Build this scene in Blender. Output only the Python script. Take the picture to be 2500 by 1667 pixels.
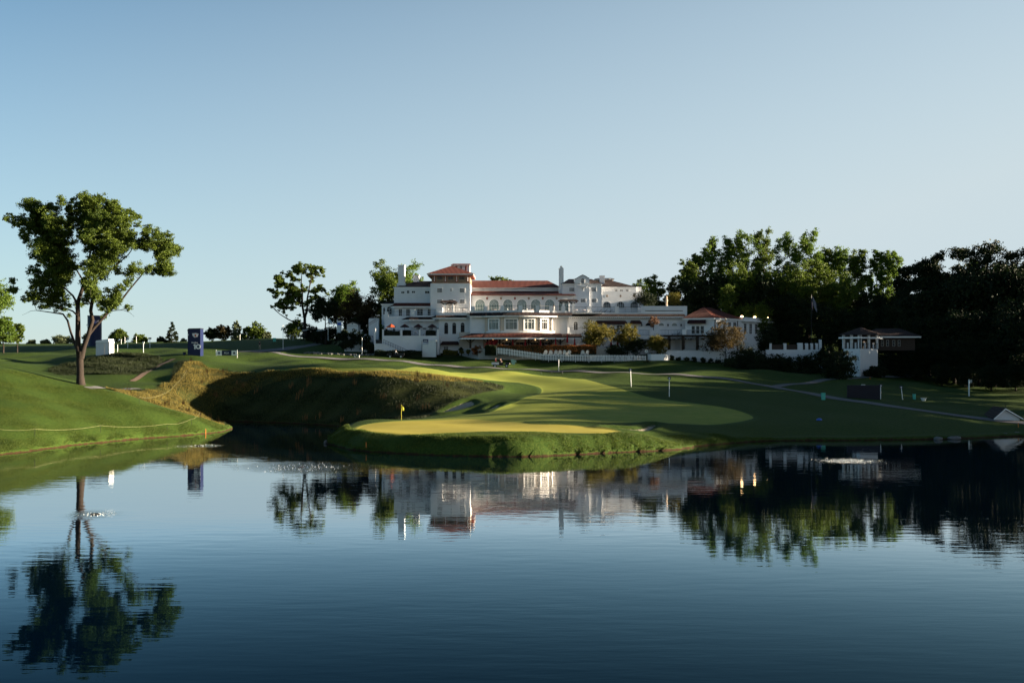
import bpy, math, random
import numpy as np
from mathutils import Vector, Matrix
for o in list(bpy.data.objects): bpy.data.objects.remove(o)
scene = bpy.context.scene
COL = scene.collection
R = math.radians
# ---------------------------------------------------------------- camera
F, H, HY = 2778.0, 9.5, 870.0      # focal length in photo pixels, eye height over the water, horizon row
cam_d = bpy.data.cameras.new('camera'); cam = bpy.data.objects.new('camera', cam_d); COL.objects.link(cam)
cam.location = (0, 0, H); cam.rotation_euler = (R(90), 0, 0)
cam_d.sensor_width = 36; cam_d.lens = F / 2500 * 36; cam_d.shift_y = (HY - 833.5) / 2500
cam_d.clip_start = 0.5; cam_d.clip_end = 9000
scene.camera = cam
# ---------------------------------------------------------------- light
SUN_EL, SUN_AZ = 10.0, 0.5        # azimuth measured from +X towards +Y
world = bpy.data.worlds.new('World'); scene.world = world; world.use_nodes = True
wn = world.node_tree.nodes; bgn = wn['Background']
sky = wn.new('ShaderNodeTexSky'); sky.sky_type = 'NISHITA'; sky.sun_disc = False
sky.sun_elevation = R(SUN_EL); sky.sun_rotation = R(90 - SUN_AZ)
sky.air_density = 0.8; sky.dust_density = 0.05; sky.ozone_density = 3.0
# pale haze thickens towards the horizon and towards the sun, deep blue overhead
wl = world.node_tree.links; tcw = wn.new('ShaderNodeTexCoord'); sep = wn.new('ShaderNodeSeparateXYZ'); wl.new(tcw.outputs['Generated'], sep.inputs[0])
def wmath(op, a, b, clamp=False):
    n = wn.new('ShaderNodeMath'); n.operation = op; n.use_clamp = clamp
    for v, i in ((a, 0), (b, 1)):
        if isinstance(v, (int, float)): n.inputs[i].default_value = v
        else: wl.new(v, n.inputs[i])
    return n.outputs[0]
hz = wmath('ADD', wmath('MULTIPLY', sep.outputs['Z'], -2.2), 1.05); hz = wmath('ADD', hz, wmath('MULTIPLY', sep.outputs['X'], .7), True)
zen = wn.new('ShaderNodeMapRange'); zen.inputs['From Min'].default_value = .28; zen.inputs['From Max'].default_value = .8; zen.inputs['To Min'].default_value = 1; zen.inputs['To Max'].default_value = .4; wl.new(sep.outputs['Z'], zen.inputs[0])
tint = wn.new('ShaderNodeVectorMath'); tint.operation = 'MULTIPLY'; tint.inputs[1].default_value = (.66, .76, .68); wl.new(sky.outputs[0], tint.inputs[0])
dk = wn.new('ShaderNodeVectorMath'); dk.operation = 'SCALE'; wl.new(tint.outputs[0], dk.inputs[0]); wl.new(zen.outputs[0], dk.inputs['Scale'])
hm = wn.new('ShaderNodeMix'); hm.data_type = 'RGBA'; wl.new(hz, hm.inputs[0]); wl.new(dk.outputs[0], hm.inputs[6]); hm.inputs[7].default_value = (2.30, 2.72, 2.90, 1)
wl.new(hm.outputs[2], bgn.inputs[0]); bgn.inputs[1].default_value = 0.05
sun_d = bpy.data.lights.new('sun', 'SUN'); sun_d.energy = 5.0; sun_d.angle = R(0.5); sun_d.color = (1.0, 0.84, 0.62)
sun = bpy.data.objects.new('sun', sun_d); COL.objects.link(sun)
sdir = Vector((math.cos(R(SUN_EL)) * math.cos(R(SUN_AZ)), math.cos(R(SUN_EL)) * math.sin(R(SUN_AZ)), math.sin(R(SUN_EL))))
sun.rotation_euler = (-sdir).to_track_quat('-Z', 'Y').to_euler(); sun.location = (60, 40, 60)
vs = scene.view_settings; vs.view_transform = 'Standard'; vs.look = 'None'; vs.gamma = 1.0; vs.use_curve_mapping = False
vs.exposure = 2.4
ORD = ['leftmost', 'second from the left', 'third from the left', 'fourth from the left', 'fifth from the left', 'sixth from the left', 'seventh from the left', 'eighth from the left', 'ninth from the left', 'tenth from the left', 'eleventh from the left', 'rightmost']
# ---------------------------------------------------------------- helpers
def W(px, py, D): return Vector(((px - 1250) * D / F, D, H - (py - HY) * D / F))
def XP(px, D): return (px - 1250) * D / F
def ZP(py, D): return H - (py - HY) * D / F
def WW(px, py):                     # point on the water
    return W(px, py, F * H / (py - HY))

def tag(o, label=None, cat=None, group=None, kind=None):
    if label: o['label'] = label
    if cat: o['category'] = cat
    if group: o['group'] = group
    if kind: o['kind'] = kind
    return o
def thing(name, loc, label, cat, group=None, rz=0.0):
    o = bpy.data.objects.new(name, None); COL.objects.link(o); o.empty_display_size = 0.5
    o.location = loc; o.rotation_euler = (0, 0, rz)
    return tag(o, label, cat, group)
def kids(o): return [c for c in COL.objects if c.parent == o]
def copy_tree(o, loc=None, rz=None, sc=None, label=None, group=None):
    def rec(s, par):
        c = s.copy(); COL.objects.link(c); c.parent = par
        for k in CH.get(s.name, []): rec(k, c)
        return c
    CH = {}
    for k in COL.objects:
        if k.parent: CH.setdefault(k.parent.name, []).append(k)
    c = rec(o, None)
    if loc is not None: c.location = loc
    if rz is not None: c.rotation_euler = (0, 0, rz)
    if sc is not None: c.scale = sc if hasattr(sc, '__len__') else (sc, sc, sc)
    if label: c['label'] = label
    if group: c['group'] = group
    return c

def nmesh(name, V, Fc, mat=None, smooth=False):
    me = bpy.data.meshes.new(name); me.from_pydata([tuple(v) for v in V], [], Fc)
    if mat: me.materials.append(mat)
    if smooth: me.polygons.foreach_set('use_smooth', [True] * len(me.polygons))
    me.update(); return me
class MB:
    def __init__(s): s.v = []; s.f = []
    def add(s, vs, fs):
        n = len(s.v); s.v += [Vector(v) for v in vs]; s.f += [tuple(i + n for i in f) for f in fs]; return s
    def hexa(s, b, t):              # four bottom, four top corners, counter-clockwise from above
        return s.add(list(b) + list(t), [(3, 2, 1, 0), (4, 5, 6, 7), (0, 1, 5, 4), (1, 2, 6, 5), (2, 3, 7, 6), (3, 0, 4, 7)])
    def box(s, x0, x1, y0, y1, z0, z1):
        return s.hexa([(x0, y0, z0), (x1, y0, z0), (x1, y1, z0), (x0, y1, z0)], [(x0, y0, z1), (x1, y0, z1), (x1, y1, z1), (x0, y1, z1)])
    def bar(s, a, b, w, h=None):    # a bar of rectangular section from a to b
        a = Vector(a); b = Vector(b); h = w if h is None else h
        d = (b - a).normalized(); up = Vector((0, 0, 1)) if abs(d.z) < .95 else Vector((0, 1, 0))
        r = d.cross(up).normalized() * (w / 2); u = r.cross(d).normalized() * (h / 2)
        return s.add([a - r - u, a + r - u, a + r + u, a - r + u, b - r - u, b + r - u, b + r + u, b - r + u],
                     [(0, 1, 2, 3), (7, 6, 5, 4), (0, 4, 5, 1), (1, 5, 6, 2), (2, 6, 7, 3), (3, 7, 4, 0)])
    def tube(s, pts, rad, n=6, cap=True):
        pts = [Vector(p) for p in pts]
        if not hasattr(rad, '__len__'): rad = [rad] * len(pts)
        base = len(s.v); ref = Vector((0.31, 0.95, 0.05))
        for i, p in enumerate(pts):
            d = (pts[min(i + 1, len(pts) - 1)] - pts[max(i - 1, 0)]).normalized()
            if abs(d.dot(ref)) > .97: ref = Vector((1, 0, 0.1))
            a = d.cross(ref).normalized(); b = d.cross(a)
            for k in range(n):
                t = 2 * math.pi * k / n
                s.v.append(p + (a * math.cos(t) + b * math.sin(t)) * rad[i])
        for i in range(len(pts) - 1):
            for k in range(n):
                q = base + i * n
                s.f.append((q + k, q + (k + 1) % n, q + n + (k + 1) % n, q + n + k))
        if cap:
            s.f.append(tuple(base + k for k in range(n))); s.f.append(tuple(base + (len(pts) - 1) * n + k for k in reversed(range(n))))
        return s
    def lathe(s, c, prof, n=16):    # profile of (radius, z) about a vertical axis
        return s.tube([(c[0], c[1], c[2] + z + i * 1e-5) for i, (r, z) in enumerate(prof)], [r for r, z in prof], n)
    def prism(s, poly, d):          # poly: 3-D points of one face, extruded by vector d
        n = len(poly); d = Vector(d); P = [Vector(p) for p in poly]
        return s.add(P + [p + d for p in P], [tuple(range(n)), tuple(reversed(range(n, 2 * n)))] + [(i, i + n, (i + 1) % n + n, (i + 1) % n) for i in range(n)])
    def ball(s, c, r, n=8, m=6):
        c = Vector(c); rr = r if hasattr(r, '__len__') else (r, r, r); base = len(s.v)
        for j in range(m + 1):
            ph = math.pi * j / m
            for k in range(n):
                t = 2 * math.pi * k / n
                s.v.append(c + Vector((rr[0] * math.sin(ph) * math.cos(t), rr[1] * math.sin(ph) * math.sin(t), rr[2] * math.cos(ph))))
        for j in range(m):
            for k in range(n):
                q = base + j * n; s.f.append((q + k, q + n + k, q + n + (k + 1) % n, q + (k + 1) % n))
        return s
    def build(s, name, mat, parent=None, smooth=False, label=None):
        off = Vector((0, 0, 0)); p = parent
        while p is not None: off += p.location; p = p.parent
        me = nmesh(name, [v - off for v in s.v], s.f, mat, smooth)
        o = bpy.data.objects.new(name, me); COL.objects.link(o); o.parent = parent
        if label: o['label'] = label
        return o

# ---------------------------------------------------------------- materials
def setp(b, **k):
    for n, v in k.items():
        if n in b.inputs: b.inputs[n].default_value = v
def mat(name, col, rough=0.7, var=0.12, scale=3.0, bump=0.0, bscale=20.0, metal=0.0, spec=0.3, stretch=(1, 1, 1), emis=None, es=0):
    m = bpy.data.materials.new(name); m.use_nodes = True; nt = m.node_tree; N = nt.nodes; L = nt.links
    b = N['Principled BSDF']; b.inputs['Roughness'].default_value = rough; b.inputs['Metallic'].default_value = metal
    b.inputs['Specular IOR Level'].default_value = spec
    tc = N.new('ShaderNodeTexCoord'); mp = N.new('ShaderNodeMapping'); mp.inputs['Scale'].default_value = stretch
    L.new(tc.outputs['Object'], mp.inputs[0])
    nz = N.new('ShaderNodeTexNoise'); nz.inputs['Scale'].default_value = scale; nz.inputs['Detail'].default_value = 5; nz.inputs['Roughness'].default_value = .65
    L.new(mp.outputs[0], nz.inputs['Vector'])
    rp = N.new('ShaderNodeMapRange'); rp.inputs['From Min'].default_value = .3; rp.inputs['From Max'].default_value = .7
    rp.inputs['To Min'].default_value = 1 - var; rp.inputs['To Max'].default_value = 1 + var; L.new(nz.outputs[0], rp.inputs[0])
    mx = N.new('ShaderNodeVectorMath'); mx.operation = 'SCALE'; mx.inputs[0].default_value = col[:3]; L.new(rp.outputs[0], mx.inputs['Scale'])
    L.new(mx.outputs[0], b.inputs['Base Color'])
    if bump:
        n2 = N.new('ShaderNodeTexNoise'); n2.inputs['Scale'].default_value = bscale; n2.inputs['Detail'].default_value = 4; L.new(mp.outputs[0], n2.inputs['Vector'])
        bp = N.new('ShaderNodeBump'); bp.inputs['Strength'].default_value = bump; bp.inputs['Distance'].default_value = .05
        L.new(n2.outputs[0], bp.inputs['Height']); L.new(bp.outputs[0], b.inputs['Normal'])
    if emis:
        b.inputs['Emission Color'].default_value = (*emis, 1); b.inputs['Emission Strength'].default_value = es
    return m
# ---------------------------------------------------------------- terrain
def chaikin(P, it=3, closed=True):
    P = np.array(P, float)
    for _ in range(it):
        Q = np.roll(P, -1, 0) if closed else P[1:]
        A = P if closed else P[:-1]
        N_ = np.empty((2 * len(A), P.shape[1])); N_[0::2] = .75 * A + .25 * Q; N_[1::2] = .25 * A + .75 * Q
        if not closed: N_ = np.vstack([P[:1], N_, P[-1:]])
        P = N_
    return P
def sdist(poly, X, Y):              # signed distance to a closed polygon, positive inside
    X = np.asarray(X, float); Y = np.asarray(Y, float); sh = X.shape; X = X.ravel(); Y = Y.ravel()
    d2 = np.full(X.shape, 1e18); ins = np.zeros(X.shape, bool); n = len(poly)
    for i in range(n):
        ax, ay = poly[i]; bx, by = poly[(i + 1) % n]; ex, ey = bx - ax, by - ay; L2 = ex * ex + ey * ey + 1e-12
        t = np.clip(((X - ax) * ex + (Y - ay) * ey) / L2, 0, 1)
        d2 = np.minimum(d2, (X - ax - t * ex) ** 2 + (Y - ay - t * ey) ** 2)
        if ay != by:
            c = ((ay > Y) != (by > Y)) & (X < (bx - ax) * (Y - ay) / (by - ay) + ax); ins ^= c
    return (np.where(ins, 1, -1) * np.sqrt(d2)).reshape(sh)
shore_px = [(-300,1140),(0,1112),(60,1103),(150,1091),(300,1075),(450,1063),(540,1056),(566,1049),(572,1041),(560,1036),(520,1031),(505,1028.5),(530,1027),
    (600,1030),(700,1033),(770,1037),(850,1043),(920,1048),(960,1050),(940,1053),(905,1054),(870,1056),(830,1061),(797,1070),(795,1080),(812,1089),(850,1098),(920,1104),(1000,1109),(1150,1114),(1280,1117),
    (1400,1110),(1520,1105),(1625,1100),(1700,1092),(1780,1082),(1913,1075),(2156,1075),(2277,1073),(2400,1069),(2480,1065),(2700,1058)]
lake = [tuple(WW(x, y)[:2]) for x, y in shore_px] + [(100,140),(140,110),(150,60),(110,14),(0,9),(-110,14),(-135,45),(-110,85),(-75,95)]
LAKE = chaikin(lake, 2)
C = []                               # control points x, y, z
def cp(px, *rows):
    for py, D in rows: C.append(tuple(W(px, py, D)))
def cz(px, *rows):
    for D, z in rows: C.append((XP(px, D), D, z))
cp(0,(1112,109),(1050,117),(980,128),(930,136),(898,142),(888,190),(870,215),(850,260),(840,310)); cz(0,(155,7.0),(172,6.6),(450,12),(900,11))
cp(-250,(1110,108),(980,127),(895,142),(870,200),(845,290)); cz(-250,(172,7.5))
cp(100,(1098,115),(1050,121),(980,131),(930,140),(915,143),(903,188),(885,203),(862,240),(843,300)); cz(100,(155,6.2),(170,5.7))
cp(197,(1087,121),(1030,128),(980,136),(938,143)); cz(197,(150,6.0),(160,4.9))
cp(260,(948,162),(925,175),(914,180),(890,190),(866,205),(862,215),(845,250),(838,300))
cp(180,(912,182),(895,192),(872,208),(860,225))
cp(350,(1070,131),(1030,135),(985,141),(953,162),(935,172),(905,185),(870,203),(866,215),(847,250),(836,300)); cz(350,(148,3.6))
cp(300,(880,198),(863,206),(960,142)); 
cp(400,(900,188),(880,200),(868,215),(930,176),(965,164))
cp(450,(1063,136),(1035,139),(1012,142),(995,156),(950,168),(910,178),(885,188),(866,203),(863,215),(850,245),(838,290)); cz(450,(148,2.0))
cp(520,(1057,141),(1040,144),(1030,147)); cp(500,(960,170),(925,180),(903,187))
cp(550,(1028,165),(990,171),(950,177),(915,183),(901,187),(887,201),(872,218),(862,228),(850,245),(833,280)); cz(550,(300,13.6),(420,11))
cp(650,(1031,164),(990,169),(950,174),(915,179),(903,182),(890,198),(880,215),(868,228),(852,242),(838,262),(827,290)); cz(650,(420,11))
cp(770,(1036,159),(990,163),(950,167.5),(915,172),(898,175),(892,194),(885,216),(872,228),(860,238),(842,258),(826,285)); cz(770,(420,12))
cp(850,(1000,158),(960,162),(925,167),(912,170),(900,190),(888,216),(873,230),(862,238))
cp(930,(1000,154.5),(965,158.5),(925,163.5),(911,166.5),(900,188),(888,216),(875,230),(864,240)); 
cp(1000,(1000,153),(970,157),(930,162),(918,165),(905,192),(890,220),(872,235))
cp(1076,(1010,148),(1000,151),(960,157),(930,162.5),(922,166),(907,194),(893,221),(874,236))
cp(1150,(1013,145),(995,150),(968,157),(950,163),(930,170),(908,200),(893,222),(873,236))
cp(1200,(1008,142),(985,151),(965,160),(935,173),(907,202),(892,222),(866,238))
cp(1250,(1000,143),(970,158),(957,172),(932,188),(907,206),(893,222),(870,238))
cp(1350,(1028,128),(1000,143),(962,166),(930,187),(912,205),(900,217),(884,230),(868,240))
cp(1430,(1028,128),(990,148),(955,170),(925,190),(905,212),(884,230))
cp(1500,(1034,127),(1000,145),(962,166),(930,187),(912,204),(902,213),(884,229))
cp(1590,(1036,128),(1000,146),(965,166),(935,186),(910,206),(883,230))
cp(1600,(1070,117.5),(1055,122)); cp(1660,(882,230),(905,208))
cp(1700,(1092,118),(1060,124),(1030,134),(1000,148),(950,175),(918,200),(900,214),(888,228))
cp(1800,(1035,134),(1000,150),(955,177),(930,195),(905,212),(893,228))
cp(1900,(1075,129),(1050,134),(1010,149),(975,168),(948,188),(918,210),(898,228))
cp(2000,(1040,137),(1005,152),(970,172),(950,188),(925,208),(905,228))
cp(2100,(1073,130),(1040,138),(1005,151),(982,163),(970,174),(945,190),(920,210),(902,232))
cp(2300,(1072,131),(1035,140),(1010,151),(990,166),(966,186),(945,206),(920,240))
cp(2480,(1063,137),(1038,144),(1012,156),(975,184),(950,214),(925,250))
for px in (1000,1150,1300,1450,1600): cz(px,(246,10.2),(275,10.4))
cz(900,(250,11.5),(280,13)); cz(1700,(250,9.8),(275,13)); cz(1850,(250,9.5),(275,13),(300,18))
cz(2000,(255,10),(290,15.5),(330,21)); cz(2200,(250,9),(285,15),(330,24)); cz(2450,(270,10),(300,17),(340,27))
cz(1300,(320,12),(450,12)); cz(1600,(320,17),(420,20)); cz(2800,(130,1.0),(160,2.5),(200,6),(250,14),(300,24)); cz(3200,(130,3),(180,9),(240,18))
for px, D in ((935,113),(1000,112),(1150,110),(1290,109.5),(1400,111.5),(1500,113),(880,120),(900,130),(1000,125),(1150,125),(1300,120),(1450,122),(850,132),(980,137),(880,138)): cz(px,(D,1.75))
cz(1560,(115,1.75)); cz(1100,(140,2.1)); cz(830,(138,1.2))
C += [(-60,15,2),(0,3,7.9),(60,15,2),(0,-40,9),(-150,0,9),(150,0,9),(-200,150,10),(-200,300,13),(-200,600,12),(0,700,12),(200,420,32),(250,250,28),(200,160,12),(200,90,6),
      (-500,200,12),(-500,700,12),(400,300,34),(400,700,30),(700,100,20),(0,1400,10),(-900,1400,10),(900,1400,20),(-1500,0,10),(1500,0,15),(0,3000,8),(-1500,3000,8),(1500,3000,8),(0,-600,10)]
C = np.array(C)
def tps_k(r2): return r2 * np.log(r2 + 1e-9) * .5
def tps_fit(C):
    n = len(C); X = C[:, :2] / 100
    K = tps_k(((X[:, None] - X[None]) ** 2).sum(-1)) + np.eye(n) * 2e-4
    P = np.hstack([np.ones((n, 1)), X]); A = np.zeros((n + 3, n + 3)); A[:n, :n] = K; A[:n, n:] = P; A[n:, :n] = P.T
    return X, np.linalg.solve(A, np.concatenate([C[:, 2], [0, 0, 0]]))
TX, TW = tps_fit(C)
def bell(X, Y, cx, cy, rx, ry, h, ang=0):
    c, s_ = math.cos(ang), math.sin(ang); u = ((X - cx) * c + (Y - cy) * s_) / rx; v = (-(X - cx) * s_ + (Y - cy) * c) / ry
    return h * np.exp(-(u * u + v * v))
def ground_raw(X, Y):
    sh = X.shape; x = X.ravel() / 100; y = Y.ravel() / 100; out = np.empty(len(x))
    for a in range(0, len(x), 20000):
        xx = x[a:a + 20000]; yy = y[a:a + 20000]
        k = tps_k((xx[:, None] - TX[:, 0]) ** 2 + (yy[:, None] - TX[:, 1]) ** 2)
        out[a:a + 20000] = k @ TW[:-3] + TW[-3] + TW[-2] * xx + TW[-1] * yy
    return out.reshape(sh)
BUNKERS = []                         # (polygon in the world, depth)
def ground_z(X, Y):
    X = np.asarray(X, float); Y = np.asarray(Y, float)
    z = np.clip(ground_raw(X, Y), 0.3, 45)
    # soft swells of the course
    z = z + 0.10 * np.sin(X * .23 + 1) * np.sin(Y * .17) + 0.07 * np.sin(X * .41 + Y * .29)
    mm = np.clip((Y - 188) / 14, 0, 1) * np.clip((330 - Y) / 60, 0, 1) * np.clip((236 - Y) / 10 + (np.abs(X + 5) > 42) * 1.0, 0, 1)
    z = z + mm * (.34 * np.sin(X * .15 + .5) * np.sin(Y * .24 + 1) + .18 * np.sin(X * .34 + Y * .13) + .10 * np.sin(X * .61 - Y * .3))
    for P, dep in BUNKERS:
        d = sdist(P, X, Y); z = z - dep * np.clip((d + .3) / 1.6, 0, 1) + .25 * np.exp(-((d + 1.0) / .8) ** 2)
    d = -sdist(LAKE, X, Y)
    wob = .22 * np.sin(X * 1.7) * np.sin(Y * 1.3 + X * .6) + .16 * np.sin(X * 4.1 + Y * 2.2) + .35 * np.sin(X * .37 + 1) * np.sin(Y * .45)
    bank = .32 + .74 * np.maximum(d - .3, 0) + .05 * np.sin(X * 3.1 + Y)
    a = np.maximum(z, .3); k = .5
    hh = np.clip(.5 + .5 * (bank - a) / k, 0, 1); zz = bank * (1 - hh) + a * hh - k * hh * (1 - hh)
    zz = np.maximum(zz, .22)
    dd = d + wob
    lip = np.clip((dd + .25) / .5, 0, 1)
    return np.where(dd > .25, zz, -.9 + (zz + .9) * lip) - np.clip(-dd * .3, 0, 1.5)
def gz(x, y): return float(ground_z(np.array([x]), np.array([y]))[0])
def gline(ls, de):                  # spacing list
    return ls
def axis(segs):
    out = []
    for a, b, s in segs: out += list(np.arange(a, b, s))
    return np.array(out + [segs[-1][1]])
XS = axis([(-1600,-240,80),(-240,-98,5),(-98,98,.6),(98,240,4),(240,1600,80)])
YS = axis([(-700,-60,80),(-60,96,5),(96,250,.6),(250,420,3),(420,3000,90)])
def pts_hit(pxs):                    # where the ground is seen at these photo pixels: march along the rays
    pxs = np.array(pxs, float); Ds = np.concatenate([np.arange(100, 300, .5)])
    out = []
    PX, DD = np.meshgrid(pxs[:, 0], Ds, indexing='ij')
    X = (PX - 1250) * DD / F; Z = H - (pxs[:, 1][:, None] - HY) * DD / F
    G_ = ground_z(X, DD); below = Z <= G_
    for i in range(len(pxs)):
        k = int(np.argmax(below[i])) if below[i].any() else len(Ds) - 1
        if k > 0:
            a = Z[i, k-1] - G_[i, k-1]; b = Z[i, k] - G_[i, k]; t = a / (a - b + 1e-9); D = Ds[k-1] + (Ds[k] - Ds[k-1]) * min(max(t, 0), 1)
        else: D = Ds[0]
        out.append((XP(pxs[i, 0], D), D))
    return out
def hit(px, py):
    x, y = pts_hit([(px, py)])[0]; return Vector((x, y, gz(x, y)))
# bunkers
for P, dep in (([(1078,1008),(1095,998),(1125,987),(1148,978),(1158,984),(1155,990),(1130,998),(1100,1006)], .45),
               ([(1470,1044),(1520,1046),(1560,1050),(1590,1038),(1602,1036),(1590,1047),(1572,1054),(1530,1052)], .5),
               ([(1190,1002),(1218,986),(1224,988),(1205,998)], .3)):
    BUNKERS_new = chaikin(pts_hit(P), 2); BUNKERS.append((BUNKERS_new, dep))
fair_px = [(868,1046),(885,1061),(935,1066),(1000,1061),(1100,1056),(1200,1052),(1350,1055),(1430,1057),(1500,1059),(1517,1053),(1455,1043),(1402,1038),(1296,1036),(1268,1029),(1300,1027),(1400,1028),
    (1550,1031),(1650,1034),(1724,1037),(1808,1031),(1851,1019),(1792,998),(1671,982),(1593,972),(1530,953),(1466,936),(1391,921),(1306,914),(1200,907),(1098,906),(985,906),(945,898),(821,900),(806,896),
    (738,897),(505,899),(505,902),(713,902),(800,907),(932,908),(1060,918),(1119,923),(1200,929),(1246,930),(1300,940),(1325,948),(1319,962),(1272,979),(1215,998),(1140,1014),(1023,1024),(981,1027),(889,1035)]
FAIR = chaikin(pts_hit(fair_px), 2)
green_px = [(868,1046),(885,1061),(935,1066),(1000,1061),(1100,1056),(1200,1052),(1350,1055),(1430,1057),(1500,1059),(1517,1053),(1455,1043),(1402,1038),(1296,1036),(1250,1030),(1200,1028),(1140,1022),(1060,1026),(981,1028),(889,1036)]
GREEN = chaikin(pts_hit(green_px), 2)
rough_px = [(470,880),(505,901),(560,905),(713,905),(800,909),(932,911),(1060,921),(1119,926),(1180,934),(1240,940),(1200,955),(1140,970),(1080,992),(1040,1018),(985,1024)]
rough2 = pts_hit(rough_px) + [(XP(960,148),148),(XP(700,150),150),(XP(575,158),158),(XP(560,154),154),(XP(480,146),146),(XP(400,145.5),145.5),(XP(330,147),147),(XP(240,152),152),(XP(260,160),160)] + pts_hit([(330,955),(420,935),(425,900),(440,878)])
ROUGH = chaikin(rough2, 1)
mound = pts_hit([(112,905),(150,890),(200,880),(230,868),(300,863),(350,862),(388,872),(400,880),(360,912),(300,916),(200,914),(150,916)])
MOUND = chaikin(mound, 1)
XX, YY = np.meshgrid(XS, YS, indexing='xy')
ZZ = ground_z(XX, YY)
far = np.clip((np.hypot(XX, YY - 180) - 420) / 400, 0, 1); ZZ = ZZ * (1 - far) + np.minimum(ZZ, 14) * far
ny, nx = XX.shape
V = np.stack([XX, YY, ZZ], -1).reshape(-1, 3)
idx = np.arange(ny * nx).reshape(ny, nx)
Q = np.stack([idx[:-1, :-1], idx[:-1, 1:], idx[1:, 1:], idx[1:, :-1]], -1).reshape(-1, 4)
def fast_mesh(name, V, Q, mat=None, smooth=True):
    me = bpy.data.meshes.new(name); nv, nf, k = len(V), len(Q), Q.shape[1]
    me.vertices.add(nv); me.vertices.foreach_set('co', np.ascontiguousarray(V, np.float32).ravel())
    me.loops.add(nf * k); me.loops.foreach_set('vertex_index', Q.ravel().astype(np.int32))
    me.polygons.add(nf); me.polygons.foreach_set('loop_start', np.arange(0, nf * k, k, dtype=np.int32)); me.polygons.foreach_set('loop_total', np.full(nf, k, np.int32))
    me.polygons.foreach_set('use_smooth', np.full(nf, smooth))
    if mat: me.materials.append(mat)
    me.update(calc_edges=True); return me
gm = fast_mesh('ground', V, Q)
def fattr(nm, arr):
    a = gm.attributes.new(nm, 'FLOAT', 'POINT'); a.data.foreach_set('value', np.ascontiguousarray(arr.ravel(), np.float32))
core = (np.abs(XX) < 100) & (YY > 90) & (YY < 260)
def sdc(poly):
    o = np.full(XX.shape, -50.); o[core] = sdist(poly, XX[core], YY[core]); return o
SD_R = np.maximum(sdc(ROUGH), -50)
fattr('sd_fair', sdc(FAIR)); fattr('sd_green', sdc(GREEN)); fattr('sd_rough', SD_R); fattr('sd_mound', sdc(MOUND))
fattr('sd_sand', np.maximum.reduce([sdc(P) for P, _ in BUNKERS]))
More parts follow.
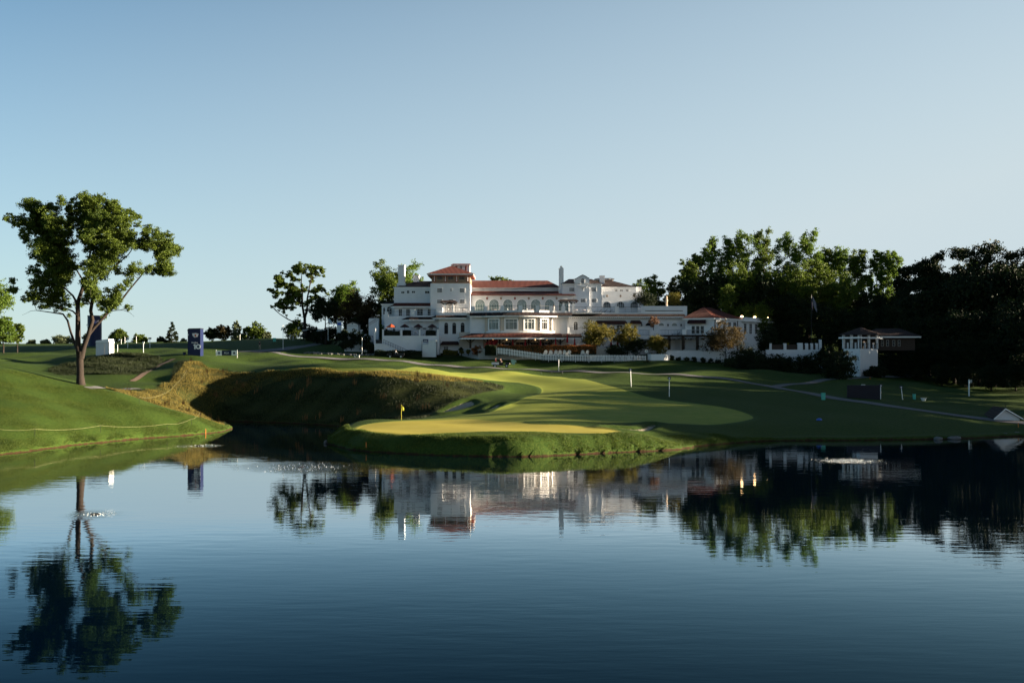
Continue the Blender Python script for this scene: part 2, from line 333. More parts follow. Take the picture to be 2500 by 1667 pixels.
def ground_material():
    m = bpy.data.materials.new('ground'); m.use_nodes = True; nt = m.node_tree; N = nt.nodes; L = nt.links
    b = N['Principled BSDF']; setp(b, Roughness=.85); b.inputs['Specular IOR Level'].default_value = .1
    geo = N.new('ShaderNodeNewGeometry')
    def noise(sc, det=4, st=(1, 1, 1), ro=.6):
        mp = N.new('ShaderNodeMapping'); mp.inputs['Scale'].default_value = st; L.new(geo.outputs['Position'], mp.inputs[0])
        n = N.new('ShaderNodeTexNoise'); n.inputs['Scale'].default_value = sc; n.inputs['Detail'].default_value = det; n.inputs['Roughness'].default_value = ro; L.new(mp.outputs[0], n.inputs['Vector']); return n.outputs[0]
    def mixc(f, a, b_):
        x = N.new('ShaderNodeMix'); x.data_type = 'RGBA'
        if hasattr(f, 'links'): L.new(f, x.inputs[0])
        else: x.inputs[0].default_value = f
        for v, i in ((a, 6), (b_, 7)):
            if isinstance(v, tuple): x.inputs[i].default_value = (*v, 1)
            else: L.new(v, x.inputs[i])
        return x.outputs[2]
    def ramp(v, a, b_):
        r = N.new('ShaderNodeMapRange'); r.inputs['From Min'].default_value = a; r.inputs['From Max'].default_value = b_; L.new(v, r.inputs[0]); return r.outputs[0]
    def math_(op, a, b_):
        x = N.new('ShaderNodeMath'); x.operation = op
        for v, i in ((a, 0), (b_, 1)):
            if isinstance(v, (int, float)): x.inputs[i].default_value = v
            else: L.new(v, x.inputs[i])
        return x.outputs[0]
    def attr(nm):
        a = N.new('ShaderNodeAttribute'); a.attribute_name = nm; return a.outputs['Fac']
    big = noise(.07, 3); med = noise(.6, 4); fine = noise(5, 3, (1, .7, 1), .75)
    g = mixc(ramp(big, .35, .65), (.013, .036, .004), (.019, .048, .006))
    g = mixc(ramp(med, .3, .75), g, (.022, .046, .006))
    g = mixc(ramp(fine, .35, .7), g, (.055, .080, .012)); g = mixc(ramp(noise(11, 2), .42, .3), g, (.008, .022, .002))
    wob = math_('MULTIPLY', math_('SUBTRACT', fine, .5), .9)
    mo = mixc(ramp(fine, .3, .7), (.016, .026, .006), (.045, .055, .014))
    g = mixc(ramp(math_('ADD', attr('sd_mound'), math_('MULTIPLY', wob, 2)), -.4, .4), g, mo)
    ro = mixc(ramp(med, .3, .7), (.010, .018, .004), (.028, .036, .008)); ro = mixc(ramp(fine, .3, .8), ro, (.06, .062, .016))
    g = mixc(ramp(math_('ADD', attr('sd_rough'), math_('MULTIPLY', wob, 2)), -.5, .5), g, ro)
    # darker collar of first cut round the fairway
    g = mixc(ramp(attr('sd_fair'), -.9, -.6), g, mixc(fine, (.030, .055, .010), (.05, .085, .018)))
    fa = mixc(ramp(med, .35, .7), (.205, .235, .038), (.265, .275, .052)); fa = mixc(ramp(big, .4, .6), fa, (.18, .21, .036))
    g = mixc(ramp(math_('ADD', attr('sd_fair'), math_('MULTIPLY', wob, .25)), -.08, .08), g, fa)
    gr = mixc(ramp(noise(.25, 3), .35, .65), (.335, .285, .048), (.39, .33, .066))
    g = mixc(ramp(attr('sd_green'), -.6, .4), g, gr)
    sa = mixc(fine, (.30, .25, .19), (.42, .36, .28))
    g = mixc(ramp(math_('ADD', attr('sd_sand'), math_('MULTIPLY', wob, .6)), -.08, .08), g, sa)
    sx = N.new('ShaderNodeSeparateXYZ'); L.new(geo.outputs['Position'], sx.inputs[0])
    soil = mixc(noise(3, 4), (.014, .009, .005), (.058, .030, .012))
    g = mixc(ramp(math_('ADD', sx.outputs['Z'], math_('MULTIPLY', noise(1.6, 3), .42)), .345, .30), g, soil)
    L.new(g, b.inputs['Base Color'])
    # relief: long grass stands in tufts, mown grass is nearly smooth
    sm = math_('MULTIPLY', ramp(attr('sd_fair'), .2, -.5), 1.0)
    amp = math_('ADD', math_('MULTIPLY', sm, .9), .05)
    hgt = math_('ADD', math_('MULTIPLY', noise(7, 3, (1, 1, .6), .8), .6), math_('MULTIPLY', noise(2.2, 4), .8))
    hgt = math_('MULTIPLY', hgt, amp)
    bp = N.new('ShaderNodeBump'); bp.inputs['Strength'].default_value = .7; bp.inputs['Distance'].default_value = .16
    L.new(hgt, bp.inputs['Height']); L.new(bp.outputs[0], b.inputs['Normal'])
    return m
gm.materials.append(ground_material())
ground = bpy.data.objects.new('ground', gm); COL.objects.link(ground)
tag(ground, 'rolling golf course turf with fairway, green, bunkers and rough', kind='structure')
# ---------------------------------------------------------------- lake
def water_material():
    m = bpy.data.materials.new('water'); m.use_nodes = True; nt = m.node_tree; N = nt.nodes; L = nt.links
    b = N['Principled BSDF']; setp(b, Roughness=.4); b.inputs['Base Color'].default_value = (.0003, .003, .009, 1); b.inputs['Specular IOR Level'].default_value = 0
    gl = N.new('ShaderNodeBsdfGlossy'); gl.inputs['Roughness'].default_value = .012; gc = N.new('ShaderNodeMix'); gc.data_type = 'RGBA'; gc.inputs[6].default_value = (.40, .80, 1, 1); gc.inputs[7].default_value = (1, .99, .98, 1); L.new(gc.outputs[2], gl.inputs['Color'])
    fr = N.new('ShaderNodeFresnel'); fr.inputs['IOR'].default_value = 1.333; ms = N.new('ShaderNodeMixShader'); pw = N.new('ShaderNodeMath'); pw.operation = 'POWER'; pw.inputs[1].default_value = 3.5; L.new(fr.outputs[0], pw.inputs[0]); p3 = N.new('ShaderNodeMath'); p3.operation = 'MULTIPLY'; p3.use_clamp = True; p3.inputs[1].default_value = 17.0; L.new(pw.outputs[0], p3.inputs[0])
    pm = N.new('ShaderNodeMath'); pm.operation = 'MINIMUM'; pm.inputs[1].default_value = .72; L.new(p3.outputs[0], pm.inputs[0]); L.new(pm.outputs[0], ms.inputs[0]); L.new(p3.outputs[0], gc.inputs[0]); L.new(b.outputs[0], ms.inputs[1]); L.new(gl.outputs[0], ms.inputs[2]); L.new(ms.outputs[0], N['Material Output'].inputs[0])
    geo = N.new('ShaderNodeNewGeometry'); prev = None
    wz = N.new('ShaderNodeTexNoise'); wz.inputs['Scale'].default_value = .045; wz.inputs['Detail'].default_value = 3; L.new(geo.outputs['Position'], wz.inputs['Vector'])
    wr = N.new('ShaderNodeMapRange'); wr.inputs['From Min'].default_value = .38; wr.inputs['From Max'].default_value = .62; wr.inputs['To Min'].default_value = .5; wr.inputs['To Max'].default_value = 1.25; L.new(wz.outputs[0], wr.inputs[0])   # calm and breezy patches
    for sc, st, dist in ((.9, (.45, 1.5, 1), .0055), (3.4, (.55, 1.3, 1), .0006), (.16, (.6, 1.1, 1), .009), (9, (.7, 1.2, 1), .0002)):
        mp = N.new('ShaderNodeMapping'); mp.inputs['Scale'].default_value = st; mp.inputs['Rotation'].default_value = (0, 0, R(6)); L.new(geo.outputs['Position'], mp.inputs[0])
        n = N.new('ShaderNodeTexNoise'); n.inputs['Scale'].default_value = sc; n.inputs['Detail'].default_value = 2; L.new(mp.outputs[0], n.inputs['Vector'])
        bp = N.new('ShaderNodeBump'); bp.inputs['Strength'].default_value = 1; bp.inputs['Distance'].default_value = dist; wm_ = N.new('ShaderNodeMath'); wm_.operation = 'MULTIPLY'; L.new(n.outputs[0], wm_.inputs[0]); L.new(wr.outputs[0], wm_.inputs[1]); L.new(wm_.outputs[0], bp.inputs['Height'])
        if prev: L.new(prev.outputs[0], bp.inputs['Normal'])
        prev = bp
    # choppy patches of water round the aerators
    tot = None
    for px, py, rr in ((232, 1255, 3.2), (735, 1140, 7.5), (2072, 1125, 5.0), (485, 1088, 4.0)):
        c = WW(px, py); vd = N.new('ShaderNodeVectorMath'); vd.operation = 'DISTANCE'; L.new(geo.outputs['Position'], vd.inputs[0]); vd.inputs[1].default_value = c
        mr = N.new('ShaderNodeMapRange'); mr.interpolation_type = 'SMOOTHSTEP'; mr.inputs['From Min'].default_value = rr; mr.inputs['From Max'].default_value = rr * .2; L.new(vd.outputs['Value'], mr.inputs[0])
        if tot is None: tot = mr.outputs[0]
        else:
            ad = N.new('ShaderNodeMath'); ad.operation = 'ADD'; L.new(tot, ad.inputs[0]); L.new(mr.outputs[0], ad.inputs[1]); tot = ad.outputs[0]
    n = N.new('ShaderNodeTexNoise'); n.inputs['Scale'].default_value = 4.5; n.inputs['Detail'].default_value = 3; L.new(geo.outputs['Position'], n.inputs['Vector'])
    mu = N.new('ShaderNodeMath'); mu.operation = 'MULTIPLY'; L.new(n.outputs[0], mu.inputs[0]); L.new(tot, mu.inputs[1])
    bp = N.new('ShaderNodeBump'); bp.inputs['Strength'].default_value = 1; bp.inputs['Distance'].default_value = .012; L.new(mu.outputs[0], bp.inputs['Height']); L.new(prev.outputs[0], bp.inputs['Normal']); prev = bp
    L.new(prev.outputs[0], gl.inputs['Normal']); L.new(prev.outputs[0], fr.inputs['Normal']); return m
wm = nmesh('lake_water', [(-170, 4, 0), (180, 4, 0), (180, 190, 0), (-170, 190, 0)], [(0, 1, 2, 3)], water_material())
lake_o = bpy.data.objects.new('lake_water', wm); COL.objects.link(lake_o); tag(lake_o, 'still dark blue lake mirroring trees and clubhouse', kind='structure')
# ---------------------------------------------------------------- clubhouse
M = {}
M['stucco'] = mat('white_stucco', (.62, .625, .64), .85, .07, .5, .25, 9)
M['trim'] = mat('white_trim', (.74, .73, .72), .6, .04, 2)
M['cream'] = mat('cream_wall', (.50, .44, .37), .85, .08, 1)
M['dark'] = mat('dark_metal', (.015, .017, .02), .5, .1)
M['wood'] = mat('dark_wood', (.035, .022, .016), .7, .2)
M['shade_red'] = mat('maroon_canvas', (.025, .006, .007), .8, .15, 2)
M['tan'] = mat('tan_terracotta', (.24, .17, .12), .8, .18, 2.5)
M['ornament'] = mat('painted_ornament', (.22, .06, .04), .7, .35, 6)
M['concrete'] = mat('pale_concrete', (.40, .38, .35), .85, .1, 2)
M['glow'] = mat('lamp_bulb', (.9, .7, .4), .4, 0, emis=(1, .62, .28), es=3.0)
M['glow2'] = mat('lamp_bulb_warm', (.9, .7, .4), .4, 0, emis=(1, .55, .22), es=.6)
def tile_mat(name='red_roof_tile', c0=(.060, .012, .008), c1=(.095, .021, .013)):
    m = bpy.data.materials.new(name); m.use_nodes = True; nt = m.node_tree; N = nt.nodes; L = nt.links; b = N['Principled BSDF']
    setp(b, Roughness=.75); b.inputs['Specular IOR Level'].default_value = .25
    geo = N.new('ShaderNodeNewGeometry')
    w = N.new('ShaderNodeTexWave'); w.bands_direction = 'X'; w.inputs['Scale'].default_value = 1.15; w.inputs['Distortion'].default_value = .15; L.new(geo.outputs['Position'], w.inputs['Vector'])
    w2 = N.new('ShaderNodeTexWave'); w2.bands_direction = 'Y'; w2.wave_profile = 'SAW'; w2.inputs['Scale'].default_value = .8; L.new(geo.outputs['Position'], w2.inputs['Vector'])
    nz = N.new('ShaderNodeTexNoise'); nz.inputs['Scale'].default_value = 2.4; nz.inputs['Detail'].default_value = 5; L.new(geo.outputs['Position'], nz.inputs['Vector'])
    mx = N.new('ShaderNodeMix'); mx.data_type = 'RGBA'; mx.inputs[6].default_value = (*c0, 1); mx.inputs[7].default_value = (*c1, 1); L.new(nz.outputs[0], mx.inputs[0])
    L.new(mx.outputs[2], b.inputs['Base Color'])
    ad = N.new('ShaderNodeMath'); ad.operation = 'ADD'; L.new(w.outputs['Fac'], ad.inputs[0])
    m2 = N.new('ShaderNodeMath'); m2.operation = 'MULTIPLY'; m2.inputs[1].default_value = .35; L.new(w2.outputs['Fac'], m2.inputs[0]); L.new(m2.outputs[0], ad.inputs[1])
    bp = N.new('ShaderNodeBump'); bp.inputs['Strength'].default_value = .9; bp.inputs['Distance'].default_value = .12; L.new(ad.outputs[0], bp.inputs['Height']); L.new(bp.outputs[0], b.inputs['Normal'])
    return m
M['tile'] = tile_mat()
M['tile_dark'] = tile_mat('dark_roof_tile', (.012, .0045, .004), (.020, .007, .006))  # same tile pattern in a much darker red-brown
def glass(name, col, rough=.12, sp=.5):
    m = mat(name, col, rough, .35, .8, spec=sp); return m
M['glass'] = glass('window_glass', (.022, .028, .034), .2, .25); M['glass_dark'] = glass('dark_window_glass', (.010, .011, .014), .35, .15)
M['glass_blind'] = glass('window_with_blind', (.17, .19, .18), .3); M['glass_teal'] = glass('fanlight_glass', (.11, .17, .17), .2)
UP = Vector((0, 0, 1))
club = thing('clubhouse', (0, 246, 9), 'long white clubhouse with red tile roofs, square tower and stepped terraces', 'clubhouse')
def bw(mb, a, b, t, bo, D, dep): return mb.box(XP(a, D), XP(b, D), D, D + dep, ZP(bo, D), ZP(t, D))
def wallp(a, b, t, bo, D, dep, m='stucco', name='wall', par=None):
    return bw(MB(), a, b, t, bo, D, dep).build(name, M[m], par or club)
def win(par, p, u, w, h, nx=2, ny=3, g='glass', arch=False, fw=.06, fan=False, name='window', fm='trim', proud=.09, label=None):
    u = Vector(u).normalized(); n = u.cross(UP); p = Vector(p)
    q = lambda a, b, c: p + u * a + UP * b + n * c
    def outline(i):                 # i = inset
        if not arch: return [(i, i), (w - i, i), (w - i, h - i), (i, h - i)]
        r = w / 2; out = [(i, i), (w - i, i)]; ns = 12
        for k in range(ns + 1):
            t = math.pi * k / ns; out.append((r + (r - i) * math.cos(t), h - r + (r - i) * math.sin(t)))
        return out
    O, I = outline(0), outline(fw); nn = len(O); mb = MB()
    vs = [q(a, b, 0) for a, b in O] + [q(a, b, proud) for a, b in O] + [q(a, b, proud) for a, b in I] + [q(a, b, .02) for a, b in I]
    fs = []
    for k in range(nn):
        j = (k + 1) % nn
        for lv in range(3): fs.append((lv * nn + k, lv * nn + j, (lv + 1) * nn + j, (lv + 1) * nn + k))
    mb.add(vs, fs)
    htop = h - w / 2 if arch else h
    def strip(a0, b0, a1, b1, c):
        mb.add([q(a0, b0, .03), q(a1, b0, .03), q(a1, b1, .03), q(a0, b1, .03), q(a0, b0, c), q(a1, b0, c), q(a1, b1, c), q(a0, b1, c)], [(4, 5, 6, 7), (0, 1, 5, 4), (1, 2, 6, 5), (2, 3, 7, 6), (3, 0, 4, 7)])
    mw = .02
    for k in range(1, nx):
        a = w * k / nx; top = h - fw
        if arch: top = htop + math.sqrt(max((w / 2 - fw) ** 2 - (a - w / 2) ** 2, 0)) if not fan else htop
        strip(a - mw, fw, a + mw, top, proud - .03)
    for k in range(1, ny):
        b = (htop if arch else h) * k / ny; strip(fw, b - mw, w - fw, b + mw, proud - .045)
    if arch: strip(fw, htop - mw, w - fw, htop + mw, proud - .045)
    if fan:
        for k in range(1, 8):
            t = math.pi * k / 8; mb.bar(q(w / 2 + .25 * w / 2 * math.cos(t), htop + .25 * w / 2 * math.sin(t), .045), q(w / 2 + (w / 2 - fw) * math.cos(t), htop + (w / 2 - fw) * math.sin(t), .045), .05, .03)
    f = mb.build(name, M[fm], par, label=label)
    O2 = outline(fw * .6); g_ = MB().prism([q(a, b, .015) for a, b in O2], n * .012); g_.build('pane', M[g], f)
    return f
def winp(a, b, t, bo, D, *k, **kw): return win(kw.pop('par', club), W(a, bo, D), (1, 0, 0), (b - a) * D / F, (bo - t) * D / F, *k, **kw)
def hip(x0, x1, y0, y1, z0, rx0, rx1, ry, z1, m='tile', th=.28, name='roof', par=None, fascia=True):
    mb = MB().add([(x0, y0, z0 + .02), (x1, y0, z0 + .02), (x1, y1, z0 + .02), (x0, y1, z0 + .02), (rx0, ry, z1), (rx1, ry, z1)], [(0, 1, 5, 4), (1, 2, 5), (2, 3, 4, 5), (3, 0, 4), (3, 2, 1, 0)])
    o = mb.build(name, M[m], par or club)
    if fascia: MB().box(x0 + .12, x1 - .12, y0 + .12, y1 - .12, z0 - th, z0).build('fascia', M['trim'], par or club)
    return o
def skirt(path, out, zt, zb, m='tile_dark', fz=.26, name='skirt_roof', par=None, inner=.0):
    par = par or club; P = [Vector((a, b, 0)) for a, b in path]; nrm = []
    for i in range(len(P)):
        d = (P[min(i + 1, len(P) - 1)] - P[max(i - 1, 0)]).normalized(); nrm.append(d.cross(UP))
    t = [p + UP * zt for p in P]; e = [p + n_ * out + UP * zb for p, n_ in zip(P, nrm)]; n = len(P)
    mb = MB(); vs = t + e + [p - UP * .1 for p in e] + [p - UP * (zt - zb + .1) for p in t]
    fs = []
    for i in range(n - 1):
        for lv in range(3): fs.append((lv * n + i, (lv + 1) * n + i, (lv + 1) * n + i + 1, lv * n + i + 1))
    for i in (0, n - 1): fs.append((i, n + i, 2 * n + i, 3 * n + i))
    mb.add(vs, fs).build(name, M[m], par)
    e2 = [p + n_ * (out - .06) for p, n_ in zip(P, nrm)]; e3 = [p + n_ * (out - .35) for p, n_ in zip(P, nrm)]
    f = MB(); vs = [p + UP * (zb - .1) for p in e2] + [p + UP * (zb - .1 - fz) for p in e2] + [p + UP * (zb - .1 - fz) for p in e3] + [p + UP * (zb - .1) for p in e3]
    fs = [(lv * n + i, ((lv + 1) % 4) * n + i, ((lv + 1) % 4) * n + i + 1, lv * n + i + 1) for i in range(n - 1) for lv in range(3)] + [(i, n + i, 2 * n + i, 3 * n + i) for i in (0, n - 1)]
    f.add(vs, fs).build('fascia', M['trim'], par)
def railing(path, z0, z1, par=None, step=.22, name='railing', m='dark'):
    mb = MB()
    for (a, b) in zip(path[:-1], path[1:]):
        A = Vector((a[0], a[1], 0)); B = Vector((b[0], b[1], 0)); L_ = (B - A).length
        mb.bar(A + UP * z1, B + UP * z1, .07, .06); mb.bar(A + UP * (z0 + .08), B + UP * (z0 + .08), .04)
        n = max(2, int(L_ / step))
        for k in range(n + 1):
            p = A.lerp(B, k / n); w = .055 if k in (0, n) or k % 6 == 0 else .022
            mb.bar(p + UP * z0, p + UP * (z1 - .02), w)
    return mb.build(name, M[m], par or club)
def awning(a, b, t, bo, D, out=1.2):
    x0, x1 = XP(a, D), XP(b, D); z1, z0 = ZP(t, D), ZP(bo, D)
    mb = MB().add([(x0 + .3, D - .02, z1), (x1 - .3, D - .02, z1), (x1, D - out, z0 + .35), (x0, D - out, z0 + .35), (x0, D - out, z0), (x1, D - out, z0), (x0, D - .02, z0), (x1, D - .02, z0)],
                  [(0, 3, 2, 1), (3, 4, 5, 2), (0, 6, 4, 3), (1, 2, 5, 7)])
    return mb.build('awning', M['shade_red'], club)
def foot(pts, z0, z1, m='stucco', name='wall', par=None):
    return MB().prism([(x, y, z0) for x, y in pts], (0, 0, z1 - z0)).build(name, M[m], par or club)
# --- left wing
D = 249
wallp(962, 1051, 702, 862, D, 16)
MB().box(XP(960.5, D), XP(1051, D), D - .12, D + .3, ZP(703.5, D), ZP(701, D)).build('cornice', M['trim'], club)
hip(XP(961, D), XP(1060, D), D - .1, D + 16, ZP(701.5, D), XP(1011, D), XP(1060, D), D + 7, ZP(685, D) + .35, 'tile_dark', fascia=False)
for a, b, t, bo in ((979, 988, 711, 717), (993, 1000, 708.5, 717), (1005, 1014, 710, 716), (1037, 1049, 710, 717)): winp(a, b, t, bo, D, 2, 1, 'glass')
ch = MB().box(XP(970, D), XP(985, D), D + 2, D + 4.2, ZP(690, D), ZP(648, D) + .0).box(XP(967, D), XP(988, D), D + 1.7, D + 4.5, ZP(704, D), ZP(690, D) - .003)
ch.build('chimney', M['stucco'], club)
MB().box(XP(969, D), XP(986, D), D + 1.85, D + 4.35, ZP(648, D) + .004, ZP(645, D)).build('chimney_cap', M['trim'], club)
MB().box(XP(1003, D), XP(1017, D), D + 6, D + 8, ZP(700, D), ZP(669, D)).box(XP(1002, D), XP(1018, D), D + 5.8, D + 8.2, ZP(669, D) + .003, ZP(667, D)).build('chimney', M['stucco'], club)
# --- loggia room on the second terrace and its tile awning roof
D = 247
wallp(963, 1051, 745, 774, D, 1.9)
skirt([(XP(963, D), D + 1.5), (XP(963, D), D), (XP(1064, D), D)], 1.1, ZP(739.5, D), ZP(747, D), 'tile')
for a, b in ((973, 982), (991, 1001), (1018, 1033), (1044, 1052)): winp(a, b, 754, 772, D, 2, 3, 'glass')
D = 251
foot([(XP(932, D), D), (XP(962, D), D), (XP(962, D), D + 9), (XP(934, D), D + 9)], 9, ZP(742, D))
hip(XP(929, D), XP(966, D), D - .6, D + 9.5, ZP(742, D), XP(955, D), XP(966, D), D + 4.5, ZP(729, D), 'tile_dark')
winp(935, 941, 750, 768, D, 1, 2, 'glass', True); winp(944, 957, 748, 768, D, 2, 2, 'glass', True)
# --- second-level terrace
def terrace(a, b, tp, bo, D, dep, piers, curb, ptop, step=.22):
    wallp(a, b, tp, bo, D, dep, name='terrace_wall')
    mb = MB(); z0 = ZP(tp, D); zc = ZP(curb, D); zt = ZP(ptop, D)
    for (p0, p1) in piers: mb.box(XP(p0, D), XP(p1, D), D - .06, D + .55, z0 - .8, zt)
    mb.build('parapet_piers', M['stucco'], club)
    return z0
zT = terrace(939, 1004, 772, 862, 243.6, 4, ((939, 948),), 772, 761)
terrace(1003, 1071, 770, 800, 242.6, 6, ((1003, 1013),), 770, 755)
for pp, D_, t, b in ((((948, 1003),), 243.4, 760, 771), (((1013, 1065),), 242.4, 757, 769)):
    for a, b_ in pp: railing([(XP(a, D_), D_ + .25), (XP(b_, D_), D_ + .25)], ZP(b, D_), ZP(t, D_))
wallp(1065, 1080, 750, 800, 241.9, 8, name='terrace_wall')
wallp(1071, 1148, 763, 862, 241, 8, name='terrace_wall')
railing([(XP(1082, 240.8), 241.1), (XP(1142, 240.8), 241.1)], ZP(763, 241), ZP(751, 241))
skirt([(XP(992, 241.5), 243.2), (XP(1003, 241.5), 241.5 + .3), (XP(1063, 241.5), 241.8)], 1.3, ZP(773.5, 241.5), ZP(779, 240.5))
skirt([(XP(1063, 241), 242), (XP(1066, 241), 241), (XP(1140, 241), 241)], 1.3, ZP(769.5, 241), ZP(774.5, 240))
# left lower level: back wall with arches, lower terrace
wallp(1003, 1072, 778, 862, 243.3, 5)
for a in (1015.6, 1031, 1047): winp(a, a + 11, 786, 805, 243.3, 3, 4, 'glass_dark', True, fm='trim', fw=.09)
D = 236.5
wallp(933, 1072, 819.5, 866, D, 7.2, name='terrace_wall')
for a in (933, 978, 1022.5, 1067): wallp(a, a + 4.2, 804, 819.5 - .02, D, .4, name='pier')
for a, b in ((937.2, 978), (982.2, 1022.5), (1026.7, 1067)): railing([(XP(a, D), D + .2), (XP(b, D), D + .2)], ZP(819.5, D), ZP(806, D), step=.18)
# three arched openings under the tower
for a in (1083, 1102.5, 1123): winp(a, a + 13, 786, 817, 241, 1, 1, 'glass_dark', True, fw=.16, fm='stucco')
awning(1077, 1121, 833, 842, 241)
winp(1083, 1095, 845, 860, 241, 3, 3, 'glass')
# outer stair with railing, gate and stub wall at the lower left
D = 235.4
MB().prism([(XP(914, D), D, ZP(838.5, D)), (XP(936, D), D, ZP(838.5, D)), (XP(999, D), D, ZP(862.5, D)), (XP(999, D), D, ZP(868, D)), (XP(914, D), D, ZP(868, D))], (0, 1.0, 0)).build('stair', M['stucco'], club)
r = MB(); A = Vector((XP(936, D), D - .05, ZP(829, D))); B = Vector((XP(1001, D), D - .05, ZP(860, D) + .2))
r.bar(A, B, .07); r.bar(A - UP * .45, B - UP * .45, .05)
for k in range(12): p = A.lerp(B, k / 11); r.bar(p, p - UP * .85, .05)
r.build('stair_railing', M['dark'], club)
wallp(913, 917, 801, 842, 237, .5, name='pier'); wallp(917, 933, 829, 862, 237.5, .4, 'dark', name='gate')
# --- tower
D = 245
wallp(1051, 1148, 692, 775, D, 12, name='tower_wall')
wallp(1053.5, 1147, 669, 691.9, D + .35, 11.3, 'tan', name='belvedere')
MB().box(XP(1053, D), XP(1148.5, D), D + .15, D + 11.9, ZP(693.3, D), ZP(690.5, D)).build('belvedere_sill', M['tan'], club)
for a in (1066, 1092.5, 1119.5):
    winp(a, a + 16, 671, 684, D + .35, 4, 2, 'glass', fm='tan', fw=.16)
    mb = MB()
    for k in range(8): mb.box(XP(a + 1 + k * 1.9, D), XP(a + 2 + k * 1.9, D), D + .22, D + .34, ZP(690, D), ZP(685.2, D))
    mb.build('balustrade', M['tan'], club)
for a in (1057.5, 1084.5, 1111.5, 1138.5):
    mb = MB(); mb.box(XP(a, D), XP(a + 6, D), D + .24, D + .345, ZP(688, D), ZP(672.5, D)); mb.build('ornament_panel', M['ornament'], club)
    mb = MB()
    for z in (675, 679.5, 684.5): mb.ball((XP(a + 3, D), D + .2, ZP(z, D)), (.14, .06, .16), 6, 4)
    mb.build('ornament', M['trim'], club)
x0, x1 = XP(1042, D), XP(1158, D)
hip(x0, x1, D - 1.0, D + 12.6, ZP(668.3, D - 1), XP(1098, D), XP(1101, D), D + 5.5, ZP(648.8, D + 5), 'tile', th=.2)
MB().box(x0 + .25, x1 - .25, D - .75, D + 12.3, ZP(668.3, D - 1) - .45, ZP(668.3, D - 1) - .202).build('eaves', M['ornament'], club)
for a, b in ((1067, 1080), (1122, 1135)): winp(a, b, 703.5, 714.5, D, 4, 3)
winp(1099, 1103.5, 703.5, 712, D, 2, 3)
for a, b in ((1067, 1080), (1095, 1107), (1122, 1135)): winp(a, b, 731, 741, D, 4, 3)
D = 258
cup = wallp(1112, 1147, 646, 690, D, 4.5, 'stucco', name='cupola')
hip(XP(1101, D), XP(1148.5, D), D - 1, D + 5.5, ZP(647.5, D), XP(1105, D), XP(1147, D), D + 2, ZP(642, D), 'tile', th=.15)
winp(1122, 1129, 648, 658, D, 2, 2, 'glass', True); wallp(1135.5, 1139, 647.6, 662, D - .08, .2, 'ornament', name='ornament_panel'); wallp(1111.5, 1116, 647.6, 662, D - .08, .2, 'ornament', name='ornament_panel')
# --- great hall and arched gallery
D = 254
wallp(1148, 1372, 703, 760, D, 12)
x0, x1 = XP(1147, D), XP(1372, D)
MB().add([(x0, D - .6, ZP(702.5, D)), (x1, D - .6, ZP(702.5, D)), (x1 - 3, D + 6, ZP(685, D + 6)), (x0, D + 6, ZP(685, D + 6)), (x0, D + 12.6, ZP(702.5, D)), (x1, D + 12.6, ZP(702.5, D))],
         [(0, 1, 2, 3), (3, 2, 5, 4), (1, 5, 2), (0, 3, 4), (0, 4, 5, 1)]).build('roof', M['tile'], club)
MB().box(x0, x1 - .1, D - .5, D - .35, ZP(704.5, D), ZP(702.7, D)).build('gutter', M['trim'], club)
D = 248.5
wallp(1145, 1396, 718, 765, D, 5.4, name='gallery_wall')
x0, x1 = XP(1137, D), XP(1405, D)
MB().add([(x0, D - 1, ZP(719.5, D - 1)), (x1, D - 1, ZP(719.5, D - 1)), (x1 - 2.6, D + 5.6, ZP(710.5, D + 5.6)), (x0 + 1.6, D + 5.6, ZP(710.5, D + 5.6)), (x0, D + 5.6, ZP(719.5, D - 1) - .02), (x1, D + 5.6, ZP(719.5, D - 1) - .02),
          (x0, D - 1, ZP(720.8, D - 1)), (x1, D - 1, ZP(720.8, D - 1))], [(0, 1, 2, 3), (3, 4, 0), (1, 5, 2), (6, 7, 1, 0), (6, 4, 5, 7), (0, 4, 6), (1, 7, 5)]).build('gallery_roof', M['tile'], club)
for c in (1172, 1206, 1240, 1274, 1308, 1342, 1376): winp(c - 13, c + 13, 729.5, 762, D, 4, 2, 'glass_teal', True, fan=True, fw=.14)
def medallion(c, py, D, m, r=.3):
    mb = MB(); x, z = XP(c, D), ZP(py, D); pts = []
    for k in range(12):
        rr = r if k % 2 == 0 else r * .55; t = math.pi * k / 6; pts.append((x + rr * math.sin(t), D - .001, z + rr * 1.25 * math.cos(t)))
    mb.prism(pts, (0, -.09, 0)); mb.ball((x, D - .1, z), (r * .3, .05, r * .3), 8, 4); mb.build('medallion', m, club)
for k, c in enumerate((1189, 1223, 1257, 1291, 1325, 1359)): medallion(c, 728.5, D, M['ornament'] if k % 2 == 0 else M['tan'])
wallp(1140.5, 1145, 727, 763, D + 1, 3)
winp(1141, 1144, 733, 745, D + 1, 1, 2, 'glass_dark')
# chimney beside the hall
D = 250
MB().box(XP(1365, D), XP(1376, D), D, D + 1.8, ZP(722, D), ZP(656, D)).prism([(XP(1364.3, D), D - .08, ZP(656, D) + .003), (XP(1376.7, D), D - .08, ZP(656, D) + .003), (XP(1370.5, D), D - .08, ZP(650.5, D))], (0, 1.96, 0)).build('chimney', M['stucco'], club)
MB().ball((XP(1370.5, D), D + .9, ZP(650.3, D)), (.25, .4, .18), 8, 5).build('chimney_pot', M['dark'], club)
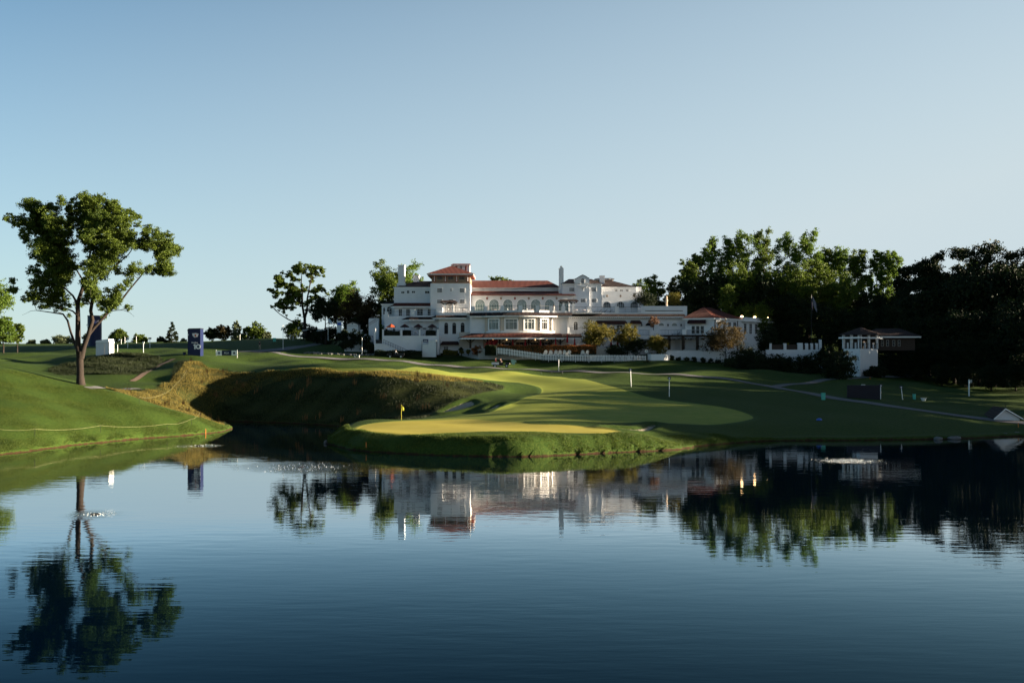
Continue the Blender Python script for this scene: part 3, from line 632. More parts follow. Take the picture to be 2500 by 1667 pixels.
# --- gabled block
D = 249
wallp(1372.5, 1468.5, 693, 775, D, 12)
hip(XP(1370, D), XP(1472, D), D - .5, D + 12.5, ZP(693, D), XP(1392, D), XP(1449, D), D + 6, ZP(679, D + 3), 'tile_dark', th=.2)
gpts = [(1403, 700), (1438.5, 700), (1438.5, 680), (1435, 679), (1430, 675.5), (1422.5, 672), (1415, 675.5), (1408, 680), (1403, 682)]
MB().prism([(XP(a, D), D - .35, ZP(b, D)) for a, b in gpts], (0, 6, 0)).build('gable', M['stucco'], club)
cop = MB()
for (a, b), (c, d) in zip(gpts[2:-1], gpts[3:]): cop.bar((XP(a, D), D - .3, ZP(b, D) + .06), (XP(c, D), D - .3, ZP(d, D) + .06), .35, .12)
cop.build('gable_coping', M['tile_dark'], club)
wallp(1403, 1438.5, 700.02, 775, D - .35, .36, name='gable_wall')
winp(1418, 1427, 679, 692, D - .35, 3, 3, 'glass_dark', True)
wallp(1413.5, 1431, 699, 701, D - 1.1, .74, name='balcony'); railing([(XP(1413.7, D), D - .4), (XP(1413.7, D), D - 1.0), (XP(1430.8, D), D - 1.0), (XP(1430.8, D), D - .4)], ZP(699, D), ZP(692, D), m='trim', name='balcony_railing')
for a, b, t, bo in ((1389.5, 1402.5, 702, 712),): winp(a, b, t, bo, D, 4, 3)
for a, b, t, bo in ((1443.5, 1456, 702, 712), (1444, 1456.5, 729, 738.5)): winp(a, b, t, bo, D, 4, 3)
for a, b, t, bo in ((1417.3, 1430, 729, 738.5), (1420.5, 1424.5, 702.5, 710)): winp(a, b, t, bo, D - .35, 3, 3)
# --- right upper block
D = 250
wallp(1469, 1553, 699, 775, D + 2.5, 10)
hip(XP(1466, D), XP(1556, D), D + 2, D + 13, ZP(699, D), XP(1473, D), XP(1500, D), D + 7, ZP(683.5, D + 5), 'tile_dark', th=.25)
wallp(1462, 1494, 679.5, 692, D + 8, 5, 'tan', name='cupola'); hip(XP(1452, D + 8), XP(1500, D + 8), D + 7.3, D + 13.5, ZP(681, D + 8), XP(1463, D + 8), XP(1493, D + 8), D + 10, ZP(677.5, D + 8), 'tile_dark', th=.2)
MB().box(XP(1468, D), XP(1480, D), D + 4, D + 5.6, ZP(690, D), ZP(671.5, D)).box(XP(1467.6, D), XP(1480.6, D), D + 3.9, D + 5.7, ZP(671.5, D) + .003, ZP(669.5, D)).build('chimney', M['stucco'], club)
foot([(XP(1469, D - .8), D - .8), (XP(1570, D), D - .2), (XP(1572, D), D + 9), (XP(1469, D), D + 9)], 9, ZP(712, D))
railing([(XP(1469, D), D - .6), (XP(1569, D), D)], ZP(712, D), ZP(707.5, D), m='trim', step=.6)
wallp(1553, 1566, 700, 712, D + 4, 5)
for a in (1500, 1513, 1527): winp(a, a + 8, 706, 713, D + 2.5, 2, 1)
for c in (1481.5, 1515, 1548): winp(c - 9.5, c + 9.5, 736, 752, D - .75, 4, 2, 'glass', True, fan=False)
for c in (1482, 1515, 1547.5): medallion(c, 722.5, D - .75, M['tan'], .28)
# --- middle level with curved bow
DB = 239.0
xa, xb = XP(1147, DB), XP(1396, DB); bx0, bx1 = XP(1186, DB), XP(1350, DB)
def bow(dy, n=18, x0=bx0, x1=bx1, sag=3.2, D=DB):
    return [(x0 + (x1 - x0) * k / n, D - dy - sag * math.sin(math.pi * k / n) ** .75) for k in range(n + 1)]
zt, zb = ZP(766, DB), ZP(811, DB)
foot([(xa, DB)] + [(bx0, DB)] + bow(0)[1:-1] + [(bx1, DB), (XP(1384, DB), DB), (XP(1384, DB), DB + 9), (xa, DB + 9)], zb - .4, zt, name='bow_wall')
PB = [(xa, DB), (bx0 - .8, DB)] + bow(0)[1:-1] + [(bx1 + .8, DB), (xb, DB)]
skirt(PB, 1.2, ZP(763, DB - 1), ZP(769.2, DB - 3.5))
# five bow windows placed on the curve
def bowpt(x):
    t = (x - bx0) / (bx1 - bx0); return Vector((x, DB - 3.2 * max(math.sin(math.pi * t), 0) ** .75, 0))
for a, b, g in ((1193, 1222, 'glass_blind'), (1232, 1266, 'glass_blind'), (1277, 1306, 'glass_blind'), (1317, 1338, 'glass_dark')):
    A = bowpt(XP(a, DB - 2.6)); B = bowpt(XP(b, DB - 2.6)); u = (B - A).normalized(); n = u.cross(UP)
    win(club, A + UP * ZP(807, DB - 3) + n * .22, u, (B - A).length, (807 - 776.5) * (DB - 3) / F, 3, 1, g, fw=.28, proud=.16)
    f = MB()
    q = A + UP * ZP(786, DB - 3) + n * .28; f.bar(q + u * .3, q + u * ((B - A).length - .3), .09); f.build('window_transom', M['trim'], club)
for a in (1188, 1227, 1271.5, 1311.5, 1343):
    p = bowpt(XP(a, DB - 2.4)); MB().box(p.x - .42, p.x + .42, p.y - .3, p.y + .3, zb, ZP(773.2, DB - 3)).build('pilaster', M['cream'], club)
bandp = [(bx0 - .4, DB - .1)] + bow(.45)[1:-1] + [(bx1 + .4, DB - .1)]
MB().prism([(x, y, ZP(811.5, DB - 3)) for x, y in bandp] + [(bx1 + .3, DB + 1, ZP(811.5, DB - 3)), (bx0 - .3, DB + 1, ZP(811.5, DB - 3))], (0, 0, .3)).build('sill_band', M['trim'], club)
# upper terrace parapet following the bow
pz0, pzc, pzt = ZP(766, DB) , ZP(757.5, DB - 2), ZP(746, DB - 2)
pp = [(XP(1147, DB), DB + .2)] + [(bx0, DB + .2)] + bow(-.3)[1:-1] + [(bx1, DB + .2), (XP(1384, DB), DB + .2)]
cu = MB()
for (a, b) in zip(pp[:-1], pp[1:]):
    cu.add([(a[0], a[1], pz0), (b[0], b[1], pz0), (b[0], b[1], pzc), (a[0], a[1], pzc), (a[0], a[1] + .4, pz0), (b[0], b[1] + .4, pz0), (b[0], b[1] + .4, pzc), (a[0], a[1] + .4, pzc)], [(0, 1, 2, 3), (3, 2, 6, 7), (5, 4, 7, 6)])
cu.build('parapet', M['stucco'], club)
foot([(XP(1140, DB), DB + .5), (XP(1470, DB), DB + .5), (XP(1470, DB), 249), (XP(1140, DB), 249)], ZP(766, DB), ZP(764, DB), 'concrete', 'terrace_floor')
pcs = ((1148, 1158.5), (1181, 1190), (1222, 1231), (1265.5, 1275.5), (1308, 1317), (1341, 1349.5), (1371.5, 1381))
def pyat(x):
    return bowpt(x).y + .1 if bx0 < x < bx1 else DB + .2
for a, b in pcs:
    x0, x1 = XP(a, DB - 1.5), XP(b, DB - 1.5); y = pyat((x0 + x1) / 2)
    MB().box(x0, x1, y - .1, y + .55, pz0, pzt).build('pier', M['stucco'], club)
for (a, b), (c, d) in zip(pcs[:-1], pcs[1:]):
    x0, x1 = XP(b, DB - 1.5), XP(c, DB - 1.5); railing([(x0, pyat(x0) + .25), (x1, pyat(x1) + .25)], pzc, pzt - .05)
# --- porch roof and ground floor
DP = 236.5
gx0, gx1 = XP(1150, DP), XP(1369, DP)
def bow2(dy, n=18): return bow(dy, n, XP(1175, DP), XP(1345, DP), 2.2, DP)
PP = [(XP(1147, DP), DP + 3.5), (XP(1150, DP), DP)] + bow2(0)[1:-1] + [(XP(1369, DP), DP)]
skirt(PP, 2.6, ZP(813.5, DP - 1), ZP(823, DP - 4), 'tile', .3, 'porch_roof')
foot([(XP(1148, DP), DP + 4)] + [(XP(1150, DP), DP + .1)] + bow2(-.1)[1:-1] + [(XP(1369, DP), DP + .1), (XP(1369, DP), DP + 4)], ZP(822, DP), ZP(813.5, DP - 1) - .05, 'cream', 'porch_ceiling')
skirt([(XP(1369, DP), DP + 1.5), (XP(1420, DP), DP + 1.5)], 2.2, ZP(814.5, DP), ZP(822.5, DP - 3), 'tile_dark', .26, 'porch_roof')
wallp(1121, 1384, 811, 866, 240.2, 8, 'cream', name='ground_floor_wall'); wallp(1384, 1405, 811, 866, 240.6, 8)
for a, b in ((1152, 1179),): wallp(a, b, 824, 866, 240.05, .16, 'stucco')
for a, b in ((1224, 1250), (1259, 1288), (1294, 1316), (1322, 1345)):
    win(club, (XP(a, 240.2), 240.2, ZP(858, 240.2)), (1, 0, 0), (b - a) * .0865, (858 - 835) * .0865, 3, 1, 'glass_dark', fm='cream', name='door_opening')
for k, a in enumerate((1148, 1190, 1220, 1252, 1291, 1320, 1346, 1368)):
    D = 235.6 if 1175 < a < 1350 else 237; x = XP(a, D)
    m = MB().box(x - .18, x + .18, D, D + .36, 11.2, ZP(826, D)); 
    for s_ in (-1, 1): m.bar((x, D + .18, ZP(838, D)), (x + s_ * 1.0, D + .17, ZP(827, D)), .2, .16)
    m.build('porch_post', M['wood'], club)
for a in (1203, 1237, 1307, 1336):
    MB().ball((XP(a, 237), 237, ZP(829, 237)), .13, 8, 6).build('hanging_lamp', M['glow2'], club)
# --- long right wing
D = 242
wallp(1384, 1678, 775, 868, D, 8)
wallp(1565, 1677.5, 747, 775 - .02, D, 8, name='parapet_block')
MB().box(XP(1575, D), XP(1667, D), D - .06, D, ZP(759.5, D), ZP(758, D)).build('cornice_line', M['dark'], club)
wallp(1381, 1565, 762.5, 775 - .02, D, 8, name='terrace_wall')
skirt([(XP(1381, D), D), (XP(1671, D), D)], 1.1, ZP(766.5, D), ZP(771.5, D - 1.1))
for a, b in ((1434.5, 1444.5), (1501, 1511)): wallp(a, b, 748, 762.5 - .02, D - .04, .6, name='pier')
for a, b in ((1383, 1434.5), (1444.5, 1501), (1511, 1565)): railing([(XP(a, D), D + .25), (XP(b, D), D + .25)], ZP(762.5, D), ZP(749, D))
br = MB()
for k in range(60): x = XP(1388 + k * 4.75, D); br.box(x - .06, x + .06, D - 1.0, D - .02, ZP(777, D), ZP(774.7, D) )
br.build('eaves_brackets', M['wood'], club)
awning(1452, 1530, 782.5, 791.5, D); awning(1537, 1565.5, 782, 791, D); 
winp(1400, 1411, 785, 806, D, 2, 3, 'glass_dark', True); winp(1470, 1482, 794, 806, D, 2, 2, 'glass_dark'); winp(1505, 1520, 794, 806, D, 2, 2, 'glass_dark'); winp(1547, 1554, 794, 812, D, 1, 2, 'glass_dark')
for c, g in ((1582.5, 'glass_dark'), (1614.5, 'glass_blind'), (1646.5, 'glass_blind')):
    x0, x1 = XP(c - 8, D), XP(c + 8, D); z = ZP(796, D); pts = [(x0 + (x1 - x0) * (.5 - .5 * math.cos(math.pi * k / 10)), D - .001, z + .72 * math.sin(math.pi * k / 10)) for k in range(11)]
    f = MB().prism(pts, (0, -.05, 0)).build('lunette_window', M['trim'], club)
    cx = sum(p[0] for p in pts) / 11
    MB().prism([(cx + (p[0] - cx) * .86, D - .052, z + .05 + (p[2] - z) * .84) for p in pts], (0, -.02, 0)).build('pane', M[g], f)
for c in (1566.5, 1630.5, 1662.5):
    l = MB().box(XP(c, D) - .13, XP(c, D) + .13, D - .4, D - .12, ZP(796, D), ZP(792, D)).box(XP(c, D) - .05, XP(c, D) + .05, D - .3, D, ZP(792, D) + .002, ZP(790.5, D)); l.build('wall_lantern', M['dark'], club)
# balcony below it
wallp(1386, 1560, 816, 868, 240.3, 1.7, name='terrace_wall'); wallp(1386, 1391, 800, 815.98, 240.3, .4, name='pier')
railing([(XP(1391, 240), 240.4), (XP(1470, 240), 240.4)], ZP(816, 240), ZP(800, 240))
wallp(1560, 1720, 819, 828, 238.6, 3.4, name='balcony_slab'); wallp(1586, 1611, 806, 819 - .02, 238.5, 1.2, name='planter_wall'); wallp(1665.5, 1676, 804.5, 817, 238.45, .3, 'trim', name='balcony_panel')
for a, b in ((1561, 1586), (1611, 1665), (1677, 1716)): railing([(XP(a, 238.6), 238.75), (XP(b, 238.6), 238.75)], ZP(819, 238.6), ZP(806, 238.6), step=.3)
for a, b in ((1637, 1648), (1661, 1667), (1673, 1680), (1686, 1699), (1707, 1714)): wallp(a, b, 831, 856, 241.7, .2, 'trim', name='pilaster')
winp(1690, 1698, 834, 856, 241.68, 2, 4, 'glass')
# --- pavilion at the right end, seen corner-on
c0 = Vector((XP(1744, 238), 238, 0)); cl = Vector((XP(1673, 240), 240, 0)); cr = Vector((XP(1811, 246.5), 246.5, 0)); cb = cr + (cl - c0)
zt = ZP(776, 238)
foot([tuple(cl[:2]), tuple(c0[:2]), tuple(cr[:2]), tuple(cb[:2])], 8, zt, name='pavilion_wall')
ctr = (c0 + cb) / 2
def ex(p, k=1.12): return ctr + (p - ctr) * k
rp_ = [ex(cl) + UP * zt, ex(c0) + UP * zt, ex(cr) + UP * zt, ex(cb) + UP * zt]; apx = Vector((XP(1717, 245), 245, ZP(750, 245))); apx2 = Vector((XP(1735, 249), 249, ZP(751, 249)))
MB().add(rp_ + [apx, apx2], [(0, 1, 4), (1, 2, 5, 4), (2, 3, 5), (3, 0, 4, 5), (3, 2, 1, 0)]).build('pavilion_roof', M['tile'], club)
MB().prism([p - UP * .35 for p in [ex(cl, 1.1) + UP * zt, ex(c0, 1.1) + UP * zt, ex(cr, 1.1) + UP * zt, ex(cb, 1.1) + UP * zt]], (0, 0, .34)).build('fascia', M['trim'], club)
uf = (c0 - cl).normalized(); ur = (cr - c0).normalized()
aw0 = cl + uf * ((c0 - cl).length * .12); nf = uf.cross(UP)
aw = MB(); p0 = cl + uf * .8 ; p1 = cl + uf * 4.3; zA, zB = ZP(780, 239), ZP(790, 239)
aw.add([p0 + UP * zA, p1 + UP * zA, p1 + nf * 1.1 + uf * .2 + UP * (zB + .3), p0 + nf * 1.1 - uf * .2 + UP * (zB + .3), p0 + nf * 1.1 - uf * .2 + UP * zB, p1 + nf * 1.1 + uf * .2 + UP * zB, p0 + UP * zB, p1 + UP * zB], [(0, 3, 2, 1), (3, 4, 5, 2), (0, 6, 4, 3), (1, 2, 5, 7)]); aw.build('awning', M['shade_red'], club)
for k in range(3): win(club, cl + uf * (1.3 + k * .95) + UP * ZP(815, 239), uf, .8, 1.7, 1, 2, 'glass', name='french_door')
for k in range(4): win(club, c0 + ur * (1.1 + k * 2.15) + UP * ZP(812, 241), ur, 1.25, 2.3, 2, 3, 'glass_dark')
for k in (.15, 9.4):
    p = c0 + ur * k + ur.cross(UP) * .1; MB().bar(p + UP * 9, p + UP * (zt - .4), .14).build('downpipe', M['dark'], club)
f0, f1 = cr, Vector((XP(1879, 256), 256, 0)); u2 = (f1 - f0).normalized(); n2 = u2.cross(UP)
foot([tuple((f0 + n2 * .02)[:2]), tuple((f1 + n2 * .02)[:2]), tuple((f1 - n2 * 9)[:2]), tuple((f0 - n2 * 9)[:2])], 9, ZP(777, 246), name='annexe_wall')
foot([tuple((f0 + n2 * .2)[:2]), tuple((f1 + n2 * .2 + u2 * .3)[:2]), tuple((f1 - n2 * 9)[:2]), tuple((f0 - n2 * 9)[:2])], ZP(781, 246), ZP(774, 246), name='annexe_parapet')
foot([tuple((f0 + n2 * .7)[:2]), tuple((f1 + n2 * .7 + u2 * 1.0)[:2]), tuple((f1 - n2 * 9)[:2]), tuple((f0 - n2 * 9)[:2])], ZP(785, 246), ZP(781.2, 246), 'trim', 'annexe_eaves')
Lf = (f1 - f0).length
for k in range(5): win(club, f0 + u2 * (.7 + k * Lf / 5.2) + n2 * .02 + UP * ZP(815, 247), u2, 1.25, 2.3, 2, 4, 'glass_dark')
for k in range(3):
    p = f0 + u2 * (.05 + k * Lf * .45) + n2 * .0 + UP * (ZP(774, 246) + .18); MB().ball(p, (.32, .2, .16), 8, 5).build('roof_lamp', M['glow'], club)
# ---------------------------------------------------------------- trees
def leaf_mat(name, c0, c1, tr=.3):
    m = bpy.data.materials.new(name); m.use_nodes = True; nt = m.node_tree; N = nt.nodes; L = nt.links
    b = N['Principled BSDF']; setp(b, Roughness=.6); b.inputs['Specular IOR Level'].default_value = .15
    geo = N.new('ShaderNodeNewGeometry'); nz = N.new('ShaderNodeTexNoise'); nz.inputs['Scale'].default_value = .5; nz.inputs['Detail'].default_value = 3; L.new(geo.outputs['Position'], nz.inputs['Vector'])
    ad = N.new('ShaderNodeMath'); ad.operation = 'MULTIPLY_ADD'; L.new(geo.outputs['Random Per Island'], ad.inputs[0]); ad.inputs[1].default_value = .6; L.new(nz.outputs[0], ad.inputs[2])
    r = N.new('ShaderNodeMapRange'); r.inputs['From Min'].default_value = .35; r.inputs['From Max'].default_value = 1.15; L.new(ad.outputs[0], r.inputs[0])
    mx = N.new('ShaderNodeMix'); mx.data_type = 'RGBA'; mx.inputs[6].default_value = (*c0, 1); mx.inputs[7].default_value = (*c1, 1); L.new(r.outputs[0], mx.inputs[0]); L.new(mx.outputs[2], b.inputs['Base Color'])
    t = N.new('ShaderNodeBsdfTranslucent'); hs = N.new('ShaderNodeHueSaturation'); hs.inputs['Value'].default_value = 1.4; L.new(mx.outputs[2], hs.inputs['Color']); L.new(hs.outputs[0], t.inputs['Color'])
    ms = N.new('ShaderNodeMixShader'); ms.inputs[0].default_value = tr; L.new(b.outputs[0], ms.inputs[1]); L.new(t.outputs[0], ms.inputs[2]); L.new(ms.outputs[0], N['Material Output'].inputs[0])
    return m
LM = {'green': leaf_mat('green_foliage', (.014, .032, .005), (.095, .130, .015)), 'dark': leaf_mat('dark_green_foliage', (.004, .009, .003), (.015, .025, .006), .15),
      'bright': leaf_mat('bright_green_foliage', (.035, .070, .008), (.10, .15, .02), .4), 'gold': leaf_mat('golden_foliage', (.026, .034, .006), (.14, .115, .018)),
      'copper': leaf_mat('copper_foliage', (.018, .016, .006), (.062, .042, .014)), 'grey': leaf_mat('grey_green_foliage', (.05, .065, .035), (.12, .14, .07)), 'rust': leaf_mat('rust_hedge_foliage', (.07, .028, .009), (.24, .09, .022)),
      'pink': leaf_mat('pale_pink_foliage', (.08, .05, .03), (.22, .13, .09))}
BARK = mat('bark', (.022, .015, .011), .9, .35, 3, .7, 14, stretch=(1, 1, .25))
BARK_D = mat('dark_bark', (.03, .024, .02), .9, .3, 3, .5, 10, stretch=(1, 1, .25))
def leaves(rng, blobs, n, size, clumps=18, spread=.2, hollow=.15, flat=.75):
    blobs = np.array(blobs, float); vol = (blobs[:, 3] * blobs[:, 4] * blobs[:, 5]) ** .72; cnt = np.maximum((n * vol / vol.sum()).astype(int), 6)
    P = []
    for b, c in zip(blobs, cnt):
        k = max(3, clumps); d = rng.normal(size=(k, 3)); d /= np.linalg.norm(d, axis=1)[:, None]; rr = hollow + (1 - hollow) * rng.random(k)[:, None] ** .5
        cc = d * rr * b[3:6] + b[:3]; w = rng.random(k) + .35; own = rng.choice(k, c, p=w / w.sum())
        off = rng.normal(size=(c, 3)) * spread * b[3:6].min() * np.array([1.15, 1.15, flat]) * (.7 + .6 * rng.random((k, 1)))[own]
        P.append(cc[own] + off)
    P = np.vstack(P); n = len(P)
    a = rng.normal(size=(n, 3)); a[:, 2] *= .7; a /= np.linalg.norm(a, axis=1)[:, None]
    u = np.cross(a, rng.normal(size=(n, 3))); u /= np.linalg.norm(u, axis=1)[:, None]; v = np.cross(a, u)
    s = (size * (.6 + .8 * rng.random(n)))[:, None]
    V = np.stack([P - u * s * .5, P - v * s * .32, P + u * s * .5, P + v * s * .32], 1).reshape(-1, 3)
    return V, np.arange(4 * n).reshape(-1, 4)
def curve(a, b, bend, rng, k=4):
    a = Vector(a); b = Vector(b); L_ = (b - a).length; pts = []
    for i in range(k + 1):
        t = i / k; p = a.lerp(b, t); p.z += -bend * L_ * math.sin(math.pi * t) * .5
        if 0 < i < k: p += Vector(rng.normal(size=3)) * L_ * .035
        pts.append(p)
    return pts
def make_tree(name, loc, blobs, n, size, leafm, label, cat='tree', group=None, trunk=None, tr=.35, seed=1, clumps=12, spread=.21, hollow=.2, limbs=True, barkm=None, flat=.75, limbn=40, twig=True):
    rng = np.random.default_rng(seed); root = thing(name, loc, label, cat, group)
    V, Qd = leaves(rng, blobs, n, size, clumps, spread, hollow, flat)
    me = fast_mesh('crown', V, Qd, LM[leafm] if isinstance(leafm, str) else leafm, False)
    o = bpy.data.objects.new('crown', me); COL.objects.link(o); o.parent = root
    mb = MB()
    if trunk is None:
        top = max(b[2] for b in blobs) * .72; cx = np.mean([b[0] for b in blobs]) * .5; cy = np.mean([b[1] for b in blobs]) * .5
        trunk = [(0, 0, -.4), (.05, 0, top * .22), (cx * .3, cy * .3, top * .5), (cx * .7, cy * .7, top * .78), (cx, cy, top)]
    paths = trunk if isinstance(trunk[0][0], (tuple, list)) else [trunk]
    nodes = []
    for p in paths:
        k = len(p); rad = [tr * (1.35 if i == 0 else (1 - .8 * i / (k - 1))) for i in range(k)] if len(p[0]) == 3 else [q[3] for q in p]
        pp = [Vector(q[:3]) for q in p]; mb.tube(pp, rad, 8)
        for i in range(k): nodes.append((pp[i], rad[i]))
        for i in range(k - 1): nodes.append(((pp[i] + pp[i + 1]) / 2, (rad[i] + rad[i + 1]) / 2))
    if limbs:
        zmin = min(b[2] for b in blobs) * .5; order = rng.permutation(len(blobs))[:limbn]
        for bi in order:
            b = blobs[bi]; c = Vector(b[:3]); cand = [q for q in nodes if q[0].z < c.z - .2 * b[5] and q[0].z > zmin * .6] or nodes
            q = min(cand, key=lambda q: (q[0] - c).length + .6 * abs((c.z - q[0].z) - .6 * math.hypot(c.x - q[0].x, c.y - q[0].y)))
            r0 = min(q[1] * .6, .03 + .028 * (q[0] - c).length); path = curve(q[0], c, .25, rng)
            mb.tube(path, [r0 * (1 - .75 * i / 4) for i in range(5)], 5, False); nodes.append((path[2], r0 * .6)); nodes.append((c, r0 * .3))
            if twig:
                for _ in range(3):
                    d = Vector(rng.normal(size=3)).normalized(); mb.tube(curve(path[3], c + Vector((d.x * b[3], d.y * b[4], d.z * b[5])) * .8, .1, rng, 2), [r0 * .35, r0 * .22, r0 * .1], 3, False)
    mb_o = mb; me2 = nmesh('trunk', mb.v, mb.f, barkm or BARK, True); o2 = bpy.data.objects.new('trunk', me2); COL.objects.link(o2); o2.parent = root
    return root
# the tall tree on the left bank, its crown laid out limb by limb
D0 = 142.5
hb = hit(197, 938); D0 = hb.y
kz = D0 / F / 4.704
hero = []
rg = np.random.default_rng(5)
for zx, zy, r in ((440,290,100),(240,470,60),(330,520,60),(430,420,80),(340,430,70),(400,500,85),(510,420,80),(530,350,60),(480,620,80),(540,720,90),(310,600,40),(300,540,50),(660,350,70),(600,450,80),(790,330,70),(880,290,60),(1000,240,80),(1080,230,70),(1230,240,70),(1340,270,60),(1150,350,110),(950,380,100),(1300,400,110),(1430,420,90),(1530,400,60),(1640,530,60),(1550,520,80),(1690,640,50),(450,560,60),(560,560,90),(700,520,90),(820,480,80),(1000,500,100),(1150,500,110),(1300,540,110),(1450,620,100),(380,660,50),(440,700,60),(620,680,100),(750,660,90),(880,620,80),(1050,640,100),(1200,680,110),(1350,700,100),(1530,740,100),(1640,700,80),(560,800,80),(650,820,100),(780,850,100),(1100,800,100),(1230,860,100),(1380,850,90),(1760,700,90),(1880,650,70),(1960,650,60),(2020,790,60),(1920,780,80),(1800,800,80),(1700,930,90),(1850,950,80),(1900,1050,60),(1780,1050,70),(1600,1020,90),(1500,1080,80),(350,910,55),(430,880,50),(340,1030,55),(420,1060,55),(500,1000,60),(640,960,100),(760,980,100),(600,1080,90),(740,1100,90),(880,1000,80),(1000,1010,70),(1180,980,90),(1300,1040,90),(280,1170,50),(420,1180,60),(180,1260,55),(250,1280,40),(520,1200,70),(640,1200,80),(780,1180,60),(480,1290,60),(350,1350,50),(430,1380,50),(560,1320,70),(680,1320,80),(570,1420,80),(690,1450,70),(780,1400,60),(1020,1180,60),(1150,1160,80),(1200,1250,80),(1050,1290,70),(1180,1380,80),(1300,1330,70),(1380,1280,60),(1500,1190,50),(1440,1230,40),(1350,1430,70),(1460,1460,50),(1250,1480,60),(970,1380,50),(1000,1460,40),(1150,1560,35),(900,1500,25),(640,1540,30)):
    x = (zx / 4.704 - 197) * D0 / F; z = (938 - 440 - zy / 4.704) * D0 / F; dy = rg.normal() * 2.6; rr = r * kz * 1.08; hero.append((x, dy, z, rr, rr * 1.3, rr * .85))
def infill(B, k=1.55, sc=.8, seed=1):   # smaller sprays of leaves bridging neighbouring boughs
    r = np.random.default_rng(seed); B0 = list(B); out = list(B)
    for i, a in enumerate(B0):
        nb = [b for b in B0[i + 1:] if 0 < math.hypot(a[0] - b[0], a[2] - b[2]) < k * (a[3] + b[3]) * .75]
        r.shuffle(nb)
        for b in nb[:5]:
            t = .35 + .3 * r.random(); s_ = sc * min(a[3], b[3]) * (.8 + .4 * r.random()); out.append((a[0] * t + b[0] * (1 - t) + r.normal() * .2, (a[1] + b[1]) / 2 + r.normal() * .7, a[2] * t + b[2] * (1 - t) + r.normal() * .2, s_, s_ * 1.2, s_ * .85))
    return out
def hp(px, py, r, dy=0): return ((px - 197) * D0 / F, dy, (938 - py) * D0 / F, r * .78)
stems = [[hp(197,948,.95), hp(197,936,.72), hp(196,915,.56), hp(195,880,.54), hp(195,858,.60)],
    [hp(195,870,.40), hp(190,846,.46), hp(189,800,.40,.2), hp(188,765,.36,.3), hp(187,738,.33,.4), hp(200,695,.27,.6), hp(210,663,.22,.8), hp(212,620,.15,1), hp(222,570,.08,1.2)],
    [hp(199,875,.42), hp(205,845,.40), hp(217,819,.36,-.3), hp(229,782,.30,-.4), hp(225,759,.28,-.5), hp(231,727,.26,-.6), hp(236,684,.22,-.8), hp(234,642,.16,-.9), hp(236,590,.10,-1), hp(240,530,.05,-1)],
    [hp(214,824,.26,-.3), hp(229,803,.24,-.2), hp(247,780,.22,.2), hp(266,756,.20,.6), hp(283,742,.17,.9), hp(308,706,.14,1.2), hp(351,652,.09,1.5), hp(392,630,.05,1.6)],
    [hp(190,858,.26), hp(180,838,.22,.3), hp(168,810,.18,.6), hp(159,782,.16,.8), hp(147,766,.14,.9), hp(117,762,.09,1), hp(96,759,.07,1.1), hp(79,757,.055,1.2), hp(77,748,.05,1.2), hp(62,728,.03,1.2), hp(48,716,.015,1.2)],
    [hp(79,757,.04,1.2), hp(66,758,.03,1.2), hp(55,764,.02,1.1), hp(45,769,.01,1)],
    [hp(189,772,.16,.3), hp(180,760,.13,-.3), hp(166,753,.11,-.8), hp(150,752,.08,-1)],
    [hp(188,745,.2,.4), hp(178,722,.16,0), hp(162,704,.13,-.5), hp(138,695,.09,-1), hp(105,672,.05,-1.5)],
    [hp(247,780,.1,.2), hp(266,760,.08,-.4), hp(293,758,.06,-.8), hp(308,758,.045,-1), hp(325,764,.03,-1.2), hp(336,774,.015,-1.3)],
    [hp(300,757,.03,-.8), hp(313,752,.02,-1), hp(328,742,.01,-1)], [hp(203,690,.14,.5), hp(190,660,.12,-.4), hp(150,620,.09,-1), hp(110,590,.07,-1.3), hp(75,555,.04,-1.5)],
    [hp(236,690,.14,-.8), hp(270,660,.11,0), hp(310,620,.08,.6), hp(335,580,.05,.8)]]
make_tree('tall_tree', hb, infill(hero), 250000, .18, 'green', 'tallest lone tree, standing on the sunlit bank at the left with a forked trunk', trunk=stems, seed=3, clumps=22, spread=.19, hollow=.0, limbn=90)
# generic crowns -----------------------------------------------------------
def crown(kind, h, w, seed):        # blobs for a tree of height h and crown width w
    r = np.random.default_rng(seed); B = []
    if kind == 'poplar':
        for k in range(44):
            t = .22 + .76 * k / 43; rad = w * .5 * (1 - max(t - .5, 0) ** 1.6 * 1.9) * 1.15; a = r.random() * 6.28; q = rad * (.15 + .85 * r.random())
            s = w * (.10 + .09 * r.random()); B.append((q * math.cos(a), q * math.sin(a), h * t, s, s, s * 1.6))
    elif kind == 'cone':
        for k in range(34):
            t = .08 + .9 * k / 33; rad = w * .5 * (1 - t) ** .85; m_ = 1 if t > .85 else 2
            for _ in range(m_):
                a = r.random() * 6.28; s = max(w * .12 * (1.2 - t), .25); B.append((rad * .7 * math.cos(a), rad * .7 * math.sin(a), h * t, s * 1.3, s * 1.3, s * .6))
    else:
        lo = {'oak': .34, 'round': .18, 'dense': .03, 'bush': .0}[kind]; n_ = {'oak': 30, 'round': 34, 'dense': 40, 'bush': 20}[kind]
        for k in range(n_):
            d = r.normal(size=3); d /= np.linalg.norm(d); rad = .45 + .5 * r.random(); cz_ = (lo + 1) / 2
            s = w * (.12 + .09 * r.random()) * (1.15 if kind in ('dense', 'bush') else 1)
            B.append((d[0] * rad * (w / 2 - s * .6), d[1] * rad * (w / 2 - s * .6), h * (cz_ + d[2] * rad * (1 - lo) / 2 * .86), s, s, s * .8))
    return B
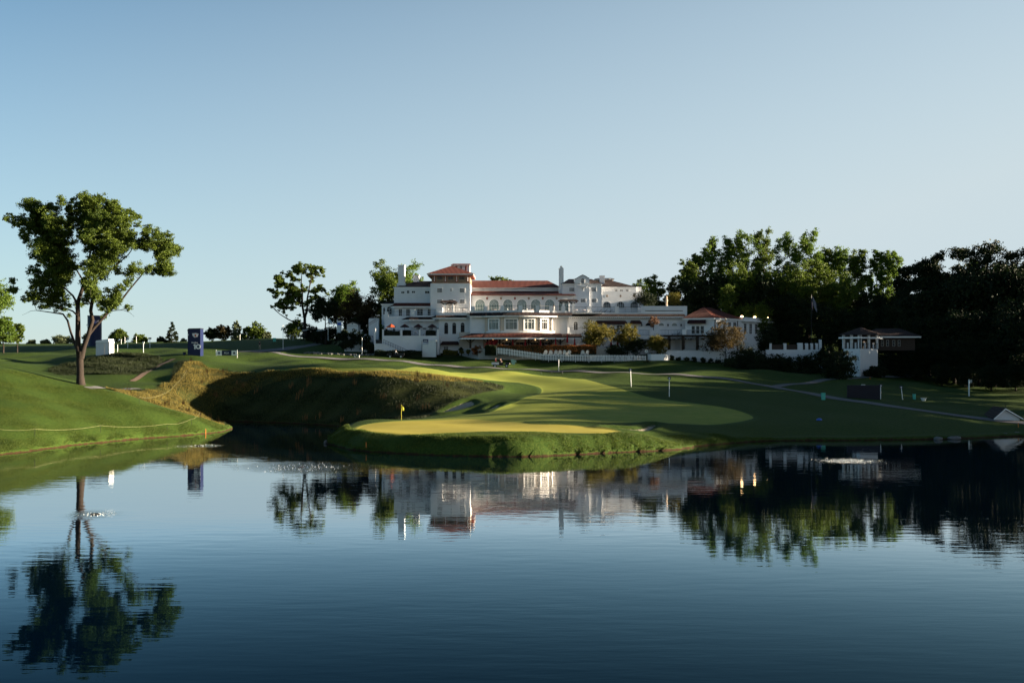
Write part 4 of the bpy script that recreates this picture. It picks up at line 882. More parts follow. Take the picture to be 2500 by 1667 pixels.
def place(name, label, pxc, py_top, wpx, D, kind, leaf, n=9000, size=.34, seed=0, group=None, cat='tree', base=None, tr=None, **k):
    x = XP(pxc, D); z0 = gz(x, D) if base is None else base; h = ZP(py_top, D) - z0; w = wpx * D / F
    return make_tree(name, Vector((x, D, z0)), crown(kind, h * (1.0 if kind in ('poplar', 'cone') else 1.05), w, seed + 11), n, size, leaf, label, cat, group, tr=tr or h * .022, seed=seed, **k)
# left edge
place('maple_tree', 'pale loose-leaved tree cut by the left edge of the photo', -22, 672, 128, 205, 'oak', 'bright', 9000, .30, 21)
place('maple_tree', 'low bright bushy tree under the pale tree at the left edge', 8, 775, 80, 225, 'round', 'bright', 7000, .32, 22)
place('maple_tree', 'darker small tree right of the bright bushy one at the left edge', 42, 786, 42, 240, 'round', 'green', 4000, .32, 23)
# skyline bushes and trees behind the crest of the hill
k = 0
for px, top, w, kd, lf, lb in ((290,803,52,'round','green','round dark tree on the skyline right of the white marquee box'), (340,816,40,'round','green','low bush-like tree behind the white marker posts on the skyline'), (215,813,30,'round','grey','small shrub on the skyline just left of the blue numbered tower'),
        (75,829,30,'bush','grey','faint low shrubs on the far left skyline'),(150,822,60,'bush','grey','low hedge-like shrub on the skyline left of the tall tree trunk'), (112,827,26,'bush','grey','tiny shrub on the left skyline before the low hedge'),
        (391,820,22,'round','dark','small dark tree touching the left side of the spruce'), (517,800,38,'oak','dark','small dark tree right of the tall blue tower numbered 10'), (545,797,46,'oak','copper','brownish round tree second to the right of tower numbered 10'),
        (577,788,26,'poplar','grey','slender pale tree between the brownish tree and the green pair'), (604,795,36,'round','green','left one of the two joined green trees on the skyline'), (626,784,44,'round','green','right, taller one of the two joined green trees on the skyline'), (650,808,26,'round','grey','low pale tree tailing off right of the joined pair'),
        (450,826,24,'bush','grey','small shrub on the skyline between spruce and blue tower')):
    k += 1; place('skyline_tree', lb, px, top, w, 318, kd, lf, 3600, .42, 40 + k, 'small trees along the far skyline', base=ZP(852, 318), limbn=14)
place('spruce_tree', 'pointed dark spruce on the skyline left of the blue tower numbered 10', 420, 786, 48, 300, 'cone', 'dark', 7000, .34, 61, base=ZP(850, 300), flat=.5)
place('round_tree', 'compact round tree left of the big spreading oak trunk', 718, 779, 52, 285, 'dense', 'green', 6000, .34, 62, base=ZP(832, 285))
# spreading oak, limb by limb (zoom origin 620,620 scale 6.533)
DO = 262; oz = ZP(812, DO); ob = []
for zx, zy, r in ((660,200,55),(760,190,60),(860,190,60),(940,210,50),(1040,230,60),(1110,280,50),(1140,350,35),(630,240,45),(540,280,45),(460,300,35),(350,370,70),(300,440,50),(430,400,70),(560,340,60),(700,270,70),(820,280,70),(960,300,60),(1010,330,50),(620,400,60),(460,480,80),(380,520,60),(220,570,35),(270,590,40),(330,600,40),(560,520,80),(620,560,80),(720,560,70),(880,350,60),(920,440,50),(1000,560,50),(1080,540,60),(1120,590,45),(1160,630,35),(960,600,60),(880,570,50),(330,680,45),(420,640,60),(520,640,80),(640,660,70),(740,660,60),(350,780,50),(400,800,60),(340,850,35),(500,760,80),(600,760,80),(700,780,70),(440,860,50),(520,850,60),(640,850,60),(410,900,25),(500,930,35),(520,980,22),(980,680,50),(900,700,50),(860,800,60),(940,760,55),(980,850,50),(740,980,30),(740,420,45),(820,520,35),(800,880,40)):
    ob.append(((620 + zx / 6.533 - 744) * DO / F, float(rg.normal() * 2.2), (812 - 620 - zy / 6.533) * DO / F, r / 6.533 * DO / F, r / 6.533 * DO / F * 1.3, r / 6.533 * DO / F * .8))
def op(px, py, r, dy=0): return ((px - 744) * DO / F, dy, (812 - py) * DO / F, r)
make_tree('oak_tree', Vector((XP(744, DO), DO, oz)), infill(ob, 1.3, .7), 56000, .26, 'green', 'spreading open-crowned oak on the skyline left of the clubhouse', trunk=[[op(744,818,.5), op(744,800,.36), op(744,775,.33), op(744,768,.35)],
    [op(743,775,.3), op(738,745,.24), op(737,715,.2,.5), op(734,690,.14,.7), op(735,665,.06,1)], [op(745,775,.28), op(750,750,.24), op(751,730,.2,-.5), op(757,700,.15,-.7), op(762,680,.1,-.9), op(764,660,.05,-1)], [op(739,745,.18), op(728,735,.14), op(715,725,.11,.8), op(695,715,.06,1.2)]], seed=8, clumps=14, spread=.18, hollow=.0, limbn=60)
# dark group between oak and clubhouse
G2 = 'trees between the oak and the clubhouse'
for px, top, w, D, kd, lf, lb, n in ((795,725,78,258,'oak','dark','dark tree touching the right side of the spreading oak',9000), (842,690,100,268,'oak','bright','taller tree with bright green top behind the copper tree',12000), (868,712,110,258,'dense','copper','copper-brown tree left of the clubhouse',14000),
        (915,718,90,262,'dense','dark','dark tree right behind the copper tree',11000), (945,636,100,275,'oak','green','high tree behind the chimneys of the left wing',16000), (1000,638,90,278,'oak','bright','bright high tree just right of the tall left chimney',12000),
        (942,726,50,253,'round','gold','golden small tree against the left wing of the clubhouse',5000), (925,790,50,250,'round','bright','low bright shrub beside the outer stair of the clubhouse',4000), (752,792,60,270,'bush','dark','dark shrub at the foot of the spreading oak',4000), (800,800,90,262,'bush','dark','low dark hedge mass behind the small flags',6000), (870,775,70,256,'dense','dark','dark low tree behind the white gabled shed',6000)):
    k += 1; place('broadleaf_tree', lb, px, top, w, D, kd, lf, n, .34, 70 + k, G2)
for px, top, w, D, lf, lb, n in ((1227,663,90,285,'green','tree rising behind the red roof of the great hall',8000), (1384,685,26,285,'green','treetop just showing right of the hall chimney',2500)):
    k += 1; place('broadleaf_tree', lb, px, top, w, D, 'oak', lf, n, .36, 90 + k, 'trees behind the clubhouse')
# wooded hill on the right: skyline trees
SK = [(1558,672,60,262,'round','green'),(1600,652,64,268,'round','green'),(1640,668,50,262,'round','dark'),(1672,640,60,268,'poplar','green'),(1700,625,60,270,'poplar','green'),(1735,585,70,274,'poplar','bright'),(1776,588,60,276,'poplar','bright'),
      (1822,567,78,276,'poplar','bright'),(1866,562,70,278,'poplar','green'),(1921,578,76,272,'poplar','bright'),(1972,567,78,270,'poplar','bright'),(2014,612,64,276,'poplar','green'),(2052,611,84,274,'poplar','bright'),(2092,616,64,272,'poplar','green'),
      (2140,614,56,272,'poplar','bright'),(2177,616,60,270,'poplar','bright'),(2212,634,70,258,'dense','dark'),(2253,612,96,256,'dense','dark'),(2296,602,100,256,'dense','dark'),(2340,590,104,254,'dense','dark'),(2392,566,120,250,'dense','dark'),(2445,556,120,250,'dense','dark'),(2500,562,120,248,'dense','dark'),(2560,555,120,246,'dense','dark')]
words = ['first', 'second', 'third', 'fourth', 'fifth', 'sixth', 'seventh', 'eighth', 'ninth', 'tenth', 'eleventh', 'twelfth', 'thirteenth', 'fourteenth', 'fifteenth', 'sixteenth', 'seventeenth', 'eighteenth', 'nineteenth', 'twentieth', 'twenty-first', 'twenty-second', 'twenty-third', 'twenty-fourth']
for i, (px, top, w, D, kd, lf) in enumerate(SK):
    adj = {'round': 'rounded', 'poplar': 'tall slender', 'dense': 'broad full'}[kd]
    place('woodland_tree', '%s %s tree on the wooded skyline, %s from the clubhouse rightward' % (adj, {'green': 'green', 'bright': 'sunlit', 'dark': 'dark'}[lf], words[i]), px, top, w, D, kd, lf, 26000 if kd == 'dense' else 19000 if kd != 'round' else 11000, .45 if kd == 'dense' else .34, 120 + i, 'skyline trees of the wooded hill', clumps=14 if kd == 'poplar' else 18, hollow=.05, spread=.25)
# inner mass of the wood: copies of a few full trees, placed in depth
protos = []
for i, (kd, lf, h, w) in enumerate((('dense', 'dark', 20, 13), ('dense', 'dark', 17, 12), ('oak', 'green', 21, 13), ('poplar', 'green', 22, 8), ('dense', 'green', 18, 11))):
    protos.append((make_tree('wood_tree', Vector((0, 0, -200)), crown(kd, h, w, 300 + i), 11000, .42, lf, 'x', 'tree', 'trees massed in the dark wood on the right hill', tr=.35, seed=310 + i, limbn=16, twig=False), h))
rnd = random.Random(4); used = set()
marks = ((1800, 'behind the corner pavilion roof'), (1900, 'behind the flat annexe'), (2000, 'around the flagpole'), (2100, 'left above the far pavilion'), (2200, 'right above the far pavilion'), (2300, 'right of the far pavilion'), (2400, 'above the emblem sign post'), (9999, 'at the right edge'))
def wood(px, top, D, pi, label=None):
    lev = 'high' if top < 672 else 'mid-height' if top < 765 else 'low'
    label = '%s %s tree massed in the dark wood, %s' % (lev, ['rounded', 'broad dark', 'open-crowned', 'slender', 'dense green'][pi], [b for a, b in marks if px < a][0])
    x = XP(px, D); z = gz(x, D); p, h = protos[pi]; sc = (ZP(top, D) - z) / h
    if pi not in used: used.add(pi); o = p; o['label'] = label
    else: o = copy_tree(p, label=label)
    o.location = (x, D, z - .3); o.rotation_euler = (0, 0, rnd.random() * 6.28); o.scale = (sc * rnd.uniform(.9, 1.15) if sc > .5 else sc * 1.5, sc * rnd.uniform(.9, 1.15) if sc > .5 else sc * 1.5, sc)
for px, top, D, pi in ((1640,700,264,0),(1700,668,262,1),(1750,640,266,0),(1800,632,264,2),(1850,640,262,0),(1900,625,264,4),(1950,640,262,2),(2000,640,264,3),(2050,660,260,2),(2100,680,260,0),(2150,690,258,0),(2200,680,254,0),(1780,700,256,3),(1840,720,254,4),(1905,700,258,1),
        (1960,705,254,0),(2010,725,250,1),(2060,730,248,0),(2120,735,246,1),(2170,720,244,0),(2230,690,246,0),(2280,670,246,1),(2330,640,244,0),(2390,620,242,1),(2450,600,240,0),(2510,600,238,0),(2220,760,236,1),(2270,750,234,0),(2330,740,232,1),(2390,730,230,0),(2450,735,228,1),(2510,740,226,0),
        (2250,820,226,0),(2310,820,222,1),(2370,800,218,0),(2430,810,216,1),(2490,810,214,0),(1890,770,258,0),(1940,775,252,1),(2180,800,240,1),(2300,880,214,1),(2360,880,210,0),(2420,880,206,1),(2480,870,203,0),(2540,860,200,1),(2240,890,220,0)): wood(px, top, D, pi)
# the same wood going on beyond the right edge; it shades the lawn
for x, y, h, pi in OFF if 'OFF' in globals() else ((100,205,14,0),(112,214,23,1),(118,198,16,2),(124,224,22,0),(96,214,18,1),(108,222,20,0),(104,188,15,1),(114,178,17,0),(124,186,16,1),(98,172,17,4),(108,162,18,1),(120,168,21,0),(96,156,15,0),(106,148,17,2),(118,152,20,1),(132,160,22,0),(140,190,16,2),(134,205,15,1),(134,142,18,0),(118,142,20,1),(98,150,16,0),(102,194,14,1),(94,199,13,0),(90,187,13,1),(110,168,19,0),(102,178,17,1),(92,160,14,0),(130,136,21,0),(142,130,22,1),(150,129,22,0),(162,126,22,1),(155,136,22,2),(146,140,22,1),(170,134,25,2)):
    p, ph = protos[pi]; o = copy_tree(p, label='shaded tree of the wood continuing beyond the right edge'); o.location = (x, y, gz(x, y) - .3); sc = h / ph; o.scale = (sc, sc, sc); o.rotation_euler = (0, 0, rnd.random() * 6)
# ---------------------------------------------------------------- objects round the course
M['white'] = mat('white_paint', (.76, .76, .74), .5, .05, 2)
M['navy'] = mat('navy_vinyl', (.005, .011, .050), .5, .15, 1.2)
M['navy2'] = mat('dark_navy_vinyl', (.002, .003, .012), .6, .15, 1)
M['canvas'] = mat('white_canvas', (.58, .60, .60), .8, .06, 1.5)
M['asphalt'] = mat('path_asphalt', (.13, .125, .13), .95, .18, 1.2, .3, 20)
M['red'] = mat('red_canvas', (.30, .018, .022), .8, .2, 3)
M['orange'] = mat('orange_canvas', (.42, .07, .02), .8, .15, 3)
M['mint'] = mat('mint_plastic', (.07, .38, .30), .5, .1, 3)
M['stake'] = mat('orange_paint', (.50, .16, .03), .7, .15, 3)
M['yellow'] = mat('yellow_cloth', (.55, .48, .04), .7, .1, 3)
M['skin'] = mat('skin', (.35, .20, .13), .6, .05)
M['stone'] = mat('grey_stone', (.14, .135, .13), .9, .3, 3, .6, 8)
M['rubber'] = mat('black_rubber', (.012, .012, .013), .8, .1)
M['black'] = mat('black_fabric', (.012, .012, .014), .8, .2)
M['pinkcloth'] = mat('pale_tablecloth', (.60, .50, .47), .8, .05)
M['blue'] = mat('blue_plastic', (.03, .10, .42), .4, .1)
M['rope'] = mat('pale_rope', (.26, .25, .12), .8, .1)
M['dirt'] = mat('bare_earth', (.13, .085, .06), .95, .25, 2)
M['sage'] = mat('sage_plastic', (.28, .42, .34), .6, .1)
def ribbon(name, pxs, w, m, label, lift=.05, wide=None):
    P = chaikin([tuple(p) for p in pxs], 3, False); P = np.array(P); Qs = []; 
    seg = [P[0]]
    for a, b in zip(P[:-1], P[1:]):
        n = max(1, int(np.hypot(*(b - a)) / .8)); seg += [a + (b - a) * (i + 1) / n for i in range(n)]
    P = np.array(seg); T = np.gradient(P, axis=0); T /= np.linalg.norm(T, axis=1)[:, None] + 1e-9; Nn = np.stack([-T[:, 1], T[:, 0]], 1)
    ks = np.linspace(-.5, .5, 5); V_ = []
    ww = np.full(len(P), w) if wide is None else np.interp(np.linspace(0, 1, len(P)), *wide)
    for k_ in ks: V_.append(P + Nn * (ww * k_)[:, None])
    A = np.stack(V_, 1); Z = ground_z(A[..., 0], A[..., 1]); Z = np.maximum(Z, Z[:, 2:3] - .1) + lift
    VV = np.concatenate([A, Z[..., None]], 2).reshape(-1, 3); n = len(P); id_ = np.arange(n * 5).reshape(n, 5)
    Qd = np.stack([id_[:-1, :-1], id_[:-1, 1:], id_[1:, 1:], id_[1:, :-1]], -1).reshape(-1, 4)
    o = bpy.data.objects.new(name, fast_mesh(name, VV, Qd, M[m])); COL.objects.link(o)
    return tag(o, label, kind='structure')
def hpx(L_): return pts_hit(L_)
ribbon('cart_path', hpx([(620,858),(700,868),(780,873),(900,876),(1000,884),(1100,893),(1200,898),(1300,902),(1420,906),(1540,910),(1650,914),(1750,922),(1850,938),(1930,952),(2010,968),(2100,981),(2200,996),(2300,1010),(2400,1022),(2520,1034)]), 2.3, 'asphalt', 'grey cart path winding below the clubhouse down to the right', .06)
ribbon('path', [(XP(580, 236), 236), (XP(640, 238), 238), (XP(700, 243), 243), (XP(740, 252), 252), (XP(780, 262), 262)], 3.0, 'asphalt', 'grey path climbing the hill behind the banner board', .06, ([0, .4, 1], [1.0, 5.0, 2.5]))
ribbon('side_path', hpx([(1885,945),(1930,938),(2000,930),(2060,926),(2150,921),(2230,914)]), 1.9, 'asphalt', 'side path branching off towards the far right pavilion', .06)
ribbon('lower_path', hpx([(215,948),(250,948),(300,949),(345,950)]), 1.6, 'asphalt', 'short stretch of grey path behind the tall tree', .05)
ribbon('dirt_track', hpx([(322,931),(350,915),(385,893),(424,876)]), .9, 'dirt', 'pale bare dirt track running up between the two mounds', .06)
# patio under the porch and hedge in front
patio = foot([(XP(1160, 233), 232.6), (XP(1500, 233), 232.6), (XP(1500, 240), 240.1), (XP(1121, 240), 240.1)], 8.5, 11.15, 'concrete', 'patio', par=None) if False else MB().prism([(XP(1168, 233), 232.6, 8.2), (XP(1500, 233), 232.6, 8.2), (XP(1500, 240), 240.15, 8.2), (XP(1121, 240), 240.15, 8.2)], (0, 0, 2.95)).build('patio', M['concrete'])
tag(patio, 'raised paved patio in front of the clubhouse porch', kind='structure')
def hedge(name, label, pts, w, h, leaf, n, group=None, size=.14, zs=None):
    rng = np.random.default_rng(len(label)); root = thing(name, Vector((*pts[0], gz(*pts[0]))), label, 'hedge', group); P = []
    mb = MB()
    for (a, b) in zip(pts[:-1], pts[1:]):
        A = Vector((*a, 0)); B = Vector((*b, 0)); L_ = (B - A).length; u = (B - A) / L_; nn = u.cross(UP); k = int(n / (len(pts) - 1))
        t = rng.random(k) * L_; side = rng.random(k); s_ = (rng.random(k) - .5) * w; hh = rng.random(k) * h
        top = side < .45; hh = np.where(top, h + rng.normal(size=k) * .07 + .10 * np.sin(t * 1.9), hh); s2 = np.where(top, s_, np.where(side < .8, w / 2, -w / 2) + rng.normal(size=k) * .05)
        base = np.array([gz(*(A + u * float(x))[:2]) if zs is None else zs for x in np.linspace(0, L_, 12)]); bz = np.interp(t, np.linspace(0, L_, 12), base)
        P.append(np.stack([A.x + u.x * t + nn.x * s2, A.y + u.y * t + nn.y * s2, bz + hh], 1))
        w2 = w / 2 - .07; z0, z1 = base[0], base[-1]
        mb.hexa([A + nn * w2 + UP * (z0 - .3), B + nn * w2 + UP * (z1 - .3), B - nn * w2 + UP * (z1 - .3), A - nn * w2 + UP * (z0 - .3)], [A + nn * w2 + UP * (z0 + h - .08), B + nn * w2 + UP * (z1 + h - .08), B - nn * w2 + UP * (z1 + h - .08), A - nn * w2 + UP * (z0 + h - .08)])
    P = np.vstack(P); m = len(P); a = rng.normal(size=(m, 3)); a /= np.linalg.norm(a, axis=1)[:, None]; u = np.cross(a, rng.normal(size=(m, 3))); u /= np.linalg.norm(u, axis=1)[:, None]; v = np.cross(a, u); s = (size * (.6 + .8 * rng.random(m)))[:, None]
    V_ = np.stack([P - u * s * .5, P - v * s * .35, P + u * s * .5, P + v * s * .35], 1).reshape(-1, 3) - np.array(root.location)
    o = bpy.data.objects.new('foliage', fast_mesh('foliage', V_, np.arange(4 * m).reshape(-1, 4), LM[leaf], False)); COL.objects.link(o); o.parent = root
    mb.build('core', LM['dark'], root); return root
hedge('clipped_hedge', 'long rust-coloured clipped hedge between patio and picket fence', [(XP(1214, 231), 231), (XP(1340, 231), 231), (XP(1455, 231.5), 231.5)], 1.5, 1.5, 'rust', 14000, zs=ZP(862, 231))
hedge('clipped_hedge', 'dark clipped block hedge at the left end of the picket fence', [(XP(1184, 230.5), 230.5), (XP(1211, 230.5), 230.5)], 1.8, 1.65, 'dark', 3500, zs=ZP(864.5, 230.5))
def bush(label, px, top, w, D, leaf, n=1800, base=None, name='round_shrub', group='clipped shrubs by the clubhouse', kind='bush', size=.17, **k): return place(name, label, px, top, w, D, kind, leaf, n, size, int(px) % 97, group, 'shrub', base=base, limbn=6, twig=False, tr=.06, **k)
bush('rust-brown rounded shrub next to the dark block hedge', 1165, 847, 31, 233, 'rust', 3500, base=ZP(864, 233))
bush('small golden-green ball shrub under the maroon-awning wall', 1127, 853, 14, 233, 'gold', 1500, base=ZP(864, 233)); bush('golden-green ball shrub left of the rust-brown rounded shrub', 1143, 852, 14, 233, 'gold', 1500, base=ZP(864, 233)); bush('small dark ball shrub behind the golden balls', 1126, 847, 12, 235, 'dark', 1200, base=ZP(862, 235))
hedge('low_hedge', 'low golden-green hedge under the ground-floor window', [(XP(1081, 234), 234), (XP(1118, 234), 234)], .8, .8, 'gold', 2500, zs=ZP(866, 234))
hedge('low_hedge', 'low dark hedge at the foot of the stair wall', [(XP(915, 234), 234), (XP(1030, 234), 234)], 1.2, .95, 'dark', 4500, zs=ZP(868, 234))
# red flowers below the white panel box
fl = thing('flower_bed', hit(1022, 869), 'row of red and white flowers below the white panel box', 'flower bed'); rg2 = np.random.default_rng(9)
for nm, m_, cnt, xa_, xb_ in (('red_flowers', 'red', 90, 1000, 1032), ('white_flowers', 'pinkcloth', 70, 1028, 1066)):
    mb = MB()
    for _ in range(cnt): px = rg2.uniform(xa_, xb_); y = fl.location.y + rg2.uniform(-.3, .6); x = XP(px, y); mb.ball((x, y, gz(x, y) + rg2.uniform(.15, .45)), rg2.uniform(.05, .1), 5, 3)
    mb.build(nm, M[m_], fl)
mb = MB()
for _ in range(200): px = rg2.uniform(1000, 1066); y = fl.location.y + rg2.uniform(-.3, .6); x = XP(px, y); z = gz(x, y); mb.bar((x, y, z - .05), (x + rg2.normal() * .05, y, z + .3), .025)
mb.build('stems', LM['green'], fl)
# white panel box with blue sign
D = 235; z0 = ZP(868, D)
t = thing('panel_booth', Vector((XP(1048, D), D, z0)), 'tall white panel booth with a small blue sign against the lower wall', 'booth')
MB().box(XP(1031, D), XP(1065, D), D, D + 1.1, z0 - .3, ZP(841, D)).box(XP(1046, D), XP(1065, D), D + .1, D + 1.0, ZP(841, D) + .003, ZP(830, D)).build('panel', M['canvas'], t)
MB().box(XP(1032.5, D), XP(1045.5, D), D - .02, D + .1, ZP(835, D), ZP(828, D)).build('sign', M['navy'], t); MB().box(XP(1034.5, D), XP(1043.5, D), D - .045, D - .021, ZP(832.4, D), ZP(831, D)).build('sign_lettering', M['white'], t)
for a in (1030, 1066): MB().tube([(XP(a, D), D, z0 - .3), (XP(a, D), D, ZP(832, D))], .045).build('pole', M['dark'], t)
# umbrellas
def closed_umbrella(loc, h, label, group='closed red parasols on the patio'):
    t = thing('parasol', loc, label, 'parasol', group); x, y, z = loc
    MB().tube([(x, y, z), (x, y, z + h + .12)], .03, 6).build('pole', M['dark'], t)
    mb = MB(); prof = [(.05, h), (.14, h - .35), (.13, h - .8), (.24, h - 1.25), (.20, h - 1.6), (.27, h - 1.85), (.10, h - 1.9)]
    mb.lathe((x, y, z), [(r_, zz) for r_, zz in reversed(prof)], 10)
    for i, v in enumerate(mb.v):
        if i % 2: v.x = x + (v.x - x) * .72; v.y = y + (v.y - y) * .72
    mb.build('canopy', M['red'], t); MB().box(x - .3, x + .3, y - .3, y + .3, z, z + .1).build('base', M['dark'], t); return t
PZ = 11.15
for px, lb in ((1252,'closed red parasol under the left bow window'),(1282.5,'closed red parasol beside the second hanging lamp'),(1319.5,'closed red parasol in front of the middle of the porch'),(1356.5,'closed red parasol at the right end of the porch roof'),(1403,'closed red parasol beside the left side of the round patio tree')):
    closed_umbrella(Vector((XP(px, 233.6), 233.6, PZ)), 2.1, lb)
closed_umbrella(Vector((XP(1385, 233.4), 233.4, PZ)), 3.1, 'tallest closed red parasol, rising above the porch eaves')
for i in range(9): closed_umbrella(Vector((XP(1184 + i * 3.6, 234.5 + (i % 3) * .5), 234.5 + (i % 3) * .5, PZ + .08 * i)), 1.1 + i * .14, 'small closed red parasol in the row at the patio left, %s' % ORD[i], 'row of small closed red parasols')
for px, lb in ((1492,'closed red parasol at the left of the white patio door pier'),(1508,'closed red parasol between the two patio trees'),(1526,'closed red parasol behind the right patio tree')): closed_umbrella(Vector((XP(px, 237), 237, PZ)), 2.2, lb)
def open_umbrella(loc, h, r, m, label):
    t = thing('parasol', loc, label, 'parasol', 'open parasols on the lower left terrace'); x, y, z = loc; MB().tube([(x, y, z), (x, y, z + h)], .035, 6).build('pole', M['dark'], t)
    mb = MB(); top = Vector((x, y, z + h + .1)); ring = [Vector((x + r * math.cos(a * math.pi / 4), y + r * math.sin(a * math.pi / 4), z + h - .5)) for a in range(8)]
    mb.add([top] + ring + [p - UP * .15 for p in ring], [(0, 1 + k, 1 + (k + 1) % 8) for k in range(8)] + [(1 + k, 9 + k, 9 + (k + 1) % 8, 1 + (k + 1) % 8) for k in range(8)] + [tuple(9 + k for k in reversed(range(8)))]); mb.build('canopy', M[m], t); return t
TZ = ZP(819.5, 236.5)
for px, m_, lb in ((955,'orange','open bright orange-red parasol at the left of the lower terrace'),(988,'shade_red','open dark red parasol second along the lower terrace'),(1021,'shade_red','open maroon parasol third along the lower terrace'),(1055,'shade_red','open maroon parasol nearest the tower on the lower terrace')): open_umbrella(Vector((XP(px, 239), 239, TZ)), 2.45, .95, m_, lb)
for i_, (a_, b_) in enumerate(((938, 976), (983, 1004), (1040, 1064))): hedge('planter_hedge', 'dark planter hedge behind the lower terrace railing, %s' % ['left bay', 'middle bay', 'right bay'][i_], [(XP(a_, 237.4), 237.4), (XP(b_, 237.4), 237.4)], .6, .95, 'dark', 1500, 'planter hedges on the lower terrace', zs=TZ)
# tables and chairs
def table(loc, label, m='pinkcloth', r=.5, group='tables on the upper terrace'):
    t = thing('cafe_table', loc, label, 'table', group); x, y, z = loc; MB().lathe((x, y, z), [(.05, .7), (r, .7), (r, .75)], 12).build('tabletop', M[m], t); MB().tube([(x, y, z), (x, y, z + .69)], .04).build('leg', M['dark'], t); MB().lathe((x, y, z), [(.25, 0), (.25, .04)], 10).build('base', M['dark'], t); return t
def chair(loc, label, rz=0, m='white', group='chairs on the upper terrace', dark=False):
    t = thing('cafe_chair', loc, label, 'chair', group, 0); x, y, z = loc; MB().box(x - .22, x + .22, y - .22, y + .22, z + .42, z + .47).build('seat', M[m], t)
    ux, uy = math.cos(rz), math.sin(rz); MB().prism([(x + ux * .22 - uy * .2, y + uy * .22 + ux * .2, z + .5), (x + ux * .22 + uy * .2, y + uy * .22 - ux * .2, z + .5), (x + ux * .27 + uy * .2, y + uy * .27 - ux * .2, z + .95), (x + ux * .27 - uy * .2, y + uy * .27 + ux * .2, z + .95)], (ux * .04, uy * .04, 0)).build('backrest', M[m], t)
    for a in (-1, 1):
        for b in (-1, 1): MB().bar((x + a * .19, y + b * .19, z), (x + a * .19, y + b * .19, z + .419), .04).build('leg', M[m], t)
    return t
UZ = ZP(764, DB)
i = 0
for i_, (px, D_) in enumerate(((1092,243),(1104,243.5),(1130,243),(1206,240),(1250,239.5),(1296,239.7),(1330,240),(1404,241),(1424,241.5))):
    z = ZP(763, 241) if px < 1147 else UZ; table(Vector((XP(px, D_), D_, z)), 'white-clothed cafe table on the upper terrace, %s' % ORD[i_], r=.55)
for i_, (px, D_, rz) in enumerate(((1098,243,3),(1112,243.2,0),(1124,243,3),(1137,243.3,0),(1213,240,0),(1243,240,3),(1258,240,0),(1290,240,3),(1303,240,0),(1337,240.5,0),(1410,241.3,0),(1431,241.6,0))):
    z = ZP(763, 241) if px < 1147 else UZ; chair(Vector((XP(px, D_), D_, z)), 'small white cafe chair on the upper terrace, %s' % ORD[i_], rz)
def lounger(loc, label, m='black', group='sun loungers on the right terrace'):
    t = thing('sun_lounger', loc, label, 'sun lounger', group); x, y, z = loc
    MB().prism([(x, y, z + .3), (x + 1.2, y, z + .3), (x + 1.75, y, z + .72), (x + 1.7, y, z + .78), (x + 1.17, y, z + .36), (x, y, z + .36)], (0, .6, 0)).build('seat', M[m], t)
    for a in (.1, 1.2):
        for b in (.05, .55): MB().bar((x + a, y + b, z), (x + a, y + b, z + .31), .05).build('leg', M[m], t)
    return t
for i_, px in enumerate((1450, 1463, 1476, 1489)): lounger(Vector((XP(px, 243), 243, ZP(764, 243))), 'dark sun lounger behind the right terrace railing, %s' % ORD[i_])
for i_, px in enumerate((1641, 1657, 1690)): lounger(Vector((XP(px, 239.6), 239.6, ZP(819, 238.6))), 'dark sun lounger on the balcony above the pergola, %s' % ORD[i_], group='sun loungers on the right balcony')
for i_, px in enumerate((947, 970, 1012, 1042, 1062)): table(Vector((XP(px, 238.5), 238.5, TZ)), 'dark cafe table on the shaded lower left terrace, %s' % ORD[i_], 'dark', .45, 'tables on the lower terrace')
for i_, px in enumerate((951, 964, 976, 1006, 1018, 1037, 1048, 1059)): chair(Vector((XP(px, 238.2), 238.2, TZ)), 'black cafe chair on the shaded lower left terrace, %s' % ORD[i_], 0 if px % 2 else 3, 'black', 'chairs on the lower terrace')
for i_, px in enumerate((1236, 1268, 1300, 1336, 1372, 1420)): table(Vector((XP(px, 234.2), 234.2, PZ)), 'pale patio table behind the rust hedge, %s' % ORD[i_], 'pinkcloth', .5, 'tables on the patio')
for i_, px in enumerate((1229, 1243, 1261, 1276, 1293, 1308, 1329, 1344, 1366)): chair(Vector((XP(px, 234.4), 234.4, PZ)), 'dark patio chair behind the rust hedge, %s' % ORD[i_], 0 if px % 2 else 3, 'black', 'chairs on the patio')
# terrace pergolas
def gazebo(px0, px1, top, D, zb, label):
    x0, x1 = XP(px0, D), XP(px1, D); zt_ = ZP(top, D); t = thing('pergola', Vector(((x0 + x1) / 2, D, zb)), label, 'pergola', 'small terrace pergolas'); w = x1 - x0
    MB().add([(x0 + .5, D - .2, zt_), (x1 - .5, D - .2, zt_), (x1 - .5, D + 1.6, zt_), (x0 + .5, D + 1.6, zt_), (x0, D - .8, zt_ - .35), (x1, D - .8, zt_ - .35), (x1, D + 2.2, zt_ - .35), (x0, D + 2.2, zt_ - .35)], [(0, 1, 2, 3), (4, 5, 1, 0), (5, 6, 2, 1), (6, 7, 3, 2), (7, 4, 0, 3), (7, 6, 5, 4)]).build('roof', M['tile_dark'], t)
    for a in (.27, .73):
        for y in (D, D + 1.5):
            x = x0 + w * a; MB().box(x - .2, x + .2, y - .2, y + .2, zb, zt_ - .75).build('post', M['trim'], t)
            mb = MB()
            for s_ in (-1, 1): mb.bar((x, y, zt_ - 1.0), (x + s_ * .8, y - .1, zt_ - .42), .14)
            mb.build('bracket', M['wood'], t)
    MB().box(x0 + .3, x1 - .3, D - .12, D + .12, zt_ - .75 + .003, zt_ - .57).build('beam', M['wood'], t); return t
gazebo(1075, 1117, 733.5, 242.6, ZP(764, 242.6), 'small tile-capped pergola with white posts in front of the tower')
